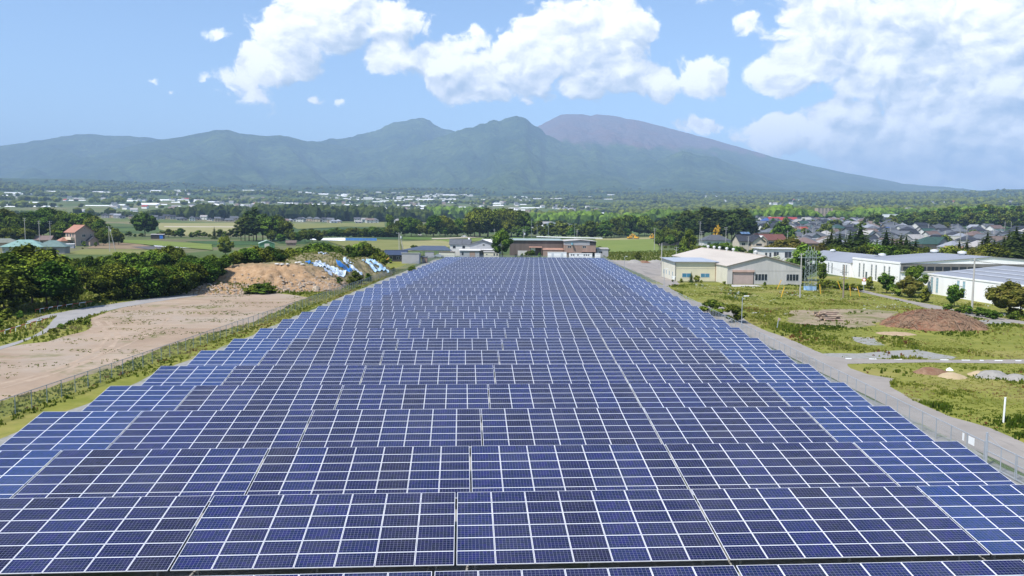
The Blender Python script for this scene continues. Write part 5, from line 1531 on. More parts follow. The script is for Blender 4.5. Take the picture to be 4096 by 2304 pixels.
# grey house and outbuildings left of the array end
gh = thing('house', 'grey two storey house with grey gabled roofs behind the last rows', 'house', (-13.2, 346, 0), .02)
wall_mesh('gy', 11, 12, 5.2, 7.0).obj('wall', WALLS['grey'], gh); roof_mesh('gy', 11, 12, 5.2, 7.0).obj('roof', ROOFS['slate'], gh)
window(gh, 'f', .6, 4.6, 1.0, .9, 11, 12); window(gh, 'f', -2.6, .9, 1.9, 1.6, 11, 12, M_DARKFR); window(gh, 'f', 1.2, .9, 1.9, 1.6, 11, 12, M_DARKFR)
wing(gh, -9.8, 1.5, 9.0, 9, 5.2, 7.3, 'gx', 'offwhite', 'slate', wins=[('f', -2.6, 3.4, 1.2, 1.2), ('f', 1.6, 3.4, 1.2, 1.2)])
MB().box(-9.6, -1.2, -5.0, -.02, -.2, 2.55).obj('front_extension', WALLS['grey'], gh)
MB().slab([(-10, -5.5, 2.85), (-.6, -5.5, 2.85), (-.6, -.03, 3.3), (-10, -.03, 3.3)], .16).obj('extension_roof', ROOFS['white'], gh)
MB().box(-5.4, -3.0, -5.06, -5.01, -.1, 2.3).obj('wooden_door', WALLS['brown'], gh); MB().box(-8.8, -8.0, -5.06, -5.01, .7, 2.0).obj('window', M_GLASS, gh)
MB().slab([(-.5, -2.2, 3.0), (5.6, -2.2, 3.0), (5.6, -.02, 3.3), (-.5, -.02, 3.3)], .14).obj('porch_roof', ROOFS['white'], gh)
for x in (0, 5.3): MB().box(x - .07, x + .07, -2.1, -1.96, -.1, 2.85).obj('porch_post', M_DARKFR, gh)
MB().tube((-8.9, .9, 5.3), (-8.9, .9, 7.0), .09).obj('flue', M_DARKFR, gh)
MB().tube((-6.0, 2, 7.6), (-5.9, 1.75, 7.75), .4, .42, 12).tube((-6, 2, 7.2), (-6, 2, 7.6), .04).obj('satellite_dish', WALLS['white'], gh)
house('shed', 'low cream shed in front of the grey house', (-9.0, 336.5, 0), .02, 6.4, 3.5, 2.2, 2.5, 'mono', 'pale', 'pale', [('f', -1.9, 1.0, .7, .5, 0), ('f', 1.3, .6, .7, 1.2, 0), ('f', 2.5, .6, .7, 1.2, 0)], .2, 'shed')
house('house', 'small white gabled house peeping left of the tall bright tree', (-6.5, 372, 0), 1.2, 7, 8, 4.6, 6.8, 'gy', 'offwhite', 'white', (), .5)
cp = thing('carport', 'open carport with dark blue corrugated roof on thin posts', 'carport', (-36, 335, 0), 0)
MB().slab([(-11.4, 0, 2.95), (10.4, 0, 2.95), (5.8, 19, 4.3), (-4.5, 19, 4.3)], .15).obj('roof', ROOFS['navy'], cp)
for x in (-10.6, -3.6, -1.2, 4.3, 9.6):
    MB().tube((x, .5, 0), (x, .5, 2.85), .07, n=6).obj('post', mat('green_post', (.25, .36, .30), .6), cp)
for x in (-3.6, 4.3): MB().tube((x, 17, 0), (x, 17, 4.0), .07, n=6).obj('post', MATS['green_post'], cp)
house('shed', 'cream sheet metal shed under the right side of the carport', (-27.6, 331.5, 0), .02, 6.6, 4, 2.2, 2.35, 'mono', 'pale', 'brownhip', (), .15, 'shed')
house('container', 'blue grey container under the carport', (-34.8, 331, 0), .02, 3.6, 2.5, 2.2, 2.2, 'flat', 'sheetgrey', 'slate', (), .06, 'container')
hu = house('hut', 'dark boarded hut with navy hipped roof left of the grey shed', (-44.0, 296, 0), .03, 7.2, 7, 2.7, 4.0, 'gx', 'dark', 'navy', [('f', 1.2, .9, 1.4, 1.0), ('f', -1.6, .8, 1.2, 1.3)], .8, 'hut')
house('shed', 'tall grey corrugated shed with white sloping roof beside the fence', (-36.6, 283, 0), .02, 6.2, 6.5, 3.75, 3.3, 'mono', 'sheetgrey', 'white', (), .25, 'shed')
house('shed', 'low brown tool shed right of the grey corrugated shed', (-32.2, 288, 0), .02, 2.0, 3.0, 2.0, 2.2, 'mono', 'brown', 'slate', (), .15, 'shed')

# houses on the left
def at(px, py, Y):
    q = D(px, py, Y); return (q.x, Y, T(q.x, Y))


ph = thing('house', 'two storey pink house with orange roof and balcony', 'house', at(341, 985, 437), math.radians(58))
wall_mesh('gy', 10.4, 10, 7.7, 11.3).obj('wall', WALLS['pink'], ph)
roof_mesh('gy', 10.4, 10, 7.7, 11.3, oh=.7).obj('roof', ROOFS['orange'], ph)
MB().tube((-6.0, -.72, 7.25), (0, -.72, 11.45), .14, n=4).tube((0, -.72, 11.45), (6.0, -.72, 7.25), .14, n=4).obj('verge_board', M_DARKFR, ph)
for (u, z0, w_, h_) in ((-.6, 4.9, 2.0, 1.4), (3.2, 5.4, .9, 1.0), (-1.6, 1.0, 1.7, 2.0), (0, 9.2, .9, .6)): window(ph, 'f', u, z0, w_, h_, 10.4, 10)
for u in (-2.8, 0, 2.6): window(ph, 'l', u, 4.9, 1.4, 1.9, 10.4, 10)
for u in (-2.2, 1.6): window(ph, 'l', u, .6, 1.8, 2.0, 10.4, 10)
MB().box(-7.2, -5.25, 1.2, 9.2, 3.3, 4.7).obj('balcony', mat('balcony_sunlit', (.66, .52, .38), .8, .05, 1), ph)  # sunlit brightness of the balcony is put into its colour
wing(ph, 3.3, -3.6, 5.2, 3.6, 3.0, 5.0, 'gy', 'pink', 'black', wins=[('f', 1.2, 1.0, .7, 1.2)], sub='porch')
wing(ph, -7.9, 5.0, 5, 5, 2.8, 4.6, 'hip', 'beige', 'orange', sub='side_wing')
gr = thing('house', 'low house with jade green hipped roofs among the left trees', 'house', at(88, 1000, 335), .25)
wall_mesh('hip', 15, 10, 3.3, 5.6).obj('wall', WALLS['greyhouse'], gr); roof_mesh('hip', 15, 10, 3.3, 5.8, oh=.9).obj('roof', ROOFS['jade'], gr)
wing(gr, 10.5, 1.0, 11, 8, 3.3, 5.5, 'hip', 'greyhouse', 'jadedark', .8, [('f', 1.5, .8, 1.8, 1.4)])
house('house', 'small house with olive roof at the left edge', at(10, 975, 400), .3, 13, 8, 2.9, 4.6, 'hip', 'tan', 'olive', [('f', 3, 1, 1.6, 1.1)], .9)
house('house', 'brown roofed house half hidden behind a copper leaved shrub', at(160, 970, 440), .25, 10, 8, 3.0, 5.0, 'gx', 'tan', 'brownhip', [('f', 1, 1, 1.6, 1.1)], .8)
house('shed', 'small white roofed shed left of the pink house', at(273, 987, 402), .3, 5.0, 3.2, 2.0, 2.2, 'mono', 'grey', 'white', (), .15, 'shed')
sb = house('shed', 'small dark field shed with a bright blue door', at(630, 961, 560), .3, 8.5, 4.5, 2.9, 3.3, 'mono', 'dark', 'pale', (), .3, 'shed')
MB().box(1.4, 3.6, -.08, -.02, .1, 2.6).obj('door', mat('bright_blue', (.05, .18, .55), .5), sb)
gs = thing('shed', 'green and cream gabled farm shed beyond the hedge', 'shed', at(1068, 987, 430), .35)
wall_mesh('gy', 8, 9, 2.5, 4.0).obj('wall', WALLS['greenw'], gs); roof_mesh('gy', 8, 9, 2.5, 4.0, oh=.35).obj('roof', mat('pale_green_sheet', (.40, .50, .42), .6, .1, .6, wave=(1, .5)), gs)
MB().box(-1.3, 1.3, -.06, -.02, 0, 2.4).obj('door', WALLS['pale'], gs)
house('hut', 'tiny brown hut right of the green farm shed', at(1164, 974, 470), .2, 5.4, 3.6, 1.9, 3.0, 'gx', 'brown', 'brownhip', (), .5, 'hut')

# houses on the right, behind the warehouse
house('house', 'small square house with pale hipped roof left of the pear shaped tree', at(2686, 981, 520), .15, 11, 10, 4.4, 7.4, 'hip', 'pink', 'pale', [('f', 2.6, 2.6, 3.2, 1.4, 2), ('f', -3.5, 2.8, 1.2, 1.1)], .8)
house('house', 'wide cream house with grey hipped roof behind the garden trees', at(2868, 1000, 430), .05, 14.5, 10, 6.4, 9.0, 'hip', 'offwhite', 'slate', [('f', -4.5, 4.0, 1.9, 1.1), ('f', .6, 4.3, .9, .8), ('f', 5.2, 3.8, .9, 1.5, 0)], .8)
h3 = house('house', 'beige house with black gabled roof carrying solar heaters', at(3000, 992, 405), .12, 11.5, 9, 6.6, 9.6, 'gx', 'beige', 'black', [('f', -3.6, 4.2, 1.8, 1.4), ('f', 0, 3.8, 1.8, 1.6)], .7)
wing(h3, 3.6, -2.2, 6.2, 5, 6.4, 8.8, 'gy', 'beige', 'black', .7, [('f', .2, 3.6, 3.0, 1.6)])
MB().box(.6, 7.0, -3.4, -2.3, 3.0, 4.1).obj('balcony', WALLS['beige'], h3)
for i in range(3):
    o = MB().box(-.75, .75, 0, 2.3, 0, .12).obj('solar_heater', mat('heater_glass', (.10, .16, .26), .15, .1, 1, spec=.6), h3, (-2.6 + i * 1.7, 3.6, 9.9), 0); o.rotation_euler = (.5, 0, 0)
    MB().box(-.05, .05, 1.9, 2.0, -.9, 0).obj('strut', M_STEEL, o)
h4 = house('house', 'large brown house with red brown gabled roof', at(3090, 985, 430), .1, 15, 11, 6.8, 9.6, 'gx', 'tan', 'redbrown', [('f', 0, 4.2, 4.2, 1.5, 3), ('f', 5, 4.2, 1.5, 1.2)], .8)
MB().box(-3.5, 4.5, -1.0, -.05, 3.1, 4.0).obj('balcony', WALLS['beige'], h4)
wing(h4, -6.5, -1.6, 5, 6, 6.6, 8.8, 'gy', 'tan', 'white', .5, [('f', 0, 3.8, 1.6, 1.2)])
house('house', 'dark house with brown hipped roof behind the bronze trees', at(3235, 995, 390), .2, 10.5, 9, 6.2, 8.6, 'hip', 'brown', 'brownhip', [('f', 1, 3.6, 1.8, 1.2)], .8)
hg = house('house', 'tan two storey house with deep green hip and gable roof', at(3738, 1005, 395), .12, 13.5, 10, 6.3, 9.2, 'hip', 'tan', 'greenroof', [('f', -3.6, 3.9, 1.3, 1.2), ('f', 2.6, 3.7, 2.9, 1.3, 2)], .9)
wing(hg, 4.0, -.9, 6, 7, 6.4, 9.3, 'gy', 'greyhouse', 'greenroof', .8)
house('house', 'terracotta gabled house peeping between the conifers', at(3850, 1015, 330), .4, 8, 8, 3.6, 6.4, 'gy', 'tan', 'rust', (), .5)
# ------------------------------------------------------------------ fences
m = bpy.data.materials.new('chain_link'); m.use_nodes = True
N = NT(m.node_tree); N.n.clear()
out = N.new('ShaderNodeOutputMaterial')
uv = N.new('ShaderNodeUVMap', uv_map='UV').outputs[0]
sp = N.new('ShaderNodeSeparateXYZ'); N.set(sp.inputs[0], uv)
lines = []
for s in (1, -1):
    a_ = N.math('ADD', sp.outputs[0], N.math('MULTIPLY', sp.outputs[1], float(s)))
    lines.append(N.math('LESS_THAN', N.math('FRACT', N.math('MULTIPLY', a_, 1 / .075)), .105))
al = N.math('MAXIMUM', lines[0], lines[1])
tr = N.new('ShaderNodeBsdfTransparent'); df = N.new('ShaderNodeBsdfPrincipled')
df.inputs['Base Color'].default_value = (.30, .33, .34, 1); df.inputs['Roughness'].default_value = .6
mx = N.new('ShaderNodeMixShader'); N.set(mx.inputs[0], al); N.l.new(tr.outputs[0], mx.inputs[1]); N.l.new(df.outputs[0], mx.inputs[2]); N.l.new(mx.outputs[0], out.inputs['Surface'])
M_LINK = m
M_POST = mat('fence_post', (.30, .33, .36), .5, .1, 3, spec=.5)
M_POSTG = mat('fence_post_green', (.20, .25, .27), .55, .1, 3, spec=.4)


def fence(label, A, B, h, step, pm, skip=()):
    A = Vector(A); B = Vector(B); d = B - A; L = d.length; d.normalize()
    t = thing('chain_link_fence', label, 'fence', (A.x, A.y, 0), math.atan2(d.y, d.x))
    pme = MB().tube((0, 0, -.2), (0, 0, h + .03), .032, n=6).mesh('post', pm)
    n = int(L / step)
    for i in range(n + 1):
        if any(a <= i * step <= b for a, b in skip): continue
        link('post', pme, t, (i * step, 0, 0))
    segs = []; x = 0
    for a, b in skip: segs.append((x, a)); x = b
    segs.append((x, L))
    for a, b in segs:
        MB().tube((a, 0, h), (b, 0, h), .028, n=6).obj('top_rail', pm, t)
        me = MB().poly([(a, .03, .04), (b, .03, .04), (b, .03, h - .02), (a, .03, h - .02)]).mesh('wire_mesh', M_LINK)
        u_ = me.uv_layers.new(name='UV'); u_.data.foreach_set('uv', np.array([(a, 0), (b, 0), (b, h), (a, h)], np.float32).ravel())
        link('wire_mesh', me, t)
    return t


fence('long grey green chain link fence left of the array', (-39.6, 16), (-32.4, 281), 1.5, 2.0, M_POSTG)
fence('short chain link fence closing the back of the array', (-32.2, 281.3), (-30.6, 322), 1.5, 2.0, M_POSTG)
fence('chain link fence along the far end of the array', (-30.4, 322.6), (37.0, 323.4), 1.5, 2.0, M_POSTG)
fr_ = fence('long galvanised chain link fence between array and path', (30.2, 49.2), (37.3, 323), 1.5, 2.0, M_POST)
# gate in the right fence
gt = thing('gate', 'double leaf steel mesh gate in the right fence', 'gate', (30.2, 49.0, 0), -math.pi / 2 - .02)
for x in (0, 6.2): MB().tube((x, 0, -.2), (x, 0, 2.15), .07, n=8).obj('gate_post', M_POST, gt)
for k_, (a, b) in enumerate(((.12, 3.02), (3.16, 6.08))):
    lf_ = MB()
    for z in (.15, 1.0, 1.62): lf_.tube((a, 0, z), (b, 0, z), .03, n=6)
    for x in (a, (a + b) / 2, b): lf_.tube((x, 0, .1), (x, 0, 1.65), .03, n=6)
    o = lf_.obj('gate_leaf', M_POST, gt)
    me = MB().poly([(a, .02, .15), (b, .02, .15), (b, .02, 1.6), (a, .02, 1.6)]).mesh('wire_mesh', M_LINK)
    u_ = me.uv_layers.new(name='UV'); u_.data.foreach_set('uv', np.array([(a, 0), (b, 0), (b, 1.5), (a, 1.5)], np.float32).ravel())
    link('wire_mesh', me, o)
MB().tube((-.02, 0, 2.1), (1.55, 0, 1.62), .012, n=4).obj('stay_wire', M_POST, gt)
fence('chain link fence continuing on this side of the gate', (30.0, 20), (30.1, 42.4), 1.5, 2.0, M_POST)
M_WHITE = mat('white_plate', (.78, .78, .76), .5, .04, 3)
tag(MB().box(-.012, .012, -.33, .33, 0, .5).obj('notice_board', M_WHITE, None, (30.15, 50.55, .92), -.02), 'wider white notice board hung on the fence beside the gate', 'notice board', 'notice boards')
tag(MB().box(-.012, .012, -.1, .1, 0, .5).obj('notice_board', M_WHITE, None, (30.19, 51.55, .92), -.02), 'narrow white notice strip hung on the fence left of the wider board', 'notice board', 'notice boards')

# ------------------------------------------------------------------ poles and lamps
M_CONP = mat('concrete_pole', (.40, .38, .35), .85, .1, 2, streak=(1, 1, .2)); M_WOODP = mat('wood_pole', (.24, .19, .15), .9, .2, 3, streak=(1, 1, .1))
M_INS = mat('insulator', (.55, .56, .56), .4, .1, 4); M_TEAL = mat('weathered_green_steel', (.28, .33, .31), .6, .2, 3)


def upole(label, x, y, h, arms=((.4, 1.6),), m_=None, rz=0.0, transf=False, r=.16, group='utility poles', lean=0.0):
    t = thing('utility_pole', label, 'utility pole', (x, y, T(x, y)), rz, group)
    MB().tube((0, 0, -.3), (lean, 0, h), r, r * .62, 8).obj('pole', m_ or M_CONP, t)
    for (dz, w) in arms:
        a = MB().box(-w / 2, w / 2, -.05, .05, h - dz - .05, h - dz + .05).obj('crossarm', M_STEEL, t)
        b_ = MB()
        for u in (-w / 2 + .1, 0, w / 2 - .1): b_.tube((u, 0, h - dz + .05), (u, 0, h - dz + .25), .05, .04, 6)
        b_.obj('insulator', M_INS, a)
    if transf: MB().tube((.35, -.2, h - 2.6), (.35, -.2, h - 1.7), .28, n=10).obj('transformer', M_INS, t)
    return t


upole('tall concrete pole left of the cream warehouse annex', 42.1, 222, 9.6, (), group=None)
upole('concrete pole standing left of the lattice tower', 60.2, 163.9, 9.2, ((.25, 1.0),), rz=.3, group=None)
upole('brown wooden pole with two crossarms in the meadow', 69.1, 163.6, 6.9, ((1.6, 2.0), (2.9, 2.0)), M_WOODP, .25, r=.17, group=None)
upole('tallest concrete pole before the nearest factory hall', 79.3, 135, 9.7, ((.5, 2.4),), rz=.5, r=.19, group=None)


def lamp(label, x, y, h, side=1, group='lamp posts'):
    t = thing('lamp_post', label, 'lamp post', (x, y, 0), 0, group)
    MB().tube((0, 0, -.2), (0, 0, h), .06, .045, 8).obj('pole', M_POST, t)
    MB().tube((0, 0, h - .05), (side * .35, 0, h + .12), .03, n=6).obj('arm', M_POST, t)
    MB().box(.25, .95, -.1, .1, h + .08, h + .2).obj('lamp_head', M_WHITE, t) if side > 0 else MB().box(-.95, -.25, -.1, .1, h + .08, h + .2).obj('lamp_head', M_WHITE, t)
    return t


lamp('lamp post nearest the camera beside the leafy shrub on the path', 33.6, 114.3, 4.6)
lamp('lamp post at the far end of the right fence by the parking yard', 37.1, 260, 4.1)
lamp('thin lamp post before the pale left wall of the annex', 36.6, 189, 4.2)
# lattice tower
lt = thing('lattice_tower', 'short green grey lattice tower with crossarm beside the warehouse', 'lattice tower', (68.9, 181.5, 0), .2)
cr_ = [(-.95, -.95), (.95, -.95), (.95, .95), (-.95, .95)]
for (x, y) in cr_: MB().tube((x, y, -.2), (x * .85, y * .85, 9.3), .05, n=4).obj('leg', M_TEAL, lt)
for lev in range(7):
    z0, z1 = lev * 1.3, lev * 1.3 + 1.3
    b_ = MB(); k0 = 1 - .15 * z0 / 9.3; k1 = 1 - .15 * z1 / 9.3
    for i in range(4):
        p = cr_[i]; q = cr_[(i + 1) % 4]
        b_.tube((p[0] * k0, p[1] * k0, z0), (q[0] * k1, q[1] * k1, z1), .022, n=4).tube((q[0] * k0, q[1] * k0, z0), (p[0] * k1, p[1] * k1, z1), .022, n=4).tube((p[0] * k1, p[1] * k1, z1), (q[0] * k1, q[1] * k1, z1), .022, n=4)
    b_.obj('bracing', M_TEAL, lt)
MB().box(-3.3, 2.4, -.07, .07, 7.5, 7.64).tube((-3.2, 0, 7.6), (-.8, 0, 9.3), .04, n=4).tube((2.3, 0, 7.6), (.8, 0, 9.3), .04, n=4).obj('crossarm', M_TEAL, lt)
for x in (-.8, 0, .8): MB().tube((x, 0, 9.2), (x, 0, 10.1), .04, n=5).obj('insulator', M_INS, lt)
MB().tube((.3, -.6, 6.2), (.3, -.6, 6.9), .3, n=10).obj('transformer', M_INS, lt)
sk = MB()
for i in range(4):
    p = cr_[i]; q = cr_[(i + 1) % 4]
    sk.poly([(p[0] * 1.06, p[1] * 1.06, .05), (q[0] * 1.06, q[1] * 1.06, .05), (q[0] * 1.06, q[1] * 1.06, 1.0), (p[0] * 1.06, p[1] * 1.06, 1.0)])
sk.obj('tarp_skirt', mat('tower_tarp', (.10, .28, .60), .5, .2, .8, col2=(.50, .66, .80)), lt)
def wires(label, A, B, n=3, sag=.5):
    t = thing('overhead_wires', label, 'wires', (A[0], A[1], 0), 0, 'overhead wires'); A = Vector(A); B = Vector(B); o0 = Vector((A.x, A.y, 0))
    side = (B - A).cross(Vector((0, 0, 1))).normalized()
    for j in range(n):
        b_ = MB(); pr = None
        for i in range(11):
            f = i / 10; q_ = A + (B - A) * f - Vector((0, 0, sag * 4 * f * (1 - f))) + side * ((j - (n - 1) / 2) * .7)
            if pr is not None: b_.tube(pr - o0, q_ - o0, .018, n=4, cap=False)
            pr = q_
        b_.obj('wire', WALLS['dark'], t)


wires('overhead wires from the tower to the wooden pole', (69.5, 181.5, 7.6), (69.1, 163.6, 5.4), 2, .3)
wires('overhead wires from the concrete pole to the lattice tower', (60.2, 163.9, 9.0), (67.0, 181, 7.8), 2, .3)
wires('overhead wires from the tallest pole over the nearest factory hall', (79.3, 135, 9.2), (110, 152, 7.0), 3, .3)
# guy wire covers
M_YELG = mat('yellow_guard', (.72, .40, .03), .5, .1, 2)
for i, (zx, zy, dx, lab) in enumerate([(92, 948, .9, 'leftmost, beside the warehouse shrub'), (132, 1028, .6, 'second from the left, below the warehouse window'), (530, 998, -.3, 'just right of the tower base'), (735, 960, -.9, 'leaning left of the wooden pole'), (832, 1018, -.3, 'right of the wooden pole'), (925, 1022, -.7, 'rightmost, near the red topped sign')]):
    p = GT(3072 + zx / 2.5156, 780 + zy / 2.5156)
    t = thing('guy_wire_guard', 'slanted yellow guy wire guard, ' + lab, 'guy wire', (p.x, p.y, 0), 0, 'yellow guy wire guards')
    MB().tube((0, 0, 0), (dx, 0, 2.2), .075, n=6).obj('guard', M_YELG, t)
    MB().tube((dx, 0, 2.2), (dx * 3.2, 0, 7.0), .012, n=4).obj('wire', M_STEEL, t)
# posts and signs
p = GT(4013, 1691)
tag(MB().tube((0, 0, -.2), (.05, 0, 1.95), .07, n=8).tube((.05, 0, 1.95), (.05, 0, 2.0), .08, n=8).obj('marker_post', M_WHITE, None, (p.x, p.y, 0)), 'plain white marker post in the near right weeds', 'post')
ls_ = thing('leaning_post', 'leaning grey post with small round plate beside the path', 'post', (38.4, 113.2, 0))
MB().tube((0, 0, -.2), (.22, 0, 1.7), .06, n=7).obj('post', M_POST, ls_); MB().tube((.3, -.06, 1.5), (.3, -.02, 1.5), .2, n=12).obj('plate', mat('pinkish_plate', (.45, .32, .3), .7), ls_)
ys = thing('traffic_sign', 'white inverted triangle sign on a post before the annex', 'traffic sign', (39.0, 190, 0), -.2)
MB().tube((0, .04, -.2), (0, .04, 2.4), .04, n=6).obj('post', M_POST, ys)
MB().faces([(-.55, -.02, 2.45), (.55, -.02, 2.45), (0, -.02, 1.5), (-.55, .0, 2.45), (.55, .0, 2.45), (0, .0, 1.5)], [(0, 2, 1), (3, 4, 5), (0, 1, 4, 3), (1, 2, 5, 4), (2, 0, 3, 5)]).obj('plate', M_WHITE, ys)
p = GT(3454, 1172)
rs = thing('traffic_sign', 'small post with red ringed white sign beside the driveway', 'traffic sign', (p.x, p.y, 0), -.3)
MB().tube((0, .04, -.2), (0, .04, 3.4), .05, n=6).obj('post', M_POST, rs); MB().box(-.42, .42, -.03, .0, 1.9, 2.6).obj('board', M_WHITE, rs)
MB().tube((0, -.03, 3.0), (0, .0, 3.0), .4, n=16).obj('disc', mat('sign_red', (.55, .05, .04), .5), rs); MB().tube((0, -.045, 3.0), (0, -.031, 3.0), .27, n=16).obj('disc_centre', M_WHITE, rs)

# red and white road railings
M_RED = mat('railing_red', (.42, .09, .04), .55, .15, 3)


def railing(label, pts, n):
    t = thing('road_railing', label, 'railing', (*pts[0], 0))
    P_ = [Vector((x - pts[0][0], y - pts[0][1])) for x, y in pts]
    for i in range(n):
        f0, f1 = i / n, (i + 1) / n
        def ev(f):
            k = f * (len(P_) - 1); j = min(len(P_) - 2, int(k)); return P_[j] + (P_[j + 1] - P_[j]) * (k - j)
        a, b = ev(f0), ev(f1)
        mm = M_RED if i % 2 == 0 else M_WHITE
        MB().tube((a.x, a.y, .62), (b.x, b.y, .62), .06, n=6).obj('bar', mm, t)
        MB().tube((a.x, a.y, -.1), (a.x, a.y, .61), .045, n=6).obj('post', mm, t)
    return t


railing('red and white road railing at the bend beside the dark trees', [(-76.2, 125.2), (-75.9, 129), (-75.4, 133), (-74.2, 138.5)], 11)
railing('red and white road railing at the left edge of the lane', [(-66.5, 93), (-65.4, 98.8), (-66.4, 104), (-67.3, 109), (-68.0, 114.5)], 13)

# ------------------------------------------------------------------ heaps on the right
def mound(name, label, cx, cy, rx, ry, h, m_, seed, rough=.25, n=34, cat='heap', pw=1.4):
    u, v = np.meshgrid(np.linspace(-1.1, 1.1, n), np.linspace(-1.1, 1.1, n))
    d = np.hypot(u, v)
    d = d + (fbm(u * 2.2 + seed, v * 2.2, 4) - .5) * .5
    z = h * (1 - np.clip(d, 0, 2) ** pw) + (fbm(u * 6 + seed, v * 6, 4) - .5) * rough * h
    q = np.arange(u.size).reshape(u.shape)
    F_ = np.stack([q[:-1, :-1], q[:-1, 1:], q[1:, 1:], q[1:, :-1]], -1).reshape(-1, 4)
    zz = z.ravel(); F_ = F_[(zz[F_] > -.12).any(1)]
    o = link(name, npmesh(name, np.stack([u.ravel() * rx, v.ravel() * ry, np.maximum(zz, -.15)], -1), F_, m_, smooth=True), None, (cx, cy, 0))
    return tag(o, label, cat), lambda x, y: max(0, float(np.interp(0, [0], [0]))) if False else h * max(0, 1 - math.hypot((x - cx) / rx, (y - cy) / ry) ** pw)


M_CHIP = ground_mat('wood_chips', [((.17, .095, .055), (.30, .19, .12), 3.0), (.35, .5, .6, (.20, .085, .05), .8), (6, .5, .7, (.12, .07, .045), .7)], .9)
chip, ch = mound('chip_heap', 'large reddish brown heap of wood chips and branches in the meadow', 64.0, 118.6, 7.4, 5.8, 2.1, M_CHIP, 3.0, .34, 80, pw=2.2)
M_TWIG = mat('twig', (.26, .17, .11), .9, .35, 2); M_TWIGR = mat('red_twig', (.24, .085, .05), .9, .3, 2)
for nm, mm, cnt, cond in (('branch_tangle', M_TWIG, 800, lambda x, y: True), ('red_branch_tangle', M_TWIGR, 600, lambda x, y: y > 118.5)):
    tw = MB()
    for _ in range(cnt):
        a = random.uniform(0, 6.28); r_ = math.sqrt(random.random()) * 1.0
        x = 64 + math.cos(a) * r_ * 7.2; y = 118.6 + math.sin(a) * r_ * 5.6
        if not cond(x, y): continue
        z = ch(x, y); L = random.uniform(.3, 1.0); b2 = random.uniform(0, 6.28); r2 = random.uniform(.02, .06)
        dx, dy = math.cos(b2) * L, math.sin(b2) * L
        tw.tube((x - dx, y - dy, ch(x - dx, y - dy) + .2), (x + dx, y + dy, ch(x + dx, y + dy) + random.uniform(.15, .6)), r2, r2 * .6, 4, cap=False)
    o = tw.obj(nm, mm, chip); o.location = (-64.0, -118.6, 0); o['kind'] = 'stuff'
M_SANDH = ground_mat('yellow_sand', [((.36, .28, .165), (.45, .35, .22), 1.0), (4, .5, .7, (.42, .32, .19), .4)], .3)
M_GRAVH = ground_mat('grey_gravel_heap', [((.25, .235, .21), (.33, .31, .28), 2.0), (7, .5, .7, (.24, .22, .2), .5)], .6)
p = GT(3812, 1508); mound('sand_heap', 'pale yellow sand heap in the right weeds', p.x, p.y, 1.4, 1.3, .5, M_SANDH, 8, .08, 24, pw=1.3)
p = GT(3935, 1508); mound('sand_heap', 'small sand heap right of the larger yellow one', p.x, p.y + 1, .9, 1.0, .5, M_SANDH, 18, .08, 20, pw=1.3)
p = GT(3985, 1512); mound('gravel_heap', 'long grey gravel heap at the right edge', p.x, p.y + .6, 1.9, 1.3, .7, M_GRAVH, 28, .1, 24, pw=1.5)
p = GT(4080, 1520); mound('gravel_heap', 'low gravel heap cut by the right edge of the view', p.x, p.y + .6, 1.6, 1.3, .5, M_GRAVH, 38, .1, 24, pw=1.5)
p = GT(3745, 1500); mound('soil_mound', 'low brown soil heap left of the sand heap', p.x, p.y + 1.2, 1.9, 1.3, .6, M_CHIP, 48, .2, 24, pw=1.5)
p = GT(3798, 1482); tag(mound('white_sack', 'white sack lying on the brown soil heap', p.x, p.y, .42, .3, .32, M_WHITE, 5, .1, 10, 'sack')[0], None)
p = GT(3585, 1335); mound('chip_spill', 'low spill of pale wood chips in front of the big heap', p.x, p.y, 2.6, 2.0, .22, ground_mat('pale_chips', [((.34, .24, .15), (.46, .34, .22), 2.0)], .8), 58, .3, 24)
p = GT(2537, 1051); mound('gravel_heap', 'small grey gravel heap at the back of the parking yard', p.x, p.y, 3.4, 2.2, 1.3, M_GRAVH, 68, .08, 24, pw=1.2)
p = GT(2572, 1051); mound('soil_mound', 'small brown heap right of the gravel heap in the yard', p.x, p.y, 3.2, 2.0, .9, M_CHIP, 78, .2, 24, pw=1.3)
p = GT(2625, 1050); mound('rubble_heap', 'pale rubble heap beside the tall concrete pole', p.x, p.y, 3.4, 1.6, 1.1, M_GRAVH, 88, .5, 24)
# logs
lg = thing('log_pile', 'stack of cut logs on the sandy patch', 'log pile', (50.6, 124.6, 0), .08)
M_LOG = mat('log_bark', (.30, .22, .165), .9, .25, 2, streak=(1, 1, 1), rnd=.2); M_LOGE = mat('log_end', (.46, .33, .2), .9, .15, 6)
def logm(L, r):
    b_ = MB(); n = 9
    b_.tube((-L / 2, 0, 0), (L / 2, 0, 0), r, r * .85, n)
    b_.m[-1] = 1; b_.m[-2] = 1
    return b_.mesh('log', [M_LOG, M_LOGE])
LGM = [logm(L, r) for L, r in ((3.2, .17), (2.6, .14), (2.9, .2), (2.0, .12))]
for lv in range(5):
    for k_ in range(5 - lv):
        link('log', LGM[random.randrange(4)], lg, (random.uniform(-.5, .5) + (.5 if lv == 0 else -.2), -.9 + k_ * .42 + lv * .2, .18 + lv * .29), rot=(0, random.uniform(-.05, .05), random.uniform(-.2, .2)))
for k_ in range(6): link('log', LGM[3], lg, (-1.7 + random.uniform(-.2, .2), random.uniform(-.6, .6), .3 + .2 * k_), rot=(random.uniform(-.3, .3), random.uniform(-.4, .4), random.uniform(-1, 1)))
p = GT(3025, 1255); tag(MB().tube((-.9, 0, .12), (.9, .3, .16), .06, .04, 6).obj('stick', M_WHITE, None, (p.x, p.y, 0), .1), 'pale stick lying in the meadow near the lamp post', 'stick')

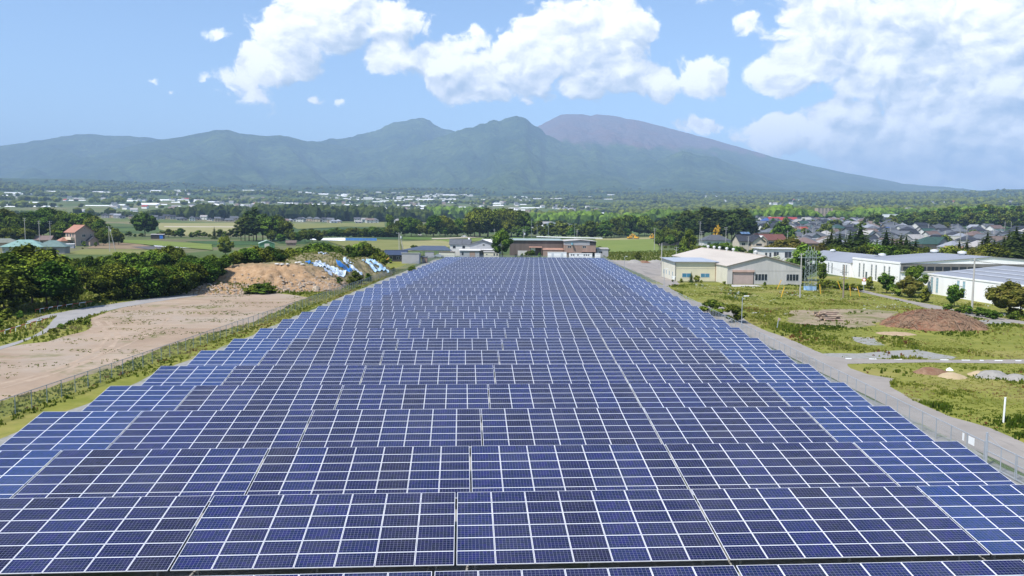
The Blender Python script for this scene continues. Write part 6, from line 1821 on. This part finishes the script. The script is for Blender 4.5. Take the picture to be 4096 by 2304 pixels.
# ------------------------------------------------------------------ twin poles, tank, vehicles
def hpole(label, x, y, h, sp_=1.2):
    t = thing('utility_pole', label, 'utility pole', (x, y, T(x, y)), .15, 'utility poles')
    MB().tube((-.1, 0, -.3), (-.3, 0, h), .17, .12, 8).obj('pole', M_CONP, t); MB().tube((sp_ + .3, 0, -.3), (.05, 0, h - .6), .17, .12, 8).obj('pole', M_CONP, t)
    a = MB().box(-1.3, .9, -.06, .06, h - .35, h - .23).obj('crossarm', M_TEAL, t)
    b_ = MB()
    for u in (-1.2, -.3, .8): b_.tube((u, 0, h - .23), (u, 0, h), .06, n=6)
    b_.obj('insulator', M_INS, a)
    MB().tube((.55, -.3, h - 2.3), (.55, -.3, h - 1.4), .32, n=10).obj('transformer', M_INS, t)
    return t


hpole('concrete twin pole behind the dark roofed hut', -44.6, 312, 10.7, 2.0)
q = D(437, 905, 365); hpole('concrete twin pole standing in front of the brown field', q.x, 365, q.z - T(q.x, 365), 2.2)
POLES = [(0, 780, 245, 230, 395, 'leftmost pole left of the pink house'), (0, 780, 390, 258, 372, 'pole before the jade green roof'), (0, 780, 500, 262, 400, 'pole right of the jade green roof'),
         (2048, 780, 1437, 330, 430, 'pole left of the small hip roofed house'), (2048, 780, 1655, 520, 320, 'short pole behind the warehouse eave'), (2048, 780, 1895, 265, 425, 'pole before the conifer grove with green top'), (2048, 780, 1910, 360, 420, 'shorter pole beside the green topped one'),
         (2048, 780, 2155, 322, 425, 'pole before the cream hip roofed house'), (2048, 780, 2380, 415, 350, 'pole before the beige solar heater house'), (2048, 780, 120, 345, 372, 'pole with transformer behind the long brown wing'), (2048, 780, 655, 345, 470, 'pole behind the brown factory roof'),
         (2048, 780, 197, 248, 560, 'tall slim pole above the green embankment'), (2048, 780, 253, 298, 540, 'slim pole right of the embankment'), (2048, 780, 367, 285, 540, 'slim double pole behind the brown factory'), (2048, 780, 632, 285, 540, 'slim pole left of the factory roof pole'), (1024, 780, 2400, 340, 560, 'pole left of the tall bright tree')]
for (ox, oy, zx, zy, Y, lab) in POLES:
    q = D(ox + zx / 2.5156, oy + zy / 2.5156, Y)
    upole('utility ' + lab if 'pole' in lab else lab, q.x, Y, q.z - T(q.x, Y), ((.35, 1.9), (1.3, 1.7)) if 'slim' not in lab else ((.4, .8),), M_CONP if 'slim' not in lab else M_TEAL, random.uniform(-.4, .4), 'transformer' in lab, .17 if 'slim' not in lab else .13)
tk = thing('water_tank', 'round yellow tank beside the dark roofed hut', 'tank', (-45.2, 284.5, 0))
b_ = MB(); pr = [(.0, .35), (.7, .4), (.95, .8), (1.0, 1.3), (.9, 1.8), (.55, 2.1), (.2, 2.2)]
for (r0, z0), (r1, z1) in zip(pr[:-1], pr[1:]): b_.tube((0, 0, z0), (0, 0, z1), max(r0, .01), r1, 14, cap=False)
b_.tube((0, 0, 2.2), (0, 0, 2.3), .22, n=12).obj('tank_shell', mat('yellow_tank', (.62, .36, .06), .5, .08, 2), tk, smooth=True)
MB().box(-.8, .8, -.8, .8, 0, .36).obj('stand', M_CONC, tk)
M_CARW = mat('white_car_paint', (.72, .72, .71), .25, .03, 1, spec=.6); M_CARS = mat('silver_car_paint', (.48, .50, .52), .25, .03, 1, spec=.6, metal=.4); M_TYRE = mat('tyre', (.03, .03, .03), .8)


def car(label, x, y, rz, m_, group='cars', z=None):
    t = thing('car', label, 'car', (x, y, T(x, y) if z is None else z), rz, group)
    side = [(-2.1, .35), (-2.15, .75), (-1.95, .95), (-1.3, 1.0), (-.75, 1.42), (.75, 1.45), (1.35, 1.02), (2.0, .92), (2.15, .7), (2.12, .35)]
    v = [(a, -.82 if c < 1.1 else -.68, c) for a, c in side] + [(a, .82 if c < 1.1 else .68, c) for a, c in side]; n = len(side)
    b_ = MB().faces(v, [tuple(range(n)), tuple(range(2 * n - 1, n - 1, -1))] + [(i, n + i, n + (i + 1) % n, (i + 1) % n) for i in range(n)])
    b_.obj('body', m_, t)
    for s in (-1, 1): MB().poly([(-1.15, s * .80, 1.02), (1.2, s * .80, 1.02), (.72, s * .705, 1.4), (-.72, s * .705, 1.38)]).obj('side_window', M_GLASS, t)
    MB().poly([(-1.34, -.66, 1.02), (-.8, -.6, 1.43), (-.8, .6, 1.43), (-1.34, .66, 1.02)]).obj('rear_window', M_GLASS, t); MB().poly([(1.38, .66, 1.05), (.8, .6, 1.46), (.8, -.6, 1.46), (1.38, -.66, 1.05)]).obj('windscreen', M_GLASS, t)
    wm = MB().tube((0, -.1, 0), (0, .1, 0), .32, n=12).mesh('wheel', M_TYRE)
    for wx in (-1.35, 1.35):
        for s in (-1, 1): link('wheel', wm, t, (wx, s * .78, .32))
    return t


p = GT(1856, 950); car('white car parked on the pale farm road', p.x, p.y, .3, M_CARW, z=T(p.x, p.y) + .3)
p = GT(1680, 944); car('small white van like car half hidden at the far hedge', p.x, p.y, .1, M_CARW, z=T(p.x, p.y) + .3)
car('white flat pickup parked left of the yellow tank', -48.2, 283, .1, M_CARW)
car('grey car under the carport', -31.0, 331.6, .1, M_CARS)


def excavator(label, x, y, rz, z):
    t = thing('excavator', label, 'excavator', (x, y, z), rz, 'yellow excavators'); MY = mat('digger_yellow', (.62, .33, .03), .5, .1, 1)
    for s in (-1, 1): MB().box(-1.9, 1.9, s * 1.1 - .3, s * 1.1 + .3, 0, .8).obj('track', M_TYRE, t)
    MB().box(-2.2, 1.3, -1.3, 1.3, .9, 2.0).obj('body', MY, t); cb = MB().box(.0, 1.4, .2, 1.3, 2.0, 3.1).obj('cab', MY, t); MB().box(.1, 1.45, .3, 1.2, 2.2, 2.95).obj('pane', M_GLASS, cb)
    MB().tube((1.2, -.2, 1.6), (3.6, -.2, 4.6), .28, n=4).obj('boom', MY, t); MB().tube((3.6, -.2, 4.6), (5.4, -.2, 2.4), .2, n=4).obj('stick', MY, t); MB().box(5.0, 5.9, -.7, .3, 1.4, 2.4).obj('bucket', MY, t)
    return t


for (zx, zy, r_, lab) in ((1190, 412, .4, 'yellow excavator at the left end of the machine park'), (1250, 408, 2.6, 'yellow excavator second from the left, by the hedge'), (1420, 412, .2, 'yellow excavator at the right end beside the pole'), (1455, 408, 2.9, 'yellow excavator rightmost, half behind the pole')):
    Y = 655; q = D(2048 + zx / 2.5156, 780 + zy / 2.5156, Y); excavator(lab, q.x, Y, r_, T(q.x, Y) + .0)
# elevated road with guard rail behind the brown factory
gq = [D(2048 + zx / 2.5156, 780 + zy / 2.5156, Y) for zx, zy, Y in ((250, 418, 520), (450, 424, 500), (700, 430, 490), (910, 434, 485))]
gr_ = thing('guard_rail', 'white guard rail of the raised road behind the factory', 'guard rail', (gq[0].x, gq[0].y, 0))
for a, b in zip(gq[:-1], gq[1:]):
    MB().tube(a - Vector((gq[0].x, gq[0].y, 0)), b - Vector((gq[0].x, gq[0].y, 0)), .35, n=4).obj('rail', M_WHITE, gr_)
    MB().tube(Vector((a.x - gq[0].x, a.y - gq[0].y, -.2)), Vector((a.x - gq[0].x, a.y - gq[0].y, a.z)), .12, n=6).obj('post', M_STEEL, gr_)
# blue net fence by the film beds
nb = [D(1024 + zx / 2.5156, 780 + zy / 2.5156, 560) for zx, zy in ((900, 424), (1215, 434))]
nf = thing('net_fence', 'low bright blue net fence behind the white film beds', 'net fence', (nb[0].x, nb[0].y, T(nb[0].x, nb[0].y)))
Lx = nb[1].x - nb[0].x
MB().box(0, Lx, -.02, .02, .1, 2.2).obj('net', mat('blue_net', (.07, .20, .50), .7, .15, .3), nf)
pm_ = MB().tube((0, -.06, -.1), (0, -.06, 2.35), .05, n=5).mesh('post', M_STEEL)
for i in range(12): link('post', pm_, nf, (Lx * i / 11, 0, 0))
# ------------------------------------------------------------------ town on the right, villages and woods far off
random.seed(23)
PROT = {}
LAB = {}


def proto(key, w, d, e, r, kind, wl, rf, wins=True):
    if key in PROT: return PROT[key]
    parts = [('wall', wall_mesh(kind, w, d, e, r).mesh('wall', WALLS[wl]), (0, 0, 0)), ('roof', roof_mesh(kind, w, d, e, r, oh=.7).mesh('roof', ROOFS[rf]), (0, 0, 0))]
    if wins:
        wm = MB().box(-.9, .9, -.06, .02, 0, 1.2).mesh('window', M_GLASS)
        for u, z in ((-w * .25, e - 1.9), (w * .25, e - 1.9), (-w * .28, .9), (w * .2, .9)): parts.append(('window', wm, (u, 0, z)))
    PROT[key] = parts
    return parts


KIND = []
for rf, rn, wgt in (('slate', 'slate-grey', 12), ('black', 'black', 12), ('pale', 'pale-grey', 2.5), ('brownhip', 'brown', 3), ('grey', 'light-grey', 2), ('red', 'red', .5), ('blue', 'blue', .3), ('greenroof', 'dark-green', .6)):
    for wl, wn_, w2 in (('offwhite', 'off-white', 3), ('tan', 'tan', 2), ('greyhouse', 'grey', 2)):
        for kd, kn in (('hip', 'hipped'), ('gx', 'gabled')):
            KIND.append((rf, rn, wl, wn_, kd, kn, wgt * w2))
KW = [k[-1] for k in KIND]


def town_house(x, y, rz, two, near, group):
    rf, rn, wl, wn_, kd, kn, _ = random.choices(KIND, KW)[0]
    sz = random.randrange(3)
    w, d = ((9, 7.5), (11, 8.5), (13, 9))[sz]
    e = (5.6 if two else 3.0); r = e + (2.3, 2.6, 2.8)[sz]
    pr = proto((rf, wl, kd, sz, two, near), w, d, e, r, kd, wl, rf, near)
    t = thing('house', '%s %s house with %s %s roof in the %s' % ('two-storey' if two else 'low', wn_, rn, kn, 'town' if group.endswith('town') else 'far village'), 'house', (x, y, T(x, y) - .2), rz, group)
    LAB.setdefault(t['label'], []).append((x / y, t))
    for nm, me, lc in pr: link(nm, me, t, lc)


cnt = 0
ang = .30; c_, s_ = math.cos(ang), math.sin(ang)
cellsx, cellsy = 19.5, 21.0
trees_town = []
for i in range(-10, 90):
    for j in range(0, 90):
        x = i * cellsx * c_ - j * cellsy * s_ + random.uniform(-3, 3); y = i * cellsx * s_ + j * cellsy * c_ + random.uniform(-3, 3)
        if j % 3 == 0: y += 4
        r = math.hypot(x, y)
        if y < 10 or r < 400 or r > 1280: continue
        px = 2048 + FPX * x / y
        lim = 3090 - min(1, max(0, (r - 500) / 500)) * 120
        if px < lim or px > 4230: continue
        if px > 3600 and r > 900 - (px - 3600) * .1: continue
        if r < 470 and px < 3300: continue
        u = random.random()
        if u < .20 or cnt >= 298:
            if u < .14: trees_town.append((x, y))
            continue
        town_house(x, y, ang + random.choice((0, 0, 0, math.pi / 2)) + random.uniform(-.08, .08), random.random() < .72, r < 760, 'houses of the town')
        cnt += 1
for i, (x, y) in enumerate(sorted(trees_town, key=lambda p: p[0] / p[1])):
    k_ = random.random()
    plant(x, y, random.uniform(6, 11), 'far' if k_ < .8 else 'farcon', '%s garden tree from the left among the town roofs' % nth(i), 'garden trees in the town', random.uniform(.7, 1.0))
npole = 0; TP = []
for i in range(140):
    r = random.uniform(420, 1050); px = random.uniform(3120, 4110)
    if px > 3600 and r > 820: continue
    y = r * .9; x = (px - 2048) / FPX * y
    t = thing('utility_pole', 'grey utility pole rising above the roofs of the town', 'utility pole', (x, y, T(x, y)), random.uniform(-.6, .9), 'utility poles in the town')
    if npole == 0:
        pme = MB().tube((0, 0, -.3), (0, 0, 11), .19, .13, 6).mesh('pole', M_CONP); ame = MB().box(-1.0, 1.0, -.06, .06, 10.3, 10.45).box(-.8, .8, -.06, .06, 9.4, 9.52).mesh('crossarm', M_STEEL)
    link('pole', pme, t); link('crossarm', ame, t); npole += 1
    TP.append((x / y, t))
    if npole >= 48: break
for i, (_, t) in enumerate(sorted(TP, key=lambda q: q[0])): t['label'] = '%s grey utility pole from the left above the roofs of the town' % nth(i)
# named blocks in the distance
def far_at(zx, zy, ox, Y): return D(ox + zx / 2.5156, 780 + zy / 2.5156, Y)


q = far_at(575, 200, 3072, 1500); house('school', 'tan four storey school block on the far edge of the town', (q.x, 1500, T(q.x, 1500) + 2), .1, 30, 12, 15, 15, 'flat', 'tan', 'pale', [('f', u, z, 4, 1.8) for u in (-12, -5, 2, 9) for z in (3, 6.5, 10, 12.5)], .3, 'school')
q = far_at(160, 245, 3072, 1000); house('hall', 'long low hall with bright red roof left in the town', (q.x, 1000, T(q.x, 1000)), .05, 36, 12, 6, 9.5, 'gx', 'white', 'red', (), .8, 'hall')
q = far_at(405, 275, 2048, 950); house('warehouse', 'white gabled warehouse in the fields behind the middle wood', (q.x, 950, T(q.x, 950)), .5, 26, 30, 7.5, 10.5, 'gy', 'white', 'pale', (), .5, 'warehouse')
q = far_at(570, 278, 2048, 950); house('warehouse', 'smaller white warehouse right of the gabled one', (q.x, 950, T(q.x, 950)), .2, 22, 18, 6, 8.5, 'gy', 'offwhite', 'white', (), .5, 'warehouse')
q = far_at(1185, 265, 3072, 1250); house('hall', 'pale flat hall beyond the town', (q.x, 1250, T(q.x, 1250)), .1, 40, 14, 9, 9, 'flat', 'white', 'white', (), .3, 'hall')
q = far_at(510, 385, 3072, 470); house('warehouse', 'pinkish white windowless block behind the conifers', (q.x, 470, T(q.x, 470)), .15, 19, 10, 6.2, 6.2, 'flat', 'offwhite', 'white', (), .2, 'warehouse')
q = far_at(1790, 420, 3072, 520); house('shop', 'cream flat roofed shop with stepped front in the town', (q.x, 520, T(q.x, 520)), .1, 22, 10, 6.5, 6.5, 'flat', 'pale', 'white', (), .2, 'shop')
q = far_at(1100, 400, 3072, 560); house('shop', 'shop with bright red awning roof in the town', (q.x, 560, T(q.x, 560)), .1, 12, 8, 3.5, 4.6, 'gx', 'offwhite', 'red', (), .6, 'shop')
# village along the far side of the fields
vil = [(0, z) for z in range(1060, 2400, 62)] + [(1024, z) for z in (300, 350, 395, 440, 480, 520, 600, 640, 690, 740, 790, 830, 1010, 1040, 1085, 1160, 1195, 1420)]
for ox, z in vil:
    r = random.uniform(1300, 1420); q = far_at(z + random.uniform(-15, 15), 262, ox, r)
    town_house(q.x, r, random.uniform(-.2, .5), random.random() < .6, True, 'houses of the far village')
for lab, l in LAB.items():
    if len(l) > 1:
        for i, (_, t) in enumerate(sorted(l, key=lambda q: q[0])): t['label'] = '%s, %s such from left' % (lab, nth(i))
# pale greenhouses and farmsteads scattered over the foothills
M_PVC = mat('greenhouse_film', (.78, .78, .78), .5, .06, .05)
gv = []; gf = []
for i in range(9):
    a = math.pi * i / 8
    gv += [(-.5, -math.cos(a) * .5, math.sin(a)), (.5, -math.cos(a) * .5, math.sin(a))]
for i in range(8): gf.append((2 * i, 2 * i + 1, 2 * i + 3, 2 * i + 2))
gf += [tuple(range(0, 18, 2)), tuple(range(17, 0, -2))]
gme = MB().faces(gv, gf).mesh('greenhouse', M_PVC)
rg = np.random.default_rng(5)
N_ = 2600
gaz = rg.uniform(-.62, .30, N_); grr = np.sqrt(rg.uniform(2500 ** 2, 5300 ** 2, N_))
gx_ = grr * np.sin(gaz); gy_ = grr * np.cos(gaz)
gz_ = terrain(gx_, gy_)
fnn = fbm(gx_ / 620. + 5, gy_ / 620., 4)
ok = (fnn > .45) & (rg.random(N_) < np.clip((.25 - gaz) / .5, .15, 1)); pick = np.where(ok)[0]
for i in pick[:270]:
    o = link('greenhouse', gme, None, (gx_[i], gy_[i], gz_[i] - .3), rg.uniform(-.25, .25), sc=(rg.uniform(25, 90), rg.uniform(7, 14), rg.uniform(2.4, 3.8)))
    tag(o, 'white film greenhouse on the farmed foothills below the mountains', 'greenhouse', 'white greenhouses on the foothills')
hw = {}
for nm, wl, rf in (('a', 'offwhite', 'slate'), ('b', 'white', 'pale'), ('c', 'tan', 'brownhip'), ('d', 'white', 'red')):
    hw[nm] = (wall_mesh('gx', 12, 9, 5.2, 8, 0).mesh('wall', WALLS[wl]), roof_mesh('gx', 12, 9, 5.2, 8, oh=.7).mesh('roof', ROOFS[rf]))
haz = rg.uniform(-.60, .58, 1500); hrr = rg.uniform(1700, 4300, 1500) ; hx_ = hrr * np.sin(haz); hy_ = hrr * np.cos(haz); hz_ = terrain(hx_, hy_)
cl_ = fbm(hx_ / 380. + 50, hy_ / 380., 3)
for i in np.where(cl_ > .56)[0][:240]:
    t = thing('farmhouse', 'tiny pale house in the hamlets below the mountains', 'house', (hx_[i], hy_[i], hz_[i] - .5), rg.uniform(-.5, .5), 'houses of the foothill hamlets')
    a, b = hw['abbcab'[i % 6]] if i % 19 else hw['d']; link('wall', a, t, sc=1.25); link('roof', b, t, sc=1.25)


# far woods, one mass each: rounded crowns with rough faces
def wood(name, label, X, Y, Hh, Wd, sub=2, m_=None, seed=1):
    rng = np.random.default_rng(seed)
    import bmesh
    bm = bmesh.new(); bmesh.ops.create_icosphere(bm, subdivisions=sub, radius=1.0)
    iv = np.array([v.co for v in bm.verts]); iff = np.array([[v.index for v in f.verts] for f in bm.faces]); bm.free()
    n = len(X); Z = terrain(X, Y)
    j = 1 + rng.normal(size=(n, len(iv), 1)) * .17
    V = iv[None] * j
    V = V * np.stack([Wd * .5, Wd * .5, Hh * .55], -1)[:, None, :]
    V = V + np.stack([X, Y, Z + Hh * .48], -1)[:, None, :]
    F_ = (iff[None] + (np.arange(n) * len(iv))[:, None, None]).reshape(-1, 3)
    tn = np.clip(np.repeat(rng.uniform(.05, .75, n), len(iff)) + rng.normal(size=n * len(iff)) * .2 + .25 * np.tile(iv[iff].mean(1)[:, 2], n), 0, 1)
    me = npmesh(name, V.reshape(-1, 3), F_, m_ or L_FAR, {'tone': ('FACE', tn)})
    return tag(link(name, me), label, 'wood', kind='stuff')


def belt(ox, tops, Y0, Y1, n, seed):
    rng = np.random.default_rng(seed)
    zx = rng.uniform(tops[0][0], tops[-1][0], n); zt = np.interp(zx, [t[0] for t in tops], [t[1] for t in tops])
    Y = rng.uniform(Y0, Y1, n); X = np.zeros(n); Hh = np.zeros(n)
    for i in range(n):
        q = D(ox + zx[i] / 2.5156, 780 + zt[i] / 2.5156, Y[i]); X[i] = q.x
        Hh[i] = max(5, (q.z - T(q.x, min(Y[i], 1490))) * rng.uniform(.72, 1.02))
    return X, Y, Hh


B = [belt(0, [(-200, 170), (300, 190), (850, 195), (1000, 185), (1400, 172), (1600, 150), (1900, 122), (2000, 108), (2200, 112), (2400, 128), (2576, 132)], 1440, 1640, 520, 1),
     belt(1024, [(0, 130), (60, 118), (200, 132), (300, 112), (400, 106), (600, 116), (900, 126), (1000, 116), (1300, 132), (1450, 142), (1600, 162), (1750, 168)], 1440, 1640, 420, 2)]
X = np.concatenate([b_[0] for b_ in B]); Y = np.concatenate([b_[1] for b_ in B]); Hh = np.concatenate([b_[2] for b_ in B])
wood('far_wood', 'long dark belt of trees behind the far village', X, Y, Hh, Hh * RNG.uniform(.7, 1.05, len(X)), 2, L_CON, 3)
B = [belt(1024, [(1700, 150), (1900, 122), (2100, 118), (2300, 150)], 1700, 1900, 90, 4), belt(2048, [(150, 175), (400, 170), (700, 175), (800, 160), (1000, 180), (1400, 190)], 1300, 1480, 130, 5), belt(2048, [(1350, 160), (1500, 145), (1700, 160), (2000, 150), (2500, 150)], 1300, 1480, 130, 6),
     belt(3072, [(0, 150), (60, 118), (150, 112), (250, 130), (330, 148), (420, 152), (540, 190)], 1150, 1300, 130, 7), belt(3072, [(620, 165), (800, 160), (950, 175), (1100, 165), (1250, 170)], 1250, 1400, 110, 8), belt(3072, [(900, 130), (1500, 135), (2000, 120), (2600, 110)], 1420, 1480, 160, 18)]
X = np.concatenate([b_[0] for b_ in B]); Y = np.concatenate([b_[1] for b_ in B]); Hh = np.minimum(24, np.concatenate([b_[2] for b_ in B]))
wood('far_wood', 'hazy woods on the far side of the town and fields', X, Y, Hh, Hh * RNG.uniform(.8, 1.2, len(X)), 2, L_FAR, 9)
rg = np.random.default_rng(15)
n0 = 42000
aa = rg.uniform(-.66, .66, n0); r_ = np.sqrt(rg.uniform(1650 ** 2, 6600 ** 2, n0)); X = r_ * np.sin(aa); Y = r_ * np.cos(aa)
fn2 = fbm(X / 620. + 5, Y / 620., 4); fn3 = fbm(X / 170., Y / 240., 3)
prob = np.where(fn2 < .39, .5, .0) + np.where(fn3 > .62, .45, .02); prob = np.where(aa > .12, np.maximum(prob, np.where(fn3 > .5, .55, .12)), prob)
prob = prob * np.clip((6600 - r_) / 1600, 0, 1)
k = rg.random(n0) < prob; X, Y = X[k][:9500], Y[k][:9500]
Hh = rg.uniform(8, 17, len(X))
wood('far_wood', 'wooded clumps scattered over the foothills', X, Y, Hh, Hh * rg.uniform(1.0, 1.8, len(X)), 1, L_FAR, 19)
# forest on the right behind the town: trees one can tell apart
row(3072, 780, [(1240, 195), (1300, 182), (1360, 178), (1420, 172), (1480, 168), (1540, 172), (1600, 155), (1660, 148), (1720, 140), (1780, 125), (1840, 118), (1900, 116), (1960, 128), (2030, 130), (2100, 122), (2170, 85), (2200, 82), (2250, 108), (2320, 112), (2390, 116), (2460, 112), (2530, 108), (2600, 110),
                (1270, 225, 860), (1350, 215, 860), (1440, 210, 860), (1530, 205, 860), (1620, 200, 860), (1700, 190, 850), (1790, 180, 850), (1880, 180, 850), (1970, 180, 850), (2060, 170, 840), (2140, 160, 840), (2230, 165, 830), (2310, 165, 830), (2400, 170, 830), (2490, 165, 830), (2580, 165, 830)], 930, 'far', 'tree of the dense wood behind the right side of town', 'wood behind the town', .9, jit=15)
row(3072, 780, [(1060, 150, 900, .9, 'farcon'), (1100, 175, 900, 1.0), (1040, 190, 890, 1.0), (640, 245, 780), (690, 240, 780), (560, 290, 600), (600, 280, 600), (130, 270, 560), (170, 250, 560), (200, 300, 520), (120, 320, 500)], 900, 'far', 'tree standing among the town roofs, not in gardens', 'larger trees in the town', .8)
# ------------------------------------------------------------------ air
HZ = bpy.data.materials.new("haze"); HZ.use_nodes = True
N = NT(HZ.node_tree); N.n.clear()
o_ = N.new('ShaderNodeOutputMaterial'); pv = N.new('ShaderNodeVolumePrincipled')
pv.inputs['Color'].default_value = (.50, .715, 1.0, 1)
pv.inputs['Density'].default_value = 9.0e-5
pv.inputs['Anisotropy'].default_value = -0.08
N.l.new(pv.outputs[0], o_.inputs['Volume'])
try: HZ.cycles.homogeneous_volume = True
except Exception: pass
zmax = float(GH.max()) + 30
hb = MB().box(-27000, 27000, -700, 27000, -1.0, zmax).obj('haze', HZ)
tag(hb, 'pale blue summer haze over the plain and mountains', 'haze', kind='stuff')
